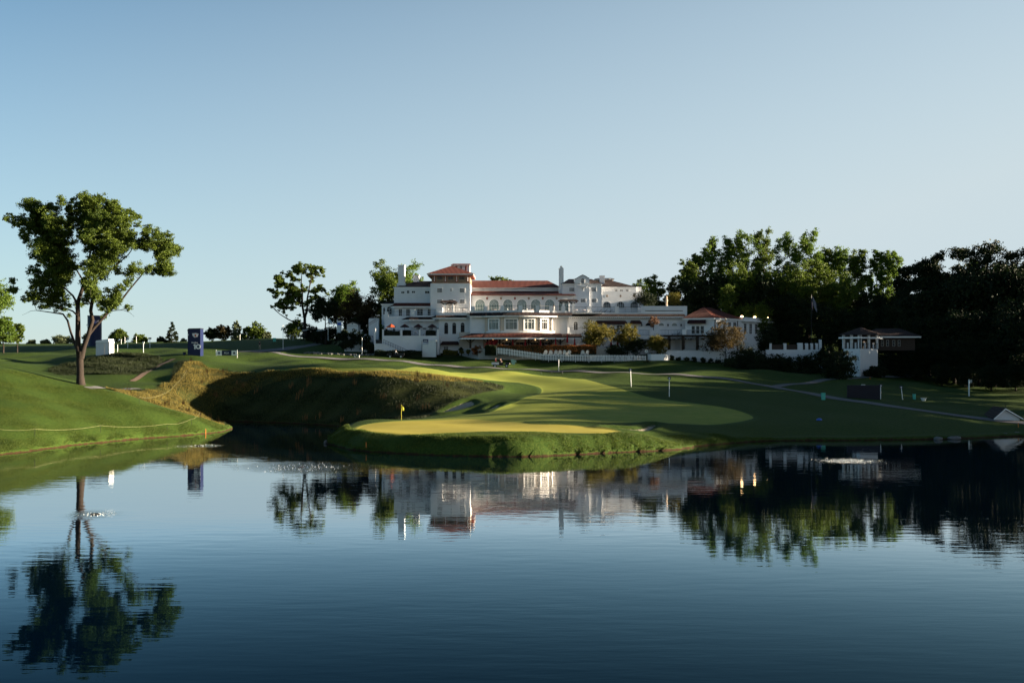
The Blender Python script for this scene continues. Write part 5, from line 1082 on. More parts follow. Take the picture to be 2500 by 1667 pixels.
gazebo(1362, 1413, 731, 242, UZ, 'dark-roofed pergola with white posts at the right of the gallery arches')
# pergola in front of the right wing
t = thing('pergola', Vector((XP(1668, 237), 237, ZP(856, 237))), 'large dark timber pergola with climbing plants below the right balcony', 'pergola'); zr = ZP(822, 236); zb = ZP(856, 236)
for px in (1634, 1668, 1703, 1738): MB().box(XP(px, 235.5) - .28, XP(px, 235.5) + .28, 235.5, 236, zb - .3, zr).build('post', M['wood'], t)
mb = MB(); mb.box(XP(1620, 235.5), XP(1750, 235.5), 235.3, 235.55, ZP(822, 235.5), ZP(819, 235.5))
for k_ in range(30): x = XP(1620 + k_ * 4.4, 235.5); mb.box(x, x + .12, 234.8, 238.5, ZP(819, 235.5) + .003, ZP(817.5, 235.5))
mb.build('beams', M['wood'], t)
V_, Q_ = leaves(np.random.default_rng(2), [(XP(p, 235.5) - t.location.x, -1.3 + .3 * (p % 3), ZP(827 if p % 2 else 820, 235.5) - t.location.z, .55, .3, .16) for p in range(1618, 1752, 5)] + [(XP(p, 235.5) - t.location.x, -1.4, ZP(y, 235.5) - t.location.z, .33, .3, .5) for p in (1634, 1668, 1703) for y in (832, 845)], 3500, .2, 4)
o = bpy.data.objects.new('climbing_plant', fast_mesh('climbing_plant', V_, Q_, LM['dark'], False)); COL.objects.link(o); o.parent = t
# walls to the right
t = thing('retaining_wall', Vector((XP(1700, 233), 233, ZP(886, 233))), 'white retaining wall behind the row of round shrubs', 'wall')
MB().box(XP(1626, 233), XP(1768, 233), 233, 233.5, ZP(900, 233), ZP(856, 233)).build('wall', M['stucco'], t); MB().box(XP(1625.5, 233), XP(1768.5, 233), 232.95, 233.55, ZP(856, 233) + .003, ZP(854.7, 233)).build('coping', M['concrete'], t)
for px in (1633, 1669, 1706, 1741): MB().box(XP(px, 233), XP(px + 5, 233), 232.93, 233.57, ZP(854.7, 233) + .003, ZP(853.7, 233)).build('cap', M['trim'], t)
for i, (px, top, w, bs) in enumerate(((1640,866,12,884),(1657,868,16,888),(1676,869,18,890),(1694,870,15,891),(1716,871,17,893),(1735,873,18,894),(1752,877,16,896))):
    bush('round dark shrub in front of the white retaining wall, %s from the left' % ['leftmost','second','third','fourth','fifth','sixth','seventh'][i], px, top, w, 231.5, 'dark', 1600, base=ZP(bs, 231.5), group='row of round shrubs before the retaining wall')
t = thing('octagonal_wall', Vector((XP(1606, 230.5), 231, ZP(884, 230.5))), 'white faceted wall at the right end of the picket fence', 'wall')
z0, z1 = ZP(886, 230), ZP(864.5, 230.5); fp = [(XP(1581, 231), 231), (XP(1590, 230), 230), (XP(1621, 230), 230), (XP(1632, 231.2), 231.2), (XP(1632, 233), 233), (XP(1581, 233), 233)]
MB().prism([(x, y, z0) for x, y in fp], (0, 0, z1 - z0)).build('wall', M['trim'], t)
# picket fence
fpx = [(1213,863.5,230),(1240,866,229.6),(1280,872,229),(1327,879,228),(1380,880.5,228),(1434,881.5,228.3),(1500,881.5,228.8),(1545,882,229.5),(1580,883,230.3)]
fp = [Vector(W(a, b, c)) for a, b, c in fpx]; t = thing('picket_fence', fp[0], 'curving white picket fence below the rust hedge', 'fence')
sg = []; 
for a, b in zip(fp[:-1], fp[1:]):
    n = max(1, int((b - a).length / .32)); sg += [a.lerp(b, i / n) for i in range(n)]
mb = MB(); rl = MB()
for i, p in enumerate(sg):
    u = (sg[min(i + 1, len(sg) - 1)] - sg[max(i - 1, 0)]).normalized() * .095; p = Vector((p.x, p.y, min(p.z, max(p.z, gz(p.x, p.y)))))
    hgt = 1.32; d = Vector((0, .02, 0)); mb.prism([p - u, p + u, p + u + UP * (hgt - .2), p + UP * hgt, p - u + UP * (hgt - .2)], d)
mb.build('pickets', M['white'], t)
for z_ in (.35, 1.0):
    rl = MB()
    for a, b in zip(sg[:-4:4], sg[4::4]): rl.bar(a + UP * z_ + Vector((0, .05, 0)), b + UP * z_ + Vector((0, .05, 0)), .04, .08)
    rl.build('rail', M['white'], t)
for p in sg[::8]: MB().bar(p + Vector((0, .1, -.3)), p + Vector((0, .1, 1.2)), .09).build('post', M['white'], t)
t = thing('wire_fence', hit(1220, 866), 'thin black wire fence on posts just in front of the picket fence', 'fence')
wp = [Vector(W(a, b + 1.5, c - .9)) for a, b, c in fpx[1:]]; mb = MB()
for a, b in zip(wp[:-1], wp[1:]):
    for z_ in (.4, .85): mb.bar(a + UP * z_, b + UP * z_, .018)
mb.build('wires', M['dark'], t)
for a, b in zip(wp[:-1], wp[1:]):
    for k_ in range(3): p = a.lerp(b, k_ / 3); MB().bar(p - UP * .3, p + UP * .95, .04).build('post', M['dark'], t)
# garden chairs
def adirondack(loc, rz, label, group='white garden chairs by the picket fence'):
    t = thing('garden_chair', loc, label, 'chair', group, 0); c, s_ = math.cos(rz), math.sin(rz)
    def T(x, y, z): return Vector((loc.x + x * c - y * s_, loc.y + x * s_ + y * c, loc.z + z))
    mb = MB()
    for k_ in range(5): # fan back
        x = (-.24 + .12 * k_); hh = (.92, 1.05, 1.1, 1.05, .92)[k_]; mb.prism([T(x * .8 - .05, -.15, .3), T(x * .8 + .05, -.15, .3), T(x * 1.2 + .055, -.38, hh - .04), T(x * 1.2, -.39, hh), T(x * 1.2 - .055, -.38, hh - .04)], T(0, .03, 0) - T(0, 0, 0))
    mb.build('backrest', M['white'], t)
    MB().prism([T(-.28, -.15, .28), T(.28, -.15, .28), T(.28, .38, .38), T(-.28, .38, .38)], (0, 0, .03)).build('seat', M['white'], t)
    for a in (-1, 1):
        MB().prism([T(a * .3, -.32, .56), T(a * .42, -.32, .56), T(a * .42, .42, .58), T(a * .3, .42, .58)], (0, 0, .03)).build('armrest', M['white'], t)
        MB().bar(T(a * .33, .34, 0), T(a * .33, .34, .57), .07, .05).build('leg', M['white'], t); MB().bar(T(a * .3, -.5, 0), T(a * .3, .3, .34), .05, .08).build('leg', M['white'], t)
    return t
nm_ = ['leftmost', 'second', 'third', 'fourth', 'fifth', 'sixth']
for i, px in enumerate((1332, 1344.5, 1357, 1367, 1378.5, 1389)): adirondack(Vector((XP(px, 229.3), 229.3, ZP(867.5, 229.3))), rnd.uniform(-.2, .2), 'white fan-backed garden chair, %s in the row of six above the fence' % nm_[i])
for i, px in enumerate((1422.5, 1433)): adirondack(Vector((XP(px, 229.5), 229.5, ZP(867.5, 229.5))), .3 * i, 'white garden chair, %s one of the pair right of the row of six' % ('left', 'right')[i])
for i, px in enumerate((1441, 1454, 1471, 1505, 1519, 1534, 1550)): adirondack(Vector((XP(px, 229.7), 229.7, ZP(882, 229.7))), rnd.uniform(-.5, .5), 'white garden chair seen through the fence pickets, %s' % ORD[i])
LN = MB().prism([(XP(1318, 229), 228.7, 7.5), (XP(1440, 229), 228.9, 7.5), (XP(1440, 231), 230.4, 7.5), (XP(1318, 231), 230.4, 7.5)], (0, 0, ZP(868, 229.3) - 7.5)).build('garden_bed', LM['dark'])
tag(LN, 'planted strip behind the picket fence', kind='structure')
# patio trees
def ptree(nm, lb, px, top, w, D, kd, lf, n, base, sd, **k): return place(nm, lb, px, top, w, D, kd, lf, n, .2, sd, 'ornamental trees before the clubhouse', base=ZP(base, D), tr=.12, **k)
ptree('patio_tree', 'large round golden-green tree on the patio, right of the porch', 1455, 782, 100, 233.5, 'round', 'gold', 16000, 862, 501, clumps=10, hollow=.25)
ptree('patio_tree', 'smaller golden tree right of the large round patio tree', 1531, 795, 76, 234.5, 'round', 'gold', 11000, 866, 502, clumps=9)
ptree('patio_shrub', 'dark rounded shrub beneath the smaller golden tree', 1552, 826, 60, 233, 'bush', 'dark', 6000, 868, 503); ptree('patio_shrub', 'low dark bush behind the right half of the picket fence', 1508, 848, 80, 232, 'bush', 'dark', 6000, 868, 504)
ptree('patio_shrub', 'pale-leaved magnolia-like shrub left of the pergola', 1604, 814, 66, 232.5, 'bush', 'gold', 9000, 868, 505)
ptree('balcony_tree', 'thin pinkish small tree growing from the white planter wall', 1595, 772, 28, 239.2, 'oak', 'pink', 2200, 818, 506); bush('low dark shrub in the grass below the picket fence', 1580, 884, 30, 225, 'dark', 2500, base=ZP(891, 225), name='low_shrub', group=None)
bush('dense dark vine-like shrub on the right terrace beside the arches', 1575, 714, 66, 244, 'dark', 6000, base=ZP(748, 244), name='terrace_shrub', group='shrubs on the right terrace'); bush('golden-green rounded shrub on the parapet behind the statue', 1646, 710, 48, 249, 'gold', 4000, base=ZP(750, 249), name='terrace_shrub', group='shrubs on the right terrace')
t = thing('statue', Vector((XP(1627, 243), 243, ZP(747, 243))), 'pale weathered statue-like ornament standing on the parapet', 'statue'); x, y, z = t.location
MB().lathe((x, y, z), [(.25, 0), (.28, .12), (.2, .25), (.24, .9), (.34, 1.15), (.2, 1.5), (.26, 1.75), (.16, 2.05), (.03, 2.15)], 10).build('figure', mat('weathered_stone', (.42, .33, .25), .9, .35, 5, .6, 9), t, True)
# dark trees before the pavilion and along the right walls
for px, top, w, D, bs, kd, lf, lb in ((1772,793,126,229,900,'oak','copper','wide flat-topped tree in front of the corner pavilion'),(1815,845,130,227,912,'bush','dark','dark shrub mass below the corner pavilion'),(1880,795,70,236,900,'dense','dark','dark tree hiding the end of the right wing'),(1898,868,90,225,922,'bush','dark','dark bush below the left part of the piered wall'),
        (1970,862,110,222,928,'bush','dark','dark bush mass below the middle of the piered wall'),(2046,858,104,208,930,'bush','dark','big dark bush left of the pavilion foundation corner'),(2016,838,44,222,925,'dense','dark','small dark tree in front of the piered wall'),(2140,893,60,214,925,'bush','dark','dark bush at the right foot of the far pavilion'),(1840,870,110,224,915,'bush','dark','dark bush at the foot of the flat-topped tree'),(2200,850,110,226,935,'dense','dark','dark tree right of the far pavilion')):
    k += 1; place('dark_shrub' if kd == 'bush' else 'garden_tree', lb, px, top, w, D, kd, lf, 9000, .26, 600 + k, 'dark planting along the right walls', base=ZP(bs, D), tr=.14)
t = thing('piered_wall', Vector((XP(1940, 230), 230, ZP(900, 230))), 'white wall with square piers and dark gaps right of the clubhouse', 'wall')
MB().box(XP(1870, 230), XP(2010, 230), 230, 230.5, ZP(925, 230), ZP(853.5, 230)).build('wall', M['stucco'], t)
for a, b, tp in ((1879,1884,838),(1913,1920,838),(1947,1960,837),(1966,1973,838),(1979,1985,838),(1991,1997,838),(2000,2006,829)): MB().box(XP(a, 230), XP(b, 230), 229.97, 230.45, ZP(853.5, 230) + .003, ZP(tp, 230)).build('pier', M['stucco'], t)
mb = MB()
for a, b in ((1884,1913),(1920,1947),(1960,1966),(1973,1979),(1985,1991)): mb.box(XP(a, 230), XP(b, 230), 230.1, 230.3, ZP(853.5, 230) + .005, ZP(841, 230))
mb.build('gate_panel', M['wood'], t)
# far right pavilion
D = 214; c0 = Vector((XP(2100, D), D, 0)); cl = Vector((XP(2060, D + 3), D + 3, 0)); cr = Vector((XP(2143, D + 4.5), D + 4.5, 0)); cb = cl + cr - c0; zb = 4.5; zm = ZP(851, D); zt = ZP(817, D)
t = thing('pavilion', c0 + UP * zb, 'white pavilion with a low tiled roof on a tall white foundation, far right', 'pavilion')
MB().prism([(*p[:2], zb - 1) for p in (cl, c0, cr, cb)], (0, 0, zm - zb + 1)).build('foundation', M['stucco'], t)
for a, b in ((cl, c0), (c0, cr)):
    for q in (0.02, .5, .97): p = a.lerp(b, q); MB().box(p.x - .22, p.x + .22, p.y + .03, p.y + .5, zm + .003, zt).build('column', M['stucco'], t)
    railing([tuple(a[:2]), tuple(b[:2])], zm, zm + 1.0, par=t)
    for q in (.26, .74): p = a.lerp(b, q) + Vector((0, .0, 0)); MB().box(p.x - .13, p.x + .13, p.y - .05, p.y + .3, zm + .003, zm + 1.15).build('pier', M['stucco'], t)
MB().prism([(*(p + (cb - c0) * .3)[:2], zm) for p in (cl, c0, cr, cb)], (0, 0, zt - zm)).build('inner_wall', M['wood'], t)
A_ = [c0.lerp(p, 0) for p in ()]; ce = (cl + cr) / 2
def e_(p, k_=1.35): return ce + (p - ce) * k_
rr_ = [e_(cl) + UP * zt, e_(c0, 1.2) + UP * zt, e_(cr) + UP * zt, e_(cb) + UP * zt]
MB().add(rr_ + [ce + UP * ZP(798, D + 3)], [(0, 1, 4), (1, 2, 4), (2, 3, 4), (3, 0, 4), (3, 2, 1, 0)]).build('roof', M['tile_dark'], t); MB().prism([ce + (p - ce) * .97 - UP * .3 for p in rr_], (0, 0, .29)).build('fascia', M['trim'], t)
x0, x1 = XP(2118, D + 8), XP(2225, D + 8); MB().box(x0, x1, D + 6, D + 12, zm - .3, zt - .2).build('wing', M['wood'], t); hip(x0 - 1, x1 + 1, D + 5, D + 13, zt - .2, x0 + 2, x1 - 2, D + 9, ZP(801, D + 6), 'tile_dark', par=t)
for px in (2151, 2164, 2179, 2192): win(t, (XP(px, D + 6), D + 6, zm + .5), (1, 0, 0), .45, 1.2, 1, 2, 'glass', fm='concrete', fw=.04)
# small gabled house at the right edge
hp_ = hit(2440, 1003); hx, hy = XP(2452, 148), 148; z = gz(hx, hy)
t = thing('pump_house', Vector((hx, hy, z)), 'small gabled white hut with tiled roof, half cut by the right edge', 'hut'); x0, x1 = XP(2423, 148), XP(2495, 148); zr, ze = ZP(997, 148), ZP(1021, 148); xm = (x0 + x1) / 2 - .4
MB().prism([(x0 + .3, 148, ze - 2), (x1 - .3, 148, ze - 2), (x1 - .3, 148, ze), (xm, 148, zr - .12), (x0 + .3, 148, ze)], (.8, 5, 0)).build('wall', M['stucco'], t)
for a, b in (((x0, ze - .05), (xm, zr)), ((xm, zr), (x1, ze - .05))):
    MB().prism([(a[0], 147.6, a[1]), (b[0], 147.6, b[1]), (b[0], 147.6, b[1] + .1), (a[0], 147.6, a[1] + .1)], (.9, 5.8, 0)).build('roof', M['tile_dark'], t); MB().prism([(a[0], 147.5, a[1] - .12), (b[0], 147.5, b[1] - .12), (b[0], 147.5, b[1] + .04), (a[0], 147.5, a[1] + .04)], (0, .08, 0)).build('bargeboard', M['trim'], t)
MB().tube([(xm, 147.6, zr), (xm, 147.6, zr + .6)], .03).build('finial', M['dark'], t)
# sign posts
def post_at(px, top, bot, label, w=.09, m='white', name='sign_post', cat='post', head=None, group=None, lean=0):
    p = hit(px, bot); s = F / p.y; h = (bot - top) / s; t = thing(name, p, label, cat, group); x, y, z = p
    MB().tube([(x, y, z - .2), (x - lean, y, z + h)], w * .5, 8).build('pole', M[m], t)
    if head: a, b, mm = head; MB().box(x - lean - a / s / 2, x - lean + a / s / 2, y - .06, y + .06, z + h - b / s, z + h).build('sign', M[mm], t)
    return t, p, s, h
mg = 'white marker posts across the lawn'
def mp(px, top, bot, lb, head=(7, 6, 'navy'), **k_):
    t, p, s, h = post_at(px, top, bot, lb, .11, head=head, group=mg, **k_)
    if head: MB().box(p.x - 1.6 / s - k_.get('lean', 0), p.x + 1.6 / s - k_.get('lean', 0), p.y - .085, p.y - .062, p.z + h - 4.5 / s, p.z + h - 2 / s).build('lettering', M['white'], t)
mp(1364, 873, 907, 'white marker post with grey top on the grass above the cart path', (4, 5, 'stone')); mp(1541, 899, 944, 'white post with blue square sign, nearer the picket fence of two on the shaded lawn', lean=.12); mp(1634, 920, 968, 'white post with blue square sign, lower right one of two on the shaded lawn')
mp(2150, 938, 974, 'white post with blue sign at the right end of the navy screen'); mp(2204, 942, 975, 'leaning white post with blue sign right of the navy screen', lean=.25); mp(884, 824, 868, 'plain white pole in front of the dark bushes left of the clubhouse', None); 
mp(287, 841, 859, 'short white post beside the white marquee box', None); mp(350, 834, 861, 'white post between marquee box and spruce', (5, 4, 'white')); mp(312, 825, 850, 'white post with small blue head behind the marquee box', (5, 4, 'navy')); mp(366, 824, 849, 'tall white post with blue sign on the crest left of the spruce', (7, 4, 'navy')); mp(333, 821, 838, 'thin white post on the crest', None); mp(305, 822, 838, 'thin white post on the crest near the round skyline tree', None); mp(296, 828, 840, 'short thin white post on the crest', None)
mp(467, 844, 866, 'white pole standing before the blue tower numbered 10', None); mp(586, 815, 829, 'thin white post on the skyline beside the slender pale tree', None)
t, p, s, h = post_at(2366, 926, 967, 'white post with a hanging round emblem sign, far right', .22); x, y, z = p
MB().box(x - .1, x + 7 / s, y - .05, y + .05, z + h - 2.4 / s, z + h - 1.4 / s).build('arm', M['white'], t); MB().tube([(x + 4.5 / s, y - .04, z + h - 5.5 / s), (x + 4.5 / s, y + .04, z + h - 5.5 / s)], 2.6 / s, 14).build('sign', M['white'], t); MB().tube([(x + 4.5 / s, y - .06, z + h - 5.5 / s), (x + 4.5 / s, y - .042, z + h - 5.5 / s)], 1.4 / s, 12).build('emblem', M['navy'], t)
# hazard stakes at the waterline
for px, bot, hh, lb in ((502,1057,8,'orange stake at the tip of the left bank'),(815,1058,8,'orange stake on the left nose of the green'),(894,1094,15,'orange stake on the dark bank of the green'),(2486,1043,11,'orange stake beside the path at the right edge'),(2124,925,5,'tiny orange stake near the side path')):
    post_at(px, bot - hh, bot, lb, .09, 'stake', 'hazard_stake', 'stake', group='orange hazard stakes')
for i, px in enumerate((1321, 1347, 1373)): post_at(px, 907, 912, 'tiny dark stake in the grass below the cart path, %s of three' % ['first', 'second', 'third'][i], .07, 'dark', 'ground_stake', 'stake', group='tiny dark stakes')
# flagstick on the green
t, p, s, h = post_at(980, 988, 1025, 'thin flagstick with a yellow flag on the putting green', .045, 'yellow', 'flagstick', 'flag'); x, y, z = p
mb = MB(); mb.add([(x, y, z + h), (x, y, z + h - .55), (x + .16, y, z + h - .72), (x + .32, y + .03, z + h - .66), (x + .30, y + .05, z + h - .4), (x + .14, y - .02, z + h - .16)], [(0, 1, 2, 5), (5, 2, 3, 4)]); mb.v += [v + Vector((0, .01, 0)) for v in mb.v]; mb.f += [tuple(i + 6 for i in reversed(f)) for f in mb.f]; mb.build('flag', M['yellow'], t)
# flags near the clubhouse
def flagpole(px, top, bot, lb, m, D=None, w=10, hgt=12, droop=0):
    if D: p = Vector((XP(px, D), D, ZP(bot, D)))
    else: p = hit(px, bot)
    s = F / p.y; h = (bot - top) / s; t = thing('flagpole', p, lb, 'flag'); x, y, z = p; MB().tube([(x, y, z - .3), (x, y, z + h)], .05, 6).build('pole', M['white'], t)
    n = 6; mb = MB(); vs = []
    for j in range(2):
        for i in range(n + 1): q = i / n; vs.append((x + q * w / s * (1 - droop * .5), y + .12 * math.sin(q * 7), z + h - (j * hgt / s) - q * q * w / s * (.5 + droop) + (.0 if j == 0 else q * hgt / s * .3)))
    mb.add(vs, [(i, n + 1 + i, n + 2 + i, i + 1) for i in range(n)]); m2 = mb.v[:]; mb.add([v + Vector((0, .02, 0)) for v in m2], [(i + 1, n + 2 + i, n + 1 + i, i) for i in range(n)]); mb.build('flag', M[m], t); return t
M['teal'] = mat('teal_cloth', (.05, .14, .2), .7, .1); M['flagwhite'] = mat('pale_blue_cloth', (.45, .52, .58), .7, .1); M['dimcloth'] = mat('shaded_stripe_cloth', (.16, .16, .2), .8, .1)
flagpole(691, 794, 853, 'white flagpole with a drooping teal flag on the left lawn', 'teal', w=7, hgt=10, droop=1.6); flagpole(801, 778, 828, 'flagpole with a white flag before the dark trees', 'flagwhite', 250, 12, 9, .3); flagpole(823, 780, 812, 'shorter flagpole with pale flag beside the blue and white sign', 'flagwhite', 252, 4, 8, .5)
M['usflag'] = mat('shaded_flag_cloth', (.05, .05, .10), .7, .1)  # flag, stripes and pole darkened: their shade is put into the colours
t = flagpole(1981, 720, 850, 'tall pole with a drooping striped national flag against the dark wood', 'usflag', 236, 16, 26, 1.6); [o_.data.materials.__setitem__(0, M['dark']) for o_ in COL.objects if o_.parent == t and o_.name.startswith('pole')]; x, y, z = t.location; s = F / 236; 
mb = MB()
for i in range(5): mb.bar((x + (2 + i * .5) / s, y - .16, z + (126 - i * 5) / s), (x + (11 + i * .6) / s, y - .16, z + (108 - i * 5) / s), .05, .12)
mb.build('stripes', M['dimcloth'], t)
# towers
def text_obj(par, txt, loc, size, m, depth=.03, rx=90, name='lettering', align='CENTER'):
    cu = bpy.data.curves.new(name, 'FONT'); cu.body = txt; cu.size = size; cu.extrude = depth; cu.align_x = align; o = bpy.data.objects.new('tmp', cu); COL.objects.link(o)
    dg = bpy.context.evaluated_depsgraph_get(); me = bpy.data.meshes.new_from_object(o.evaluated_get(dg)); bpy.data.objects.remove(o)
    o2 = bpy.data.objects.new(name, me); me.materials.clear(); me.materials.append(m); COL.objects.link(o2)
    o2.rotation_euler = (R(rx), 0, 0); o2.location = Vector(loc) - (par.location if par else Vector((0, 0, 0))); o2.parent = par; return o2
p = hit(473, 868); s = F / p.y; x, y, z = p; t = thing('hole_tower', p, 'tall blue three-sided tower sign numbered 10 on the left mound', 'tower sign')
w = 31 / s; hL, hR = (868 - 808) / s, (868 - 803) / s
MB().prism([(x - w * .48, y, z - .3), (x + w * .52, y, z - .3), (x + w * .52, y, z + hR), (x - w * .42, y, z + hR - .06), (x - w * .48, y, z + hL)], (0, 2.0, 0)).build('body', M['navy'], t)
MB().prism([(x - w * .5, y - .06, z + hL + .003), (x - w * .38, y - .06, z + hR - .05), (x + w * .54, y - .06, z + hR + .003), (x + w * .54, y - .06, z + hR + .14), (x - w * .4, y - .06, z + hR + .1), (x - w * .52, y - .06, z + hL + .14)], (0, 2.1, 0)).build('cap', M['dark'], t)
mb = MB(); dz = z + 15.8 / s; dh = 12.2 / s; x1_ = x + w * .04
mb.prism([(x1_, y, dz), (x1_ + .24, y, dz), (x1_ + .24, y, dz + dh), (x1_ + .04, y, dz + dh), (x1_ - .2, y, dz + dh * .84), (x1_ - .12, y, dz + dh * .70), (x1_, y, dz + dh * .78)], (0, -.03, 0)); mb.build('digit', M['white'], t)
cx_ = x + w * .35; mb = MB(); n_ = 20; vs_ = [(cx_ + a_ * math.cos(2 * math.pi * i / n_), y - d_, dz + dh / 2 + b_ * math.sin(2 * math.pi * i / n_)) for a_, b_, d_ in ((.46, dh / 2, 0), (.46, dh / 2, .03), (.21, dh * .28, .03), (.21, dh * .28, 0)) for i in range(n_)]
mb.add(vs_, [(l * n_ + i, l * n_ + (i + 1) % n_, (l + 1) * n_ + (i + 1) % n_, (l + 1) * n_ + i) for l in range(3) for i in range(n_)]); mb.build('digit', M['white'], t); 
mb = MB(); 
for i in range(6): mb.box(x - w * .16 + i * .19, x - w * .16 + i * .19 + .12, y - .03, y, z + 30.5 / s, z + (33.2 if i in (0, 3) else 32.4) / s)
mb.build('lettering', M['white'], t)
mb = MB(); mb.prism([(x - w * .12, y, z + 54 / s), (x - w * .1, y, z + 49 / s), (x + w * .05, y, z + 44 / s), (x + w * .3, y, z + 46 / s), (x + w * .38, y, z + 53 / s), (x + w * .12, y, z + 55 / s)], (0, -.03, 0)); mb.build('emblem', M['canvas'], t); MB().ball((x + w * .13, y - .03, z + 49 / s), (.16, .03, .22), 8, 5).build('emblem', M['ornament'], t)
MB().box(x - w * .46, x - w * .40, y - .03, y, z + 49 / s, z + 53 / s).build('emblem', M['white'], t)
t = thing('equipment_box', Vector((x - 23 / s, y + .2, z)), 'small blue box at the left foot of the tower numbered 10', 'box'); MB().box(x - 26.5 / s, x - 21 / s, y, y + .6, z - .4, z + .55).build('body', M['navy'], t); MB().box(x - 27 / s, x - 20.5 / s, y - .04, y + .64, z + .553, z + .62).build('lid', M['navy2'], t)
D = 262; x = XP(231, D); zb = ZP(834, D); s = F / D; t = thing('hole_tower', Vector((x, D, zb)), 'tall round blue tower numbered 9 behind the tall tree trunk', 'tower sign')
MB().tube([(x, D, zb - 1.5), (x, D, ZP(772, D))], 16.5 / s, 28).build('body', M['navy'], t); MB().tube([(x, D, ZP(772, D) + .003), (x, D, ZP(770.5, D))], 16.9 / s, 28).build('cap', M['navy2'], t)
text_obj(t, '9', (x - 12.5 / s, D - 12.5 / s, ZP(800, D)), 1.2, M['white'], .02)
# white marquee box
p = hit(253, 866); s = F / p.y; x, y, z = p; x0, x1 = x - 19 / s, x + 14 / s; h = 30 / s; t = thing('marquee_tent', p, 'small white canvas marquee box right of the tall tree', 'tent')
MB().box(x0, x1, y, y + 2.4, z - .4, z + h).build('body', M['canvas'], t); MB().prism([(x0 - .08, y - .1, z + h + .003), (x1 + .08, y - .1, z + h + .003), (x1 - .1, y - .1, z + h + .3), ((x0 + x1) / 2 + 1.1, y - .1, z + h + .62), (x0 + .1, y - .1, z + h + .34)], (0, 2.6, 0)).build('roof', M['white'], t)
MB().box(x1 - .9, x1 - .86, y - .03, y, z, z + h - .3).build('seam', M['stone'], t)
# banner board
p0 = hit(528, 868); y = p0.y - .6; s = F / y; z = gz(p0.x, y); t = thing('banner_board', Vector((XP(553, y), y, z)), 'low banner board with blue centre and white ends right of tower 10', 'banner'); zt_, zb_ = ZP(855.5, y), ZP(867.5, y)
MB().box(XP(541.5, y), XP(565, y), y, y + .05, zb_, zt_).build('panel', M['navy'], t)
for a, b in ((528, 541.3), (565.2, 578)):
    MB().box(XP(a, y), XP(b, y), y, y + .05, zb_, zt_).build('panel', M['white'], t); c = (XP(a, y) + XP(b, y)) / 2; zc = (zt_ + zb_) / 2; MB().prism([(c - .22, y - .001, zc - .2), (c + .22, y - .001, zc - .2), (c + .15, y - .001, zc + .1), (c, y - .001, zc + .26), (c - .15, y - .001, zc + .1)], (0, -.02, 0)).build('emblem', M['navy'], t)
text_obj(t, 'PGA', (XP(553, y), y - .02, (zt_ + zb_) / 2 - .16), .48, M['white'], .01)
for a in (527.5, 579): MB().bar((XP(a, y), y + .02, zb_ - .5), (XP(a, y), y + .02, zt_ + .15), .09).build('post', M['white'], t)
# gabled white shed and the blue and white sign
D = 247; zb = ZP(808, D); t = thing('shed', Vector((XP(860, D), D, zb)), 'white gabled shed with a dark roof left of the clubhouse', 'shed'); x0, x1 = XP(847, D), XP(874, D); xm = (x0 + x1) / 2
MB().prism([(x0, D, 11), (x1, D, 11), (x1, D, ZP(792, D)), (xm, D, ZP(787, D)), (x0, D, ZP(792, D))], (0, 4, 0)).build('wall', M['canvas'], t)
for a, b in (((x0 - .3, ZP(793, D)), (xm, ZP(786.2, D))), ((xm, ZP(786.2, D)), (x1 + .3, ZP(793, D)))): MB().prism([(a[0], D - .3, a[1] + .02), (b[0], D - .3, b[1] + .02), (b[0], D - .3, b[1] + .14), (a[0], D - .3, a[1] + .14)], (0, 4.6, 0)).build('roof', M['dark'], t)
MB().box(x0 + .1, x1 - .1, D - .02, D - .001, ZP(796, D), ZP(795.5, D)).build('trim', M['stone'], t); MB().ball((xm, D - .02, ZP(790, D)), (.16, .03, .16), 8, 5).build('emblem', M['navy'], t)
t = thing('terrace_wall', Vector((XP(880, 243), 243, ZP(830, 243))), 'white low wall with piers and hedge left of the outer stair', 'wall')
for a in (841, 880, 911): MB().box(XP(a, 241), XP(a + 5, 241), 241, 241.5, 9.5, ZP(805, 241)).build('pier', M['stucco'], t)
MB().box(XP(846, 241.2), XP(915, 241.2), 241.2, 241.4, 9.5, ZP(816, 241)).build('wall', M['stucco'], t)
for i_, (px, top, w, D_, bs) in enumerate(((838,800,32,240,835),(858,806,40,238.5,850),(886,806,44,238,860),(905,835,30,236.5,866),(845,832,40,237,850))): k += 1; place('dark_shrub', 'dark shrub in the bank of bushes beside the outer stair, %s' % ['leftmost upper','second','third','nearest the stair','lowest left'][i_], px, top, w, D_, 'bush', 'dark', 3500, .24, 700 + k, 'bank of dark bushes left of the clubhouse', base=ZP(bs, D_), tr=.08)
t = thing('outer_stair', Vector((XP(920, 246), 246, 12)), 'white outer stair with dark railing climbing to the left wing', 'stair'); D = 246
MB().prism([(XP(900, D), D, 13), (XP(924, D), D, 13), (XP(924, D), D, ZP(777, D)), (XP(902, D), D, ZP(777, D)), (XP(900, D), D, ZP(779, D))], (0, 1.5, 0)).build('steps', M['stucco'], t)
r = MB(); r.bar((XP(899, D), D - .05, ZP(791, D)), (XP(930, D), D - .05, ZP(771, D)), .08); r.bar((XP(899, D), D - .05, ZP(796, D)), (XP(930, D), D - .05, ZP(776, D)), .05); r.build('railing', M['dark'], t)
D = 251; t = thing('notice_sign', Vector((XP(829, D), D, ZP(812, D))), 'upright white sign with a blue band beside the shed', 'sign'); MB().box(XP(823, D), XP(834, D), D, D + .1, ZP(812, D), ZP(783, D)).build('panel', M['canvas'], t); MB().box(XP(823.5, D), XP(833.5, D), D - .03, D - .001, ZP(794, D), ZP(787.5, D)).build('band', M['blue'], t)
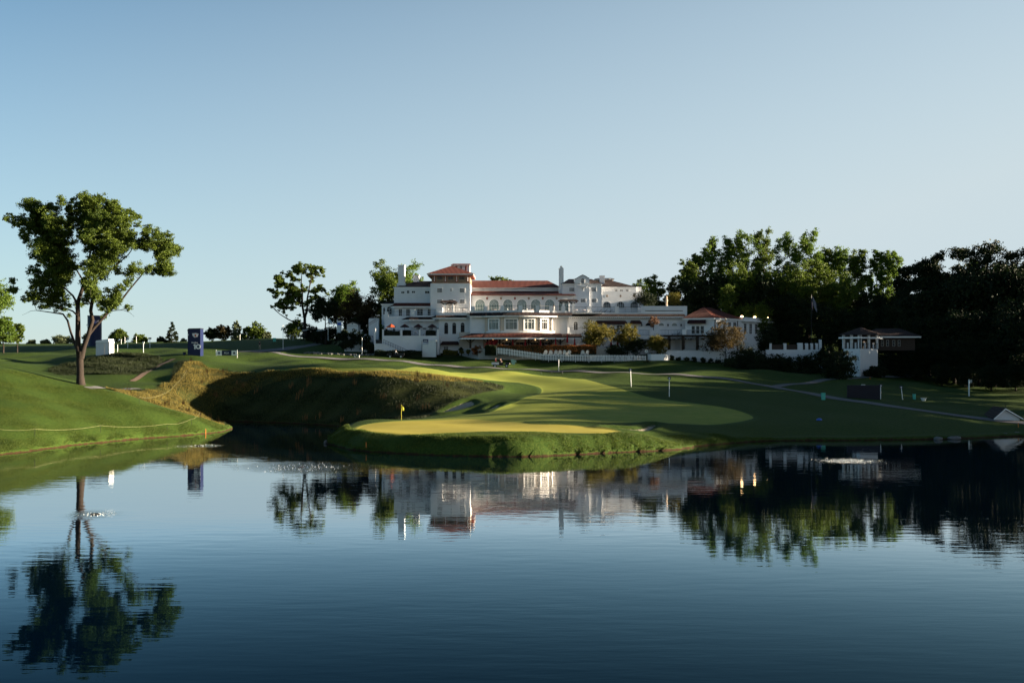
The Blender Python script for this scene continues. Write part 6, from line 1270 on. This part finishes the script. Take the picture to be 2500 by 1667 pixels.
p = hit(770, 832); s = F / p.y; x, y, z = p; t = thing('notice_board', p, 'white information board with a dark figure on the path edge', 'sign'); MB().box(x - 5.5 / s, x + 5.5 / s, y, y + .1, z + .15, z + 15 / s).build('panel', M['white'], t)
for a in (-5, 5): MB().bar((x + a / s, y + .12, z - .2), (x + a / s, y + .12, z + 14 / s), .05).build('leg', M['dark'], t)
MB().prism([(x, y - .001, z + 3 / s), (x + 3.6 / s, y - .001, z + 3.4 / s), (x + 4 / s, y - .001, z + 8 / s), (x + 1.5 / s, y - .001, z + 11 / s), (x + .4 / s, y - .001, z + 7 / s)], (0, -.02, 0)).build('figure', M['navy2'], t)
t, p, s, h = post_at(670, 825, 835, 'teal display board on the left slope', .08, 'dark', 'display_board', 'sign', head=(7, 9, 'mint'))
t, p, s, h = post_at(730, 801, 829, 'round white sign on a post before the oak', .1, 'dark', 'round_sign', 'sign'); MB().tube([(p.x, p.y - .04, p.z + h), (p.x, p.y + .04, p.z + h)], .28, 14).build('disc', M['white'], t)
t, p, s, h = post_at(1578, 857, 878, 'round white clock on a post at the end of the picket fence', .14, 'dark', 'post_clock', 'clock'); MB().tube([(p.x, p.y - .08, p.z + h), (p.x, p.y + .08, p.z + h)], .40, 20).build('face', M['white'], t); MB().tube([(p.x, p.y - .04, p.z + h), (p.x, p.y + .06, p.z + h)], .46, 20).build('rim', M['dark'], t)
mb = MB(); mb.bar((p.x, p.y - .1, p.z + h), (p.x, p.y - .1, p.z + h + .26), .03, .02); mb.bar((p.x, p.y - .12, p.z + h), (p.x + .17, p.y - .12, p.z + h + .05), .035, .02); mb.build('hands', M['dark'], t)
for px, w, lb in ((784, 20, 'flat pale canopy parasol behind the information board'), (744, 14, 'second, dimmer flat canopy left of the information board')):
    D = 256; x = XP(px, D); zg = gz(x, D); t = thing('market_parasol', Vector((x, D, zg)), lb, 'parasol', 'flat canopies near the oak'); zt_ = ZP(807, D); MB().tube([(x, D, zg), (x, D, zt_)], .05).build('pole', M['dark'], t); MB().prism([(x - w / 2 * D / F, D - .9, zt_ - .12), (x + w / 2 * D / F, D - .9, zt_ + .06), (x + w / 2 * D / F, D + .9, zt_ + .2), (x - w / 2 * D / F, D + .9, zt_ + .02)], (0, 0, .07)).build('canopy', M['canvas'], t)
# people
def person(p, hgt, label, shirt, trousers, seated=False, hair=(.03, .02, .015), arm=0, face=0):
    x, y, z = p; k_ = hgt / 1.75; me = bpy.data.meshes.new('person'); J = {}
    if seated: J = dict(pel=(0, 0, .5), ch=(0, .02, .95), nk=(0, .02, 1.12), hd=(0, 0, 1.3), kl=(-.1, -.42, .5), kr=(.1, -.42, .5), fl=(-.1, -.45, .06), fr=(.1, -.45, .06), sl=(-.2, .02, 1.02), sr=(.2, .02, 1.02), el=(-.26, -.1, .78), er=(.26, -.1, .78), hl=(-.2, -.34, .78), hr=(.2, -.34, .78))
    else: J = dict(pel=(0, 0, .95), ch=(0, 0, 1.28), nk=(0, 0, 1.47), hd=(0, -.02, 1.66), kl=(-.11, -.06, .5), kr=(.12, .04, .5), fl=(-.12, .02, .05), fr=(.14, .1, .05), sl=(-.19, 0, 1.4), sr=(.19, 0, 1.4), el=(-.25, .02, 1.12), er=(.25, .02, 1.12), hl=(-.24, -.14 - arm, .9 + arm), hr=(.24, -.1, .88))
    names = list(J); ix = {n_: i for i, n_ in enumerate(names)}; E_ = [('pel', 'ch'), ('ch', 'nk'), ('nk', 'hd'), ('pel', 'kl'), ('pel', 'kr'), ('kl', 'fl'), ('kr', 'fr'), ('ch', 'sl'), ('ch', 'sr'), ('sl', 'el'), ('sr', 'er'), ('el', 'hl'), ('er', 'hr')]
    me.from_pydata([Vector(J[n_]) * k_ for n_ in names], [(ix[a], ix[b]) for a, b in E_], []); o = bpy.data.objects.new('tmp', me); COL.objects.link(o); md = o.modifiers.new('s', 'SKIN'); o.modifiers.new('u', 'SUBSURF').levels = 1
    rad = dict(pel=.15, ch=.17, nk=.06, hd=.11, kl=.075, kr=.075, fl=.05, fr=.05, sl=.075, sr=.075, el=.05, er=.05, hl=.04, hr=.04)
    for n_ in names: v = me.skin_vertices[0].data[ix[n_]]; v.radius = (rad[n_] * k_, rad[n_] * k_ * .8); v.use_root = n_ == 'pel'
    dg = bpy.context.evaluated_depsgraph_get(); m2 = bpy.data.meshes.new_from_object(o.evaluated_get(dg)); bpy.data.objects.remove(o)
    for m_ in (M['skin'], shirt, trousers): m2.materials.append(m_)
    wz, tz = (.52, 1.1) if seated else (.93, 1.45)
    for f in m2.polygons:
        c = f.center / k_; f.material_index = 2 if (c.z < wz and abs(c.x) < .2) or (seated and c.y < -.2 and c.z < .62) else (1 if c.z < tz and not (abs(c.x) > .2 and c.z < (1.15 if not seated else .85)) else 0)
        f.use_smooth = True
    b = bpy.data.objects.new('person', m2); COL.objects.link(b); b.location = p; tag(b, label, 'person'); b.rotation_euler = (0, 0, face)
    hm = MB().ball(Vector((0, .015, (1.33 if seated else 1.70))) * k_, (.115 * k_, .12 * k_, .09 * k_), 10, 6); me3 = nmesh('hair', hm.v, hm.f, mat('hair', hair, .8, .1), True); h_ = bpy.data.objects.new('hair', me3); COL.objects.link(h_); h_.parent = b; return b
cl_w = mat('white_shirt', (.5, .5, .5), .8, .05); cl_n = mat('navy_shirt', (.02, .03, .06), .8, .05); cl_k = mat('khaki_trousers', (.30, .25, .18), .8, .05); cl_d = mat('dark_clothes', (.02, .02, .022), .8, .05); cl_r = mat('maroon_shirt', (.16, .02, .03), .8, .05)
for px, bot, lb, a, b, ar in ((634,853,'person in dark top and pale trousers standing by the path behind the banner',cl_d,cl_k,.1),(709,832,'person in white shirt swinging or bending near the oak',cl_w,cl_k,.3),(716,832,'person in pale clothes standing right of the one in a white shirt',cl_k,cl_w,0)):
    person(hit(px, bot), 1.75, lb, a, b, arm=ar)
for px, z_, lb, a, b in ((943,TZ,'person in dark clothes at the left end of the lower terrace',cl_d,cl_d),(962,TZ,'taller person in black beside the orange-red parasol',cl_d,cl_d)): person(Vector((XP(px, 238), 238, z_)), 1.8, lb, a, b)
for px, lb, a, b in ((1352,'person in a white top standing at the upper terrace railing',cl_w,cl_w),): person(Vector((XP(px, 240.5), 240.5, UZ)), 1.75, lb, a, b, arm=.2)
# utility cart with three riders, second cart
def cart(px, bot, label, body, bed=True, flip=1):
    p = hit(px, bot); x, y, z = p; t = thing('utility_cart', p, label, 'utility cart'); 
    def X_(v): return x + v * flip
    def bx(a, b, c, d, e, f, nm, m_): MB().box(min(X_(a), X_(b)), max(X_(a), X_(b)), y + c, y + d, z + e, z + f).build(nm, M[m_], t)
    bx(-1.5, 1.4, .1, 1.4, .35, .55, 'chassis', body); bx(-1.7, -.3, .05, 1.45, .56, .98, 'bed', 'canvas' if bed else 'dark'); bx(-.28, .35, .1, 1.4, .56, .85, 'seat', 'black'); bx(-.28, -.14, .1, 1.4, .853, 1.25, 'backrest', 'black')
    MB().prism([(X_(.9), y + .1, z + .56), (X_(1.75), y + .1, z + .56), (X_(1.7), y + .1, z + .85), (X_(1.05), y + .1, z + 1.05), (X_(.9), y + .1, z + 1.0)], (0, 1.3, 0)).build('hood', M['dark'], t); MB().bar((X_(.95), y + .45, z + 1.0), (X_(.6), y + .45, z + 1.15), .04).build('steering_wheel', M['rubber'], t)
    for a in (-1.05, 1.15):
        for b in (.02, 1.48): w_ = MB().tube([(X_(a), y + b - .12, z + .3), (X_(a), y + b + .12, z + .3)], .32, 16).build('wheel', M['rubber'], t); MB().tube([(X_(a), y + b - .13, z + .3), (X_(a), y + b + .13, z + .3)], .16, 12).build('rim', M['canvas'], w_)
    for b in (.3, 1.2): MB().ball((X_(1.74), y + b, z + .72), .09, 8, 5).build('headlight', M['pinkcloth'], t)
    return p
p = cart(1222, 897, 'dark utility cart with a pale bed and riders on the cart path', 'dark')
for dx, dy, lb, a in ((.0,.35,'person in dark cap driving the utility cart',cl_d),(.05,1.0,'passenger in dark clothes beside the cart driver',cl_n),(-.95,.7,'person in maroon sitting in the bed of the utility cart',cl_r)):
    person(p + Vector((dx, dy, .38 if dx > -.5 else .5)), 1.7, lb, a, cl_d, True, face=R(90))
p = cart(966, 874, 'dark golf cart parked at the foot of the outer stair', 'black', False, -1); person(p + Vector((0, .4, .38)), 1.7, 'person in white sitting in the golf cart by the stair', cl_w, cl_d, True, face=R(-90))
# bins, tub, bag, bench, speaker, screen
def bin_(px, bot, w, h, label, m_='mint'):
    p = hit(px, bot); s = F / p.y; x, y, z = p; t = thing('litter_bin', p, label, 'bin', 'mint green bins'); a, hh = w / s / 2, h / s
    MB().hexa([(x - a * .85, y, z - .1), (x + a * .85, y, z - .1), (x + a * .85, y + a * 1.6, z - .1), (x - a * .85, y + a * 1.6, z - .1)], [(x - a, y, z + hh), (x + a, y, z + hh), (x + a, y + a * 2, z + hh), (x - a, y + a * 2, z + hh)]).build('body', M[m_], t); MB().box(x - a * 1.06, x + a * 1.06, y - .03, y + a * 2.05, z + hh + .003, z + hh + .07).build('lid', M[m_], t)
bin_(2011, 976, 9, 16, 'mint green bin at the fork of the paths'); bin_(2233, 975, 6, 12, 'smaller mint green bin beside the white tub')
p = hit(2255, 978); x, y, z = p; t = thing('tub', p, 'low white tub with a flared rim next to the small mint bin', 'tub'); MB().lathe((x, y, z - .05), [(.28, 0), (.34, .3), (.45, .42), (.47, .46), (.3, .45)], 14).build('basin', M['white'], t); MB().lathe((x, y, z - .05), [(.31, .1), (.33, .16)], 14).build('band', M['stone'], t)
p = hit(1254, 890); x, y, z = p; t = thing('water_cooler_stand', p, 'leaning sage green panel stand right of the utility cart', 'stand'); MB().prism([(x - .35, y, z), (x + .3, y, z), (x + .1, y, z + 1.0), (x - .6, y, z + 1.05)], (0, .06, 0)).build('panel', M['sage'], t); MB().prism([(x - .05, y + .5, z + .4), (x + .55, y + .5, z + .4), (x + .5, y + .5, z + .9), (x - .0, y + .5, z + .9)], (0, .2, 0)).build('box', M['sage'], t)
for a in (0, .5): MB().bar((x + a, y + .6, z - .1), (x + a, y + .6, z + .41), .05).build('leg', M['dark'], t)
p = hit(871, 873); x, y, z = p; s = F / p.y; t = thing('bench', p, 'small white frame bench on the grass left of the clubhouse', 'bench'); MB().box(x - .55, x + .55, y, y + .4, z + .42, z + .5).build('seat', M['white'], t)
for a in (-.5, .42): MB().box(x + a, x + a + .08, y, y + .4, z - .1, z + .417).build('leg', M['white'], t)
MB().box(x - .42, x + .42, y + .15, y + .22, z + .12, z + .18).build('stretcher', M['white'], t)
p = hit(2000, 1026); x, y, z = p; t = thing('tee_marker', p, 'small blue domed object lying on the shaded lawn', 'dome'); MB().lathe((x, y, z - .02), [(.36, 0), (.36, .08), (.3, .2), (.16, .28), (.02, .3)], 14).build('dome', M['blue'], t); MB().lathe((x, y, z - .03), [(.42, 0), (.42, .05)], 14).build('base', M['dark'], t)
p = hit(2109, 973); s = F / p.y; x, y, z = p; t = thing('screen_wall', p, 'large dark navy screen panel on the shaded lawn', 'screen'); MB().box(x - 40 / s, x + 40 / s, y, y + .3, z - .2, z + 33 / s).build('panel', M['navy2'], t)
for a in (-38, 0, 38): MB().bar((x + a / s, y + .4, z - .2), (x + a / s, y + .4, z + 33 / s), .1).build('post', M['dark'], t)
MB().box(x - 4 / s, x + 4 / s, y + .1, y + .5, z + 33 / s + .003, z + 34.4 / s).build('lamp_housing', M['canvas'], t)
# parked cars glimpsed among the trees at the far right
def car(px, py, D, label, m_):
    x, y, z = W(px, py, D); t = thing('parked_car', Vector((x, y, z)), label, 'car', 'cars among the dark trees at the right edge')
    MB().prism([(x - 2.1, y, z + .3), (x + 2.1, y, z + .3), (x + 2.15, y, z + .75), (x + 1.3, y, z + .9), (x - 2.0, y, z + .95)], (0, 1.7, 0)).build('body', M[m_], t); MB().prism([(x - 1.7, y + .1, z + .953), (x + 1.1, y + .1, z + .903), (x + .5, y + .1, z + 1.4), (x - 1.2, y + .1, z + 1.42)], (0, 1.5, 0)).build('cabin', M['glass'], t); MB().box(x - 1.15, x + .45, y + .15, y + 1.55, z + 1.42, z + 1.47).build('roof', M[m_], t)
    for a in (-1.3, 1.3):
        for b in (0, 1.7): w_ = MB().tube([(x + a, y + b - .1, z + .32), (x + a, y + b + .1, z + .32)], .32, 14).build('wheel', M['rubber'], t); MB().tube([(x + a, y + b - .11, z + .32), (x + a, y + b + .11, z + .32)], .18, 10).build('rim', M['canvas'], w_)
car(2463, 868, 221, 'white parked car mostly hidden in the dark trees', 'white'); car(2500, 862, 220, 'white parked vehicle cut by the right edge, in the dark trees', 'canvas')
# stones on the far shore
for i, (px, py, w_) in enumerate(((2290,1073,22),(2330,1072,34),(2480,1061,30),(2455,1064,14),(2495,1051,16),(795,1082,8))):
    x, y = WW(px, py)[:2]; s = F / y; o = MB().ball((x, y, .12), (w_ / s / 2, .5, .22), 10, 6); 
    for v in o.v: v += Vector(rg2.normal(size=3)) * .035
    tag(o.build('shore_rock', M['stone'], None, True), 'flat grey rock at the waterline, %s' % ['left one near the shaded lawn', 'longest one near the shaded lawn', 'large one near the right edge', 'small one beside the right-edge rock', 'upper one by the path at the right edge', 'tiny one at the left nose of the green'][i], 'rock', 'rocks along the shore')
t = MB(); 
for i in range(130):
    px = rg2.uniform(745, 930); py = rg2.uniform(861, 868) + (px - 745) * .012; x, y = XP(px, 236 + rg2.uniform(-1, 1)), 235.5 + rg2.uniform(-1.2, 1.2); z = gz(x, y); t.ball((x, y, z + .1), (rg2.uniform(.15, .3), .2, rg2.uniform(.12, .28)), 6, 4)
tag(t.build('rock_bed', M['stone'], None), 'loose bed of small grey stones along the path left of the clubhouse', 'rocks', kind='stuff')
# ropes
def rope(pts, label, sag=.25, post=True):
    P = [hit(a, b) for a, b in pts]; t = thing('rope_line', P[0], label, 'rope', 'spectator ropes'); mb = MB()
    for a, b in zip(P[:-1], P[1:]):
        L_ = [a.lerp(b, i / 10) + UP * (.8 - sag * 4 * (i / 10) * (1 - i / 10)) for i in range(11)]
        L_ = [Vector((q.x, q.y, max(q.z, gz(q.x, q.y) + .06))) for q in L_]; mb.tube(L_, .010, 4, False)
    mb.build('rope', M['rope'], t)
    for p in P: MB().bar(p - UP * .15, p + UP * .85, .03).build('stake', M['dark'], t)
rope([(-40, 1060), (85, 1066), (245, 1056), (408, 1051), (468, 1038), (488, 1022)], 'pale sagging rope line across the sunlit left bank')
rope([(340, 985), (395, 977), (430, 950), (456, 916)], 'pale rope line up the left side of the yellow rough')
# fountains: low spray and foam on the lake
def fountain(px, py, wpx, hpx_, n, label, m_):
    p = WW(px, py); s = F / p.y; rng = np.random.default_rng(int(px)); t = thing('water_jet', p, label, 'fountain', 'bubbling aerators in the lake'); P = []
    rx = wpx / s / 2; ry = rx * .9
    q = rng.normal(size=(n, 2)) * np.array([rx, ry]) * .42; r_ = np.hypot(q[:, 0] / rx, q[:, 1] / ry); z_ = np.abs(rng.normal(size=n)) * hpx_ / s * np.exp(-2 * r_) ; sz = .012 + .02 * rng.random(n)
    A_ = np.stack([q[:, 0], q[:, 1], z_ + .02], 1); a = rng.normal(size=(n, 3)); a /= np.linalg.norm(a, axis=1)[:, None]; u = np.cross(a, [0.2, .3, 1]); u /= np.linalg.norm(u, axis=1)[:, None]; v = np.cross(a, u)
    T_ = np.stack([A_ + a * sz[:, None], A_ + u * sz[:, None], A_ + v * sz[:, None], A_ - a * sz[:, None]], 1).reshape(-1, 3); b = np.arange(n)[:, None] * 4; Fq = np.concatenate([b + [0, 1, 2], b + [1, 3, 2], b + [0, 3, 1], b + [0, 2, 3]], 0)
    o = bpy.data.objects.new('spray', fast_mesh('spray', T_, Fq, M[m_], False)); COL.objects.link(o); o.parent = t
    MB().lathe((p.x, p.y, -.1), [(.3, 0), (.35, .1), (.2, .16)], 10).build('float', M['rubber'], t)
M['foam'] = mat('water_foam', (.6, .65, .68), .3, .05, spec=.5)
fountain(232, 1255, 60, 1.0, 110, 'small bubbling jet with a splash below the reflection of the tall tree', 'foam'); fountain(735, 1140, 240, .6, 130, 'wide soft patch of spray in the middle of the lake', 'foam'); fountain(2072, 1125, 150, 1.6, 1000, 'bright white splash on the dark water at the right', 'foam'); fountain(485, 1088, 110, .6, 80, 'small pale ripple patch near the left bank', 'foam')
# long grass
def grass(name, label, poly, n, h, w, m_, lean=.3, dens=None, zmin=.25):
    rng = np.random.default_rng(n); lo = np.min(poly, 0); hi = np.max(poly, 0); P = np.zeros((0, 2))
    while len(P) < n:
        q = lo + rng.random((n * 2, 2)) * (hi - lo); P = np.vstack([P, q[sdist(poly, q[:, 0], q[:, 1]) > -.2]])
    P = P[:n]; Z = ground_z(P[:, 0], P[:, 1]); ok = Z > zmin; P = P[ok]; Z = Z[ok]; n = len(P)
    B = np.stack([P[:, 0], P[:, 1], Z - .03], 1); hh = h * (.5 + .8 * rng.random(n)) * (.7 + .5 * np.sin(P[:, 0] * .7) * np.sin(P[:, 1] * .9)); a = rng.random(n) * 6.28; d = np.stack([np.cos(a), np.sin(a), np.zeros(n)], 1) * (w * (.6 + .8 * rng.random(n)))[:, None]
    T_ = B + np.stack([rng.normal(size=n) * lean * hh - .1 * hh, rng.normal(size=n) * lean * hh, hh], 1)
    VV = np.stack([B - d, B + d, T_], 1).reshape(-1, 3); o = bpy.data.objects.new(name, fast_mesh(name, VV, np.arange(3 * n).reshape(-1, 3), LM[m_], False)); COL.objects.link(o); return tag(o, label, 'grass', kind='stuff')
LM['straw'] = leaf_mat('straw_grass', (.05, .05, .012), (.24, .18, .04), .3); LM['turf'] = leaf_mat('turf_blades', (.018, .038, .006), (.082, .112, .019), .35); LM['seed'] = leaf_mat('reddish_seed_heads', (.09, .05, .02), (.24, .12, .045), .3); LM['mound_shadeg'] = leaf_mat('mound_and_shaded_grass', (.004, .009, .002), (.017, .024, .005), .12)
GOLD = np.array([p for p in ROUGH]); 
def keep(poly, f): return poly
grass('tall_grass', 'long grass on the rough bank with its shade in the dark olive colour', ROUGH, 90000, .30, .028, 'mound_shadeg')  # the bank's own shade is put into this dark grass colour
gold = chaikin(pts_hit([(468,882),(505,902),(713,904),(900,909),(1119,925),(1200,935),(1060,938),(900,920),(760,915),(640,935),(560,975),(500,1000)]) + [(XP(520, 160), 160), (XP(500, 150), 150), (XP(560, 153), 153), (XP(480, 146), 146), (XP(400, 145.5), 145.5), (XP(330, 147), 147), (XP(240, 152), 152)] + pts_hit([(330,957),(400,945)]), 1)  # golden zone outlined along the sunlit part of the bank
grass('tall_grass', 'golden fescue on the upper left of the rough bank, sunlit tone in its colour', gold, 52000, .36, .03, 'straw')
grass('tall_grass', 'dark olive long grass on the left mound', MOUND, 24000, .38, .035, 'mound_shadeg')
seeds = np.array(ROUGH); rngs = np.random.default_rng(6); lo, hi = seeds.min(0), seeds.max(0); mb = MB(); c_ = 0
while c_ < 42:
    q = lo + rngs.random(2) * (hi - lo)
    if float(sdist(seeds, np.array([q[0]]), np.array([q[1]]))[0]) < .5: continue
    c_ += 1
    for _ in range(9): x, y = q + rngs.normal(size=2) * .22; z = gz(x, y); hh = rngs.uniform(.7, 1.15); mb.add([(x - .035, y, z + hh * .45), (x + .035, y, z + hh * .45), (x + rngs.normal() * .08 + .03, y, z + hh), (x - .01, y, z)], [(0, 1, 2), (1, 0, 3)])
tag(mb.build('seed_heads', LM['seed']), 'reddish seed heads scattered through the rough bank', 'grass', kind='stuff')
bank = chaikin(pts_hit([(860,1050),(930,1066),(1000,1062),(1100,1058),(1200,1054),(1350,1057),(1430,1059),(1500,1061),(1560,1058),(1640,1064),(1800,1062)]) + [tuple(WW(a, b)[:2]) for a, b in ((1913,1075),(1780,1082),(1700,1092),(1625,1100),(1520,1105),(1400,1110),(1290,1112),(1150,1111),(1000,1107),(920,1104),(850,1098),(812,1089),(797,1078),(800,1068),(835,1056))], 1)
grass('bank_grass', 'thick short grass on the bank of the green', bank, 60000, .16, .03, 'turf', .4)
hill = chaikin(pts_hit([(0,902),(100,917),(197,940),(300,968),(400,1000),(500,1028),(545,1040)]) + [tuple(WW(a, b)[:2]) for a, b in ((560,1052),(540,1057),(450,1064),(300,1076),(150,1092),(60,1104),(0,1113),(-40,1117))] + [(XP(-60, 118), 118), (XP(-60, 140), 140)], 1)
grass('mown_grass', 'thick green turf of the sunlit left bank', hill, 170000, .10, .03, 'turf', .5)
lb_ = chaikin(pts_hit([(0,1085),(150,1070),(300,1055),(450,1043),(540,1034),(556,1040)]) + [tuple(WW(a, b)[:2]) for a, b in ((566,1050),(540,1057),(450,1064),(300,1076),(150,1092),(60,1104),(0,1113),(-40,1117))] + [(XP(-60, 118), 118)], 1)
grass('bank_grass', 'thick short grass along the water edge of the left bank', lb_, 26000, .15, .03, 'turf', .4)
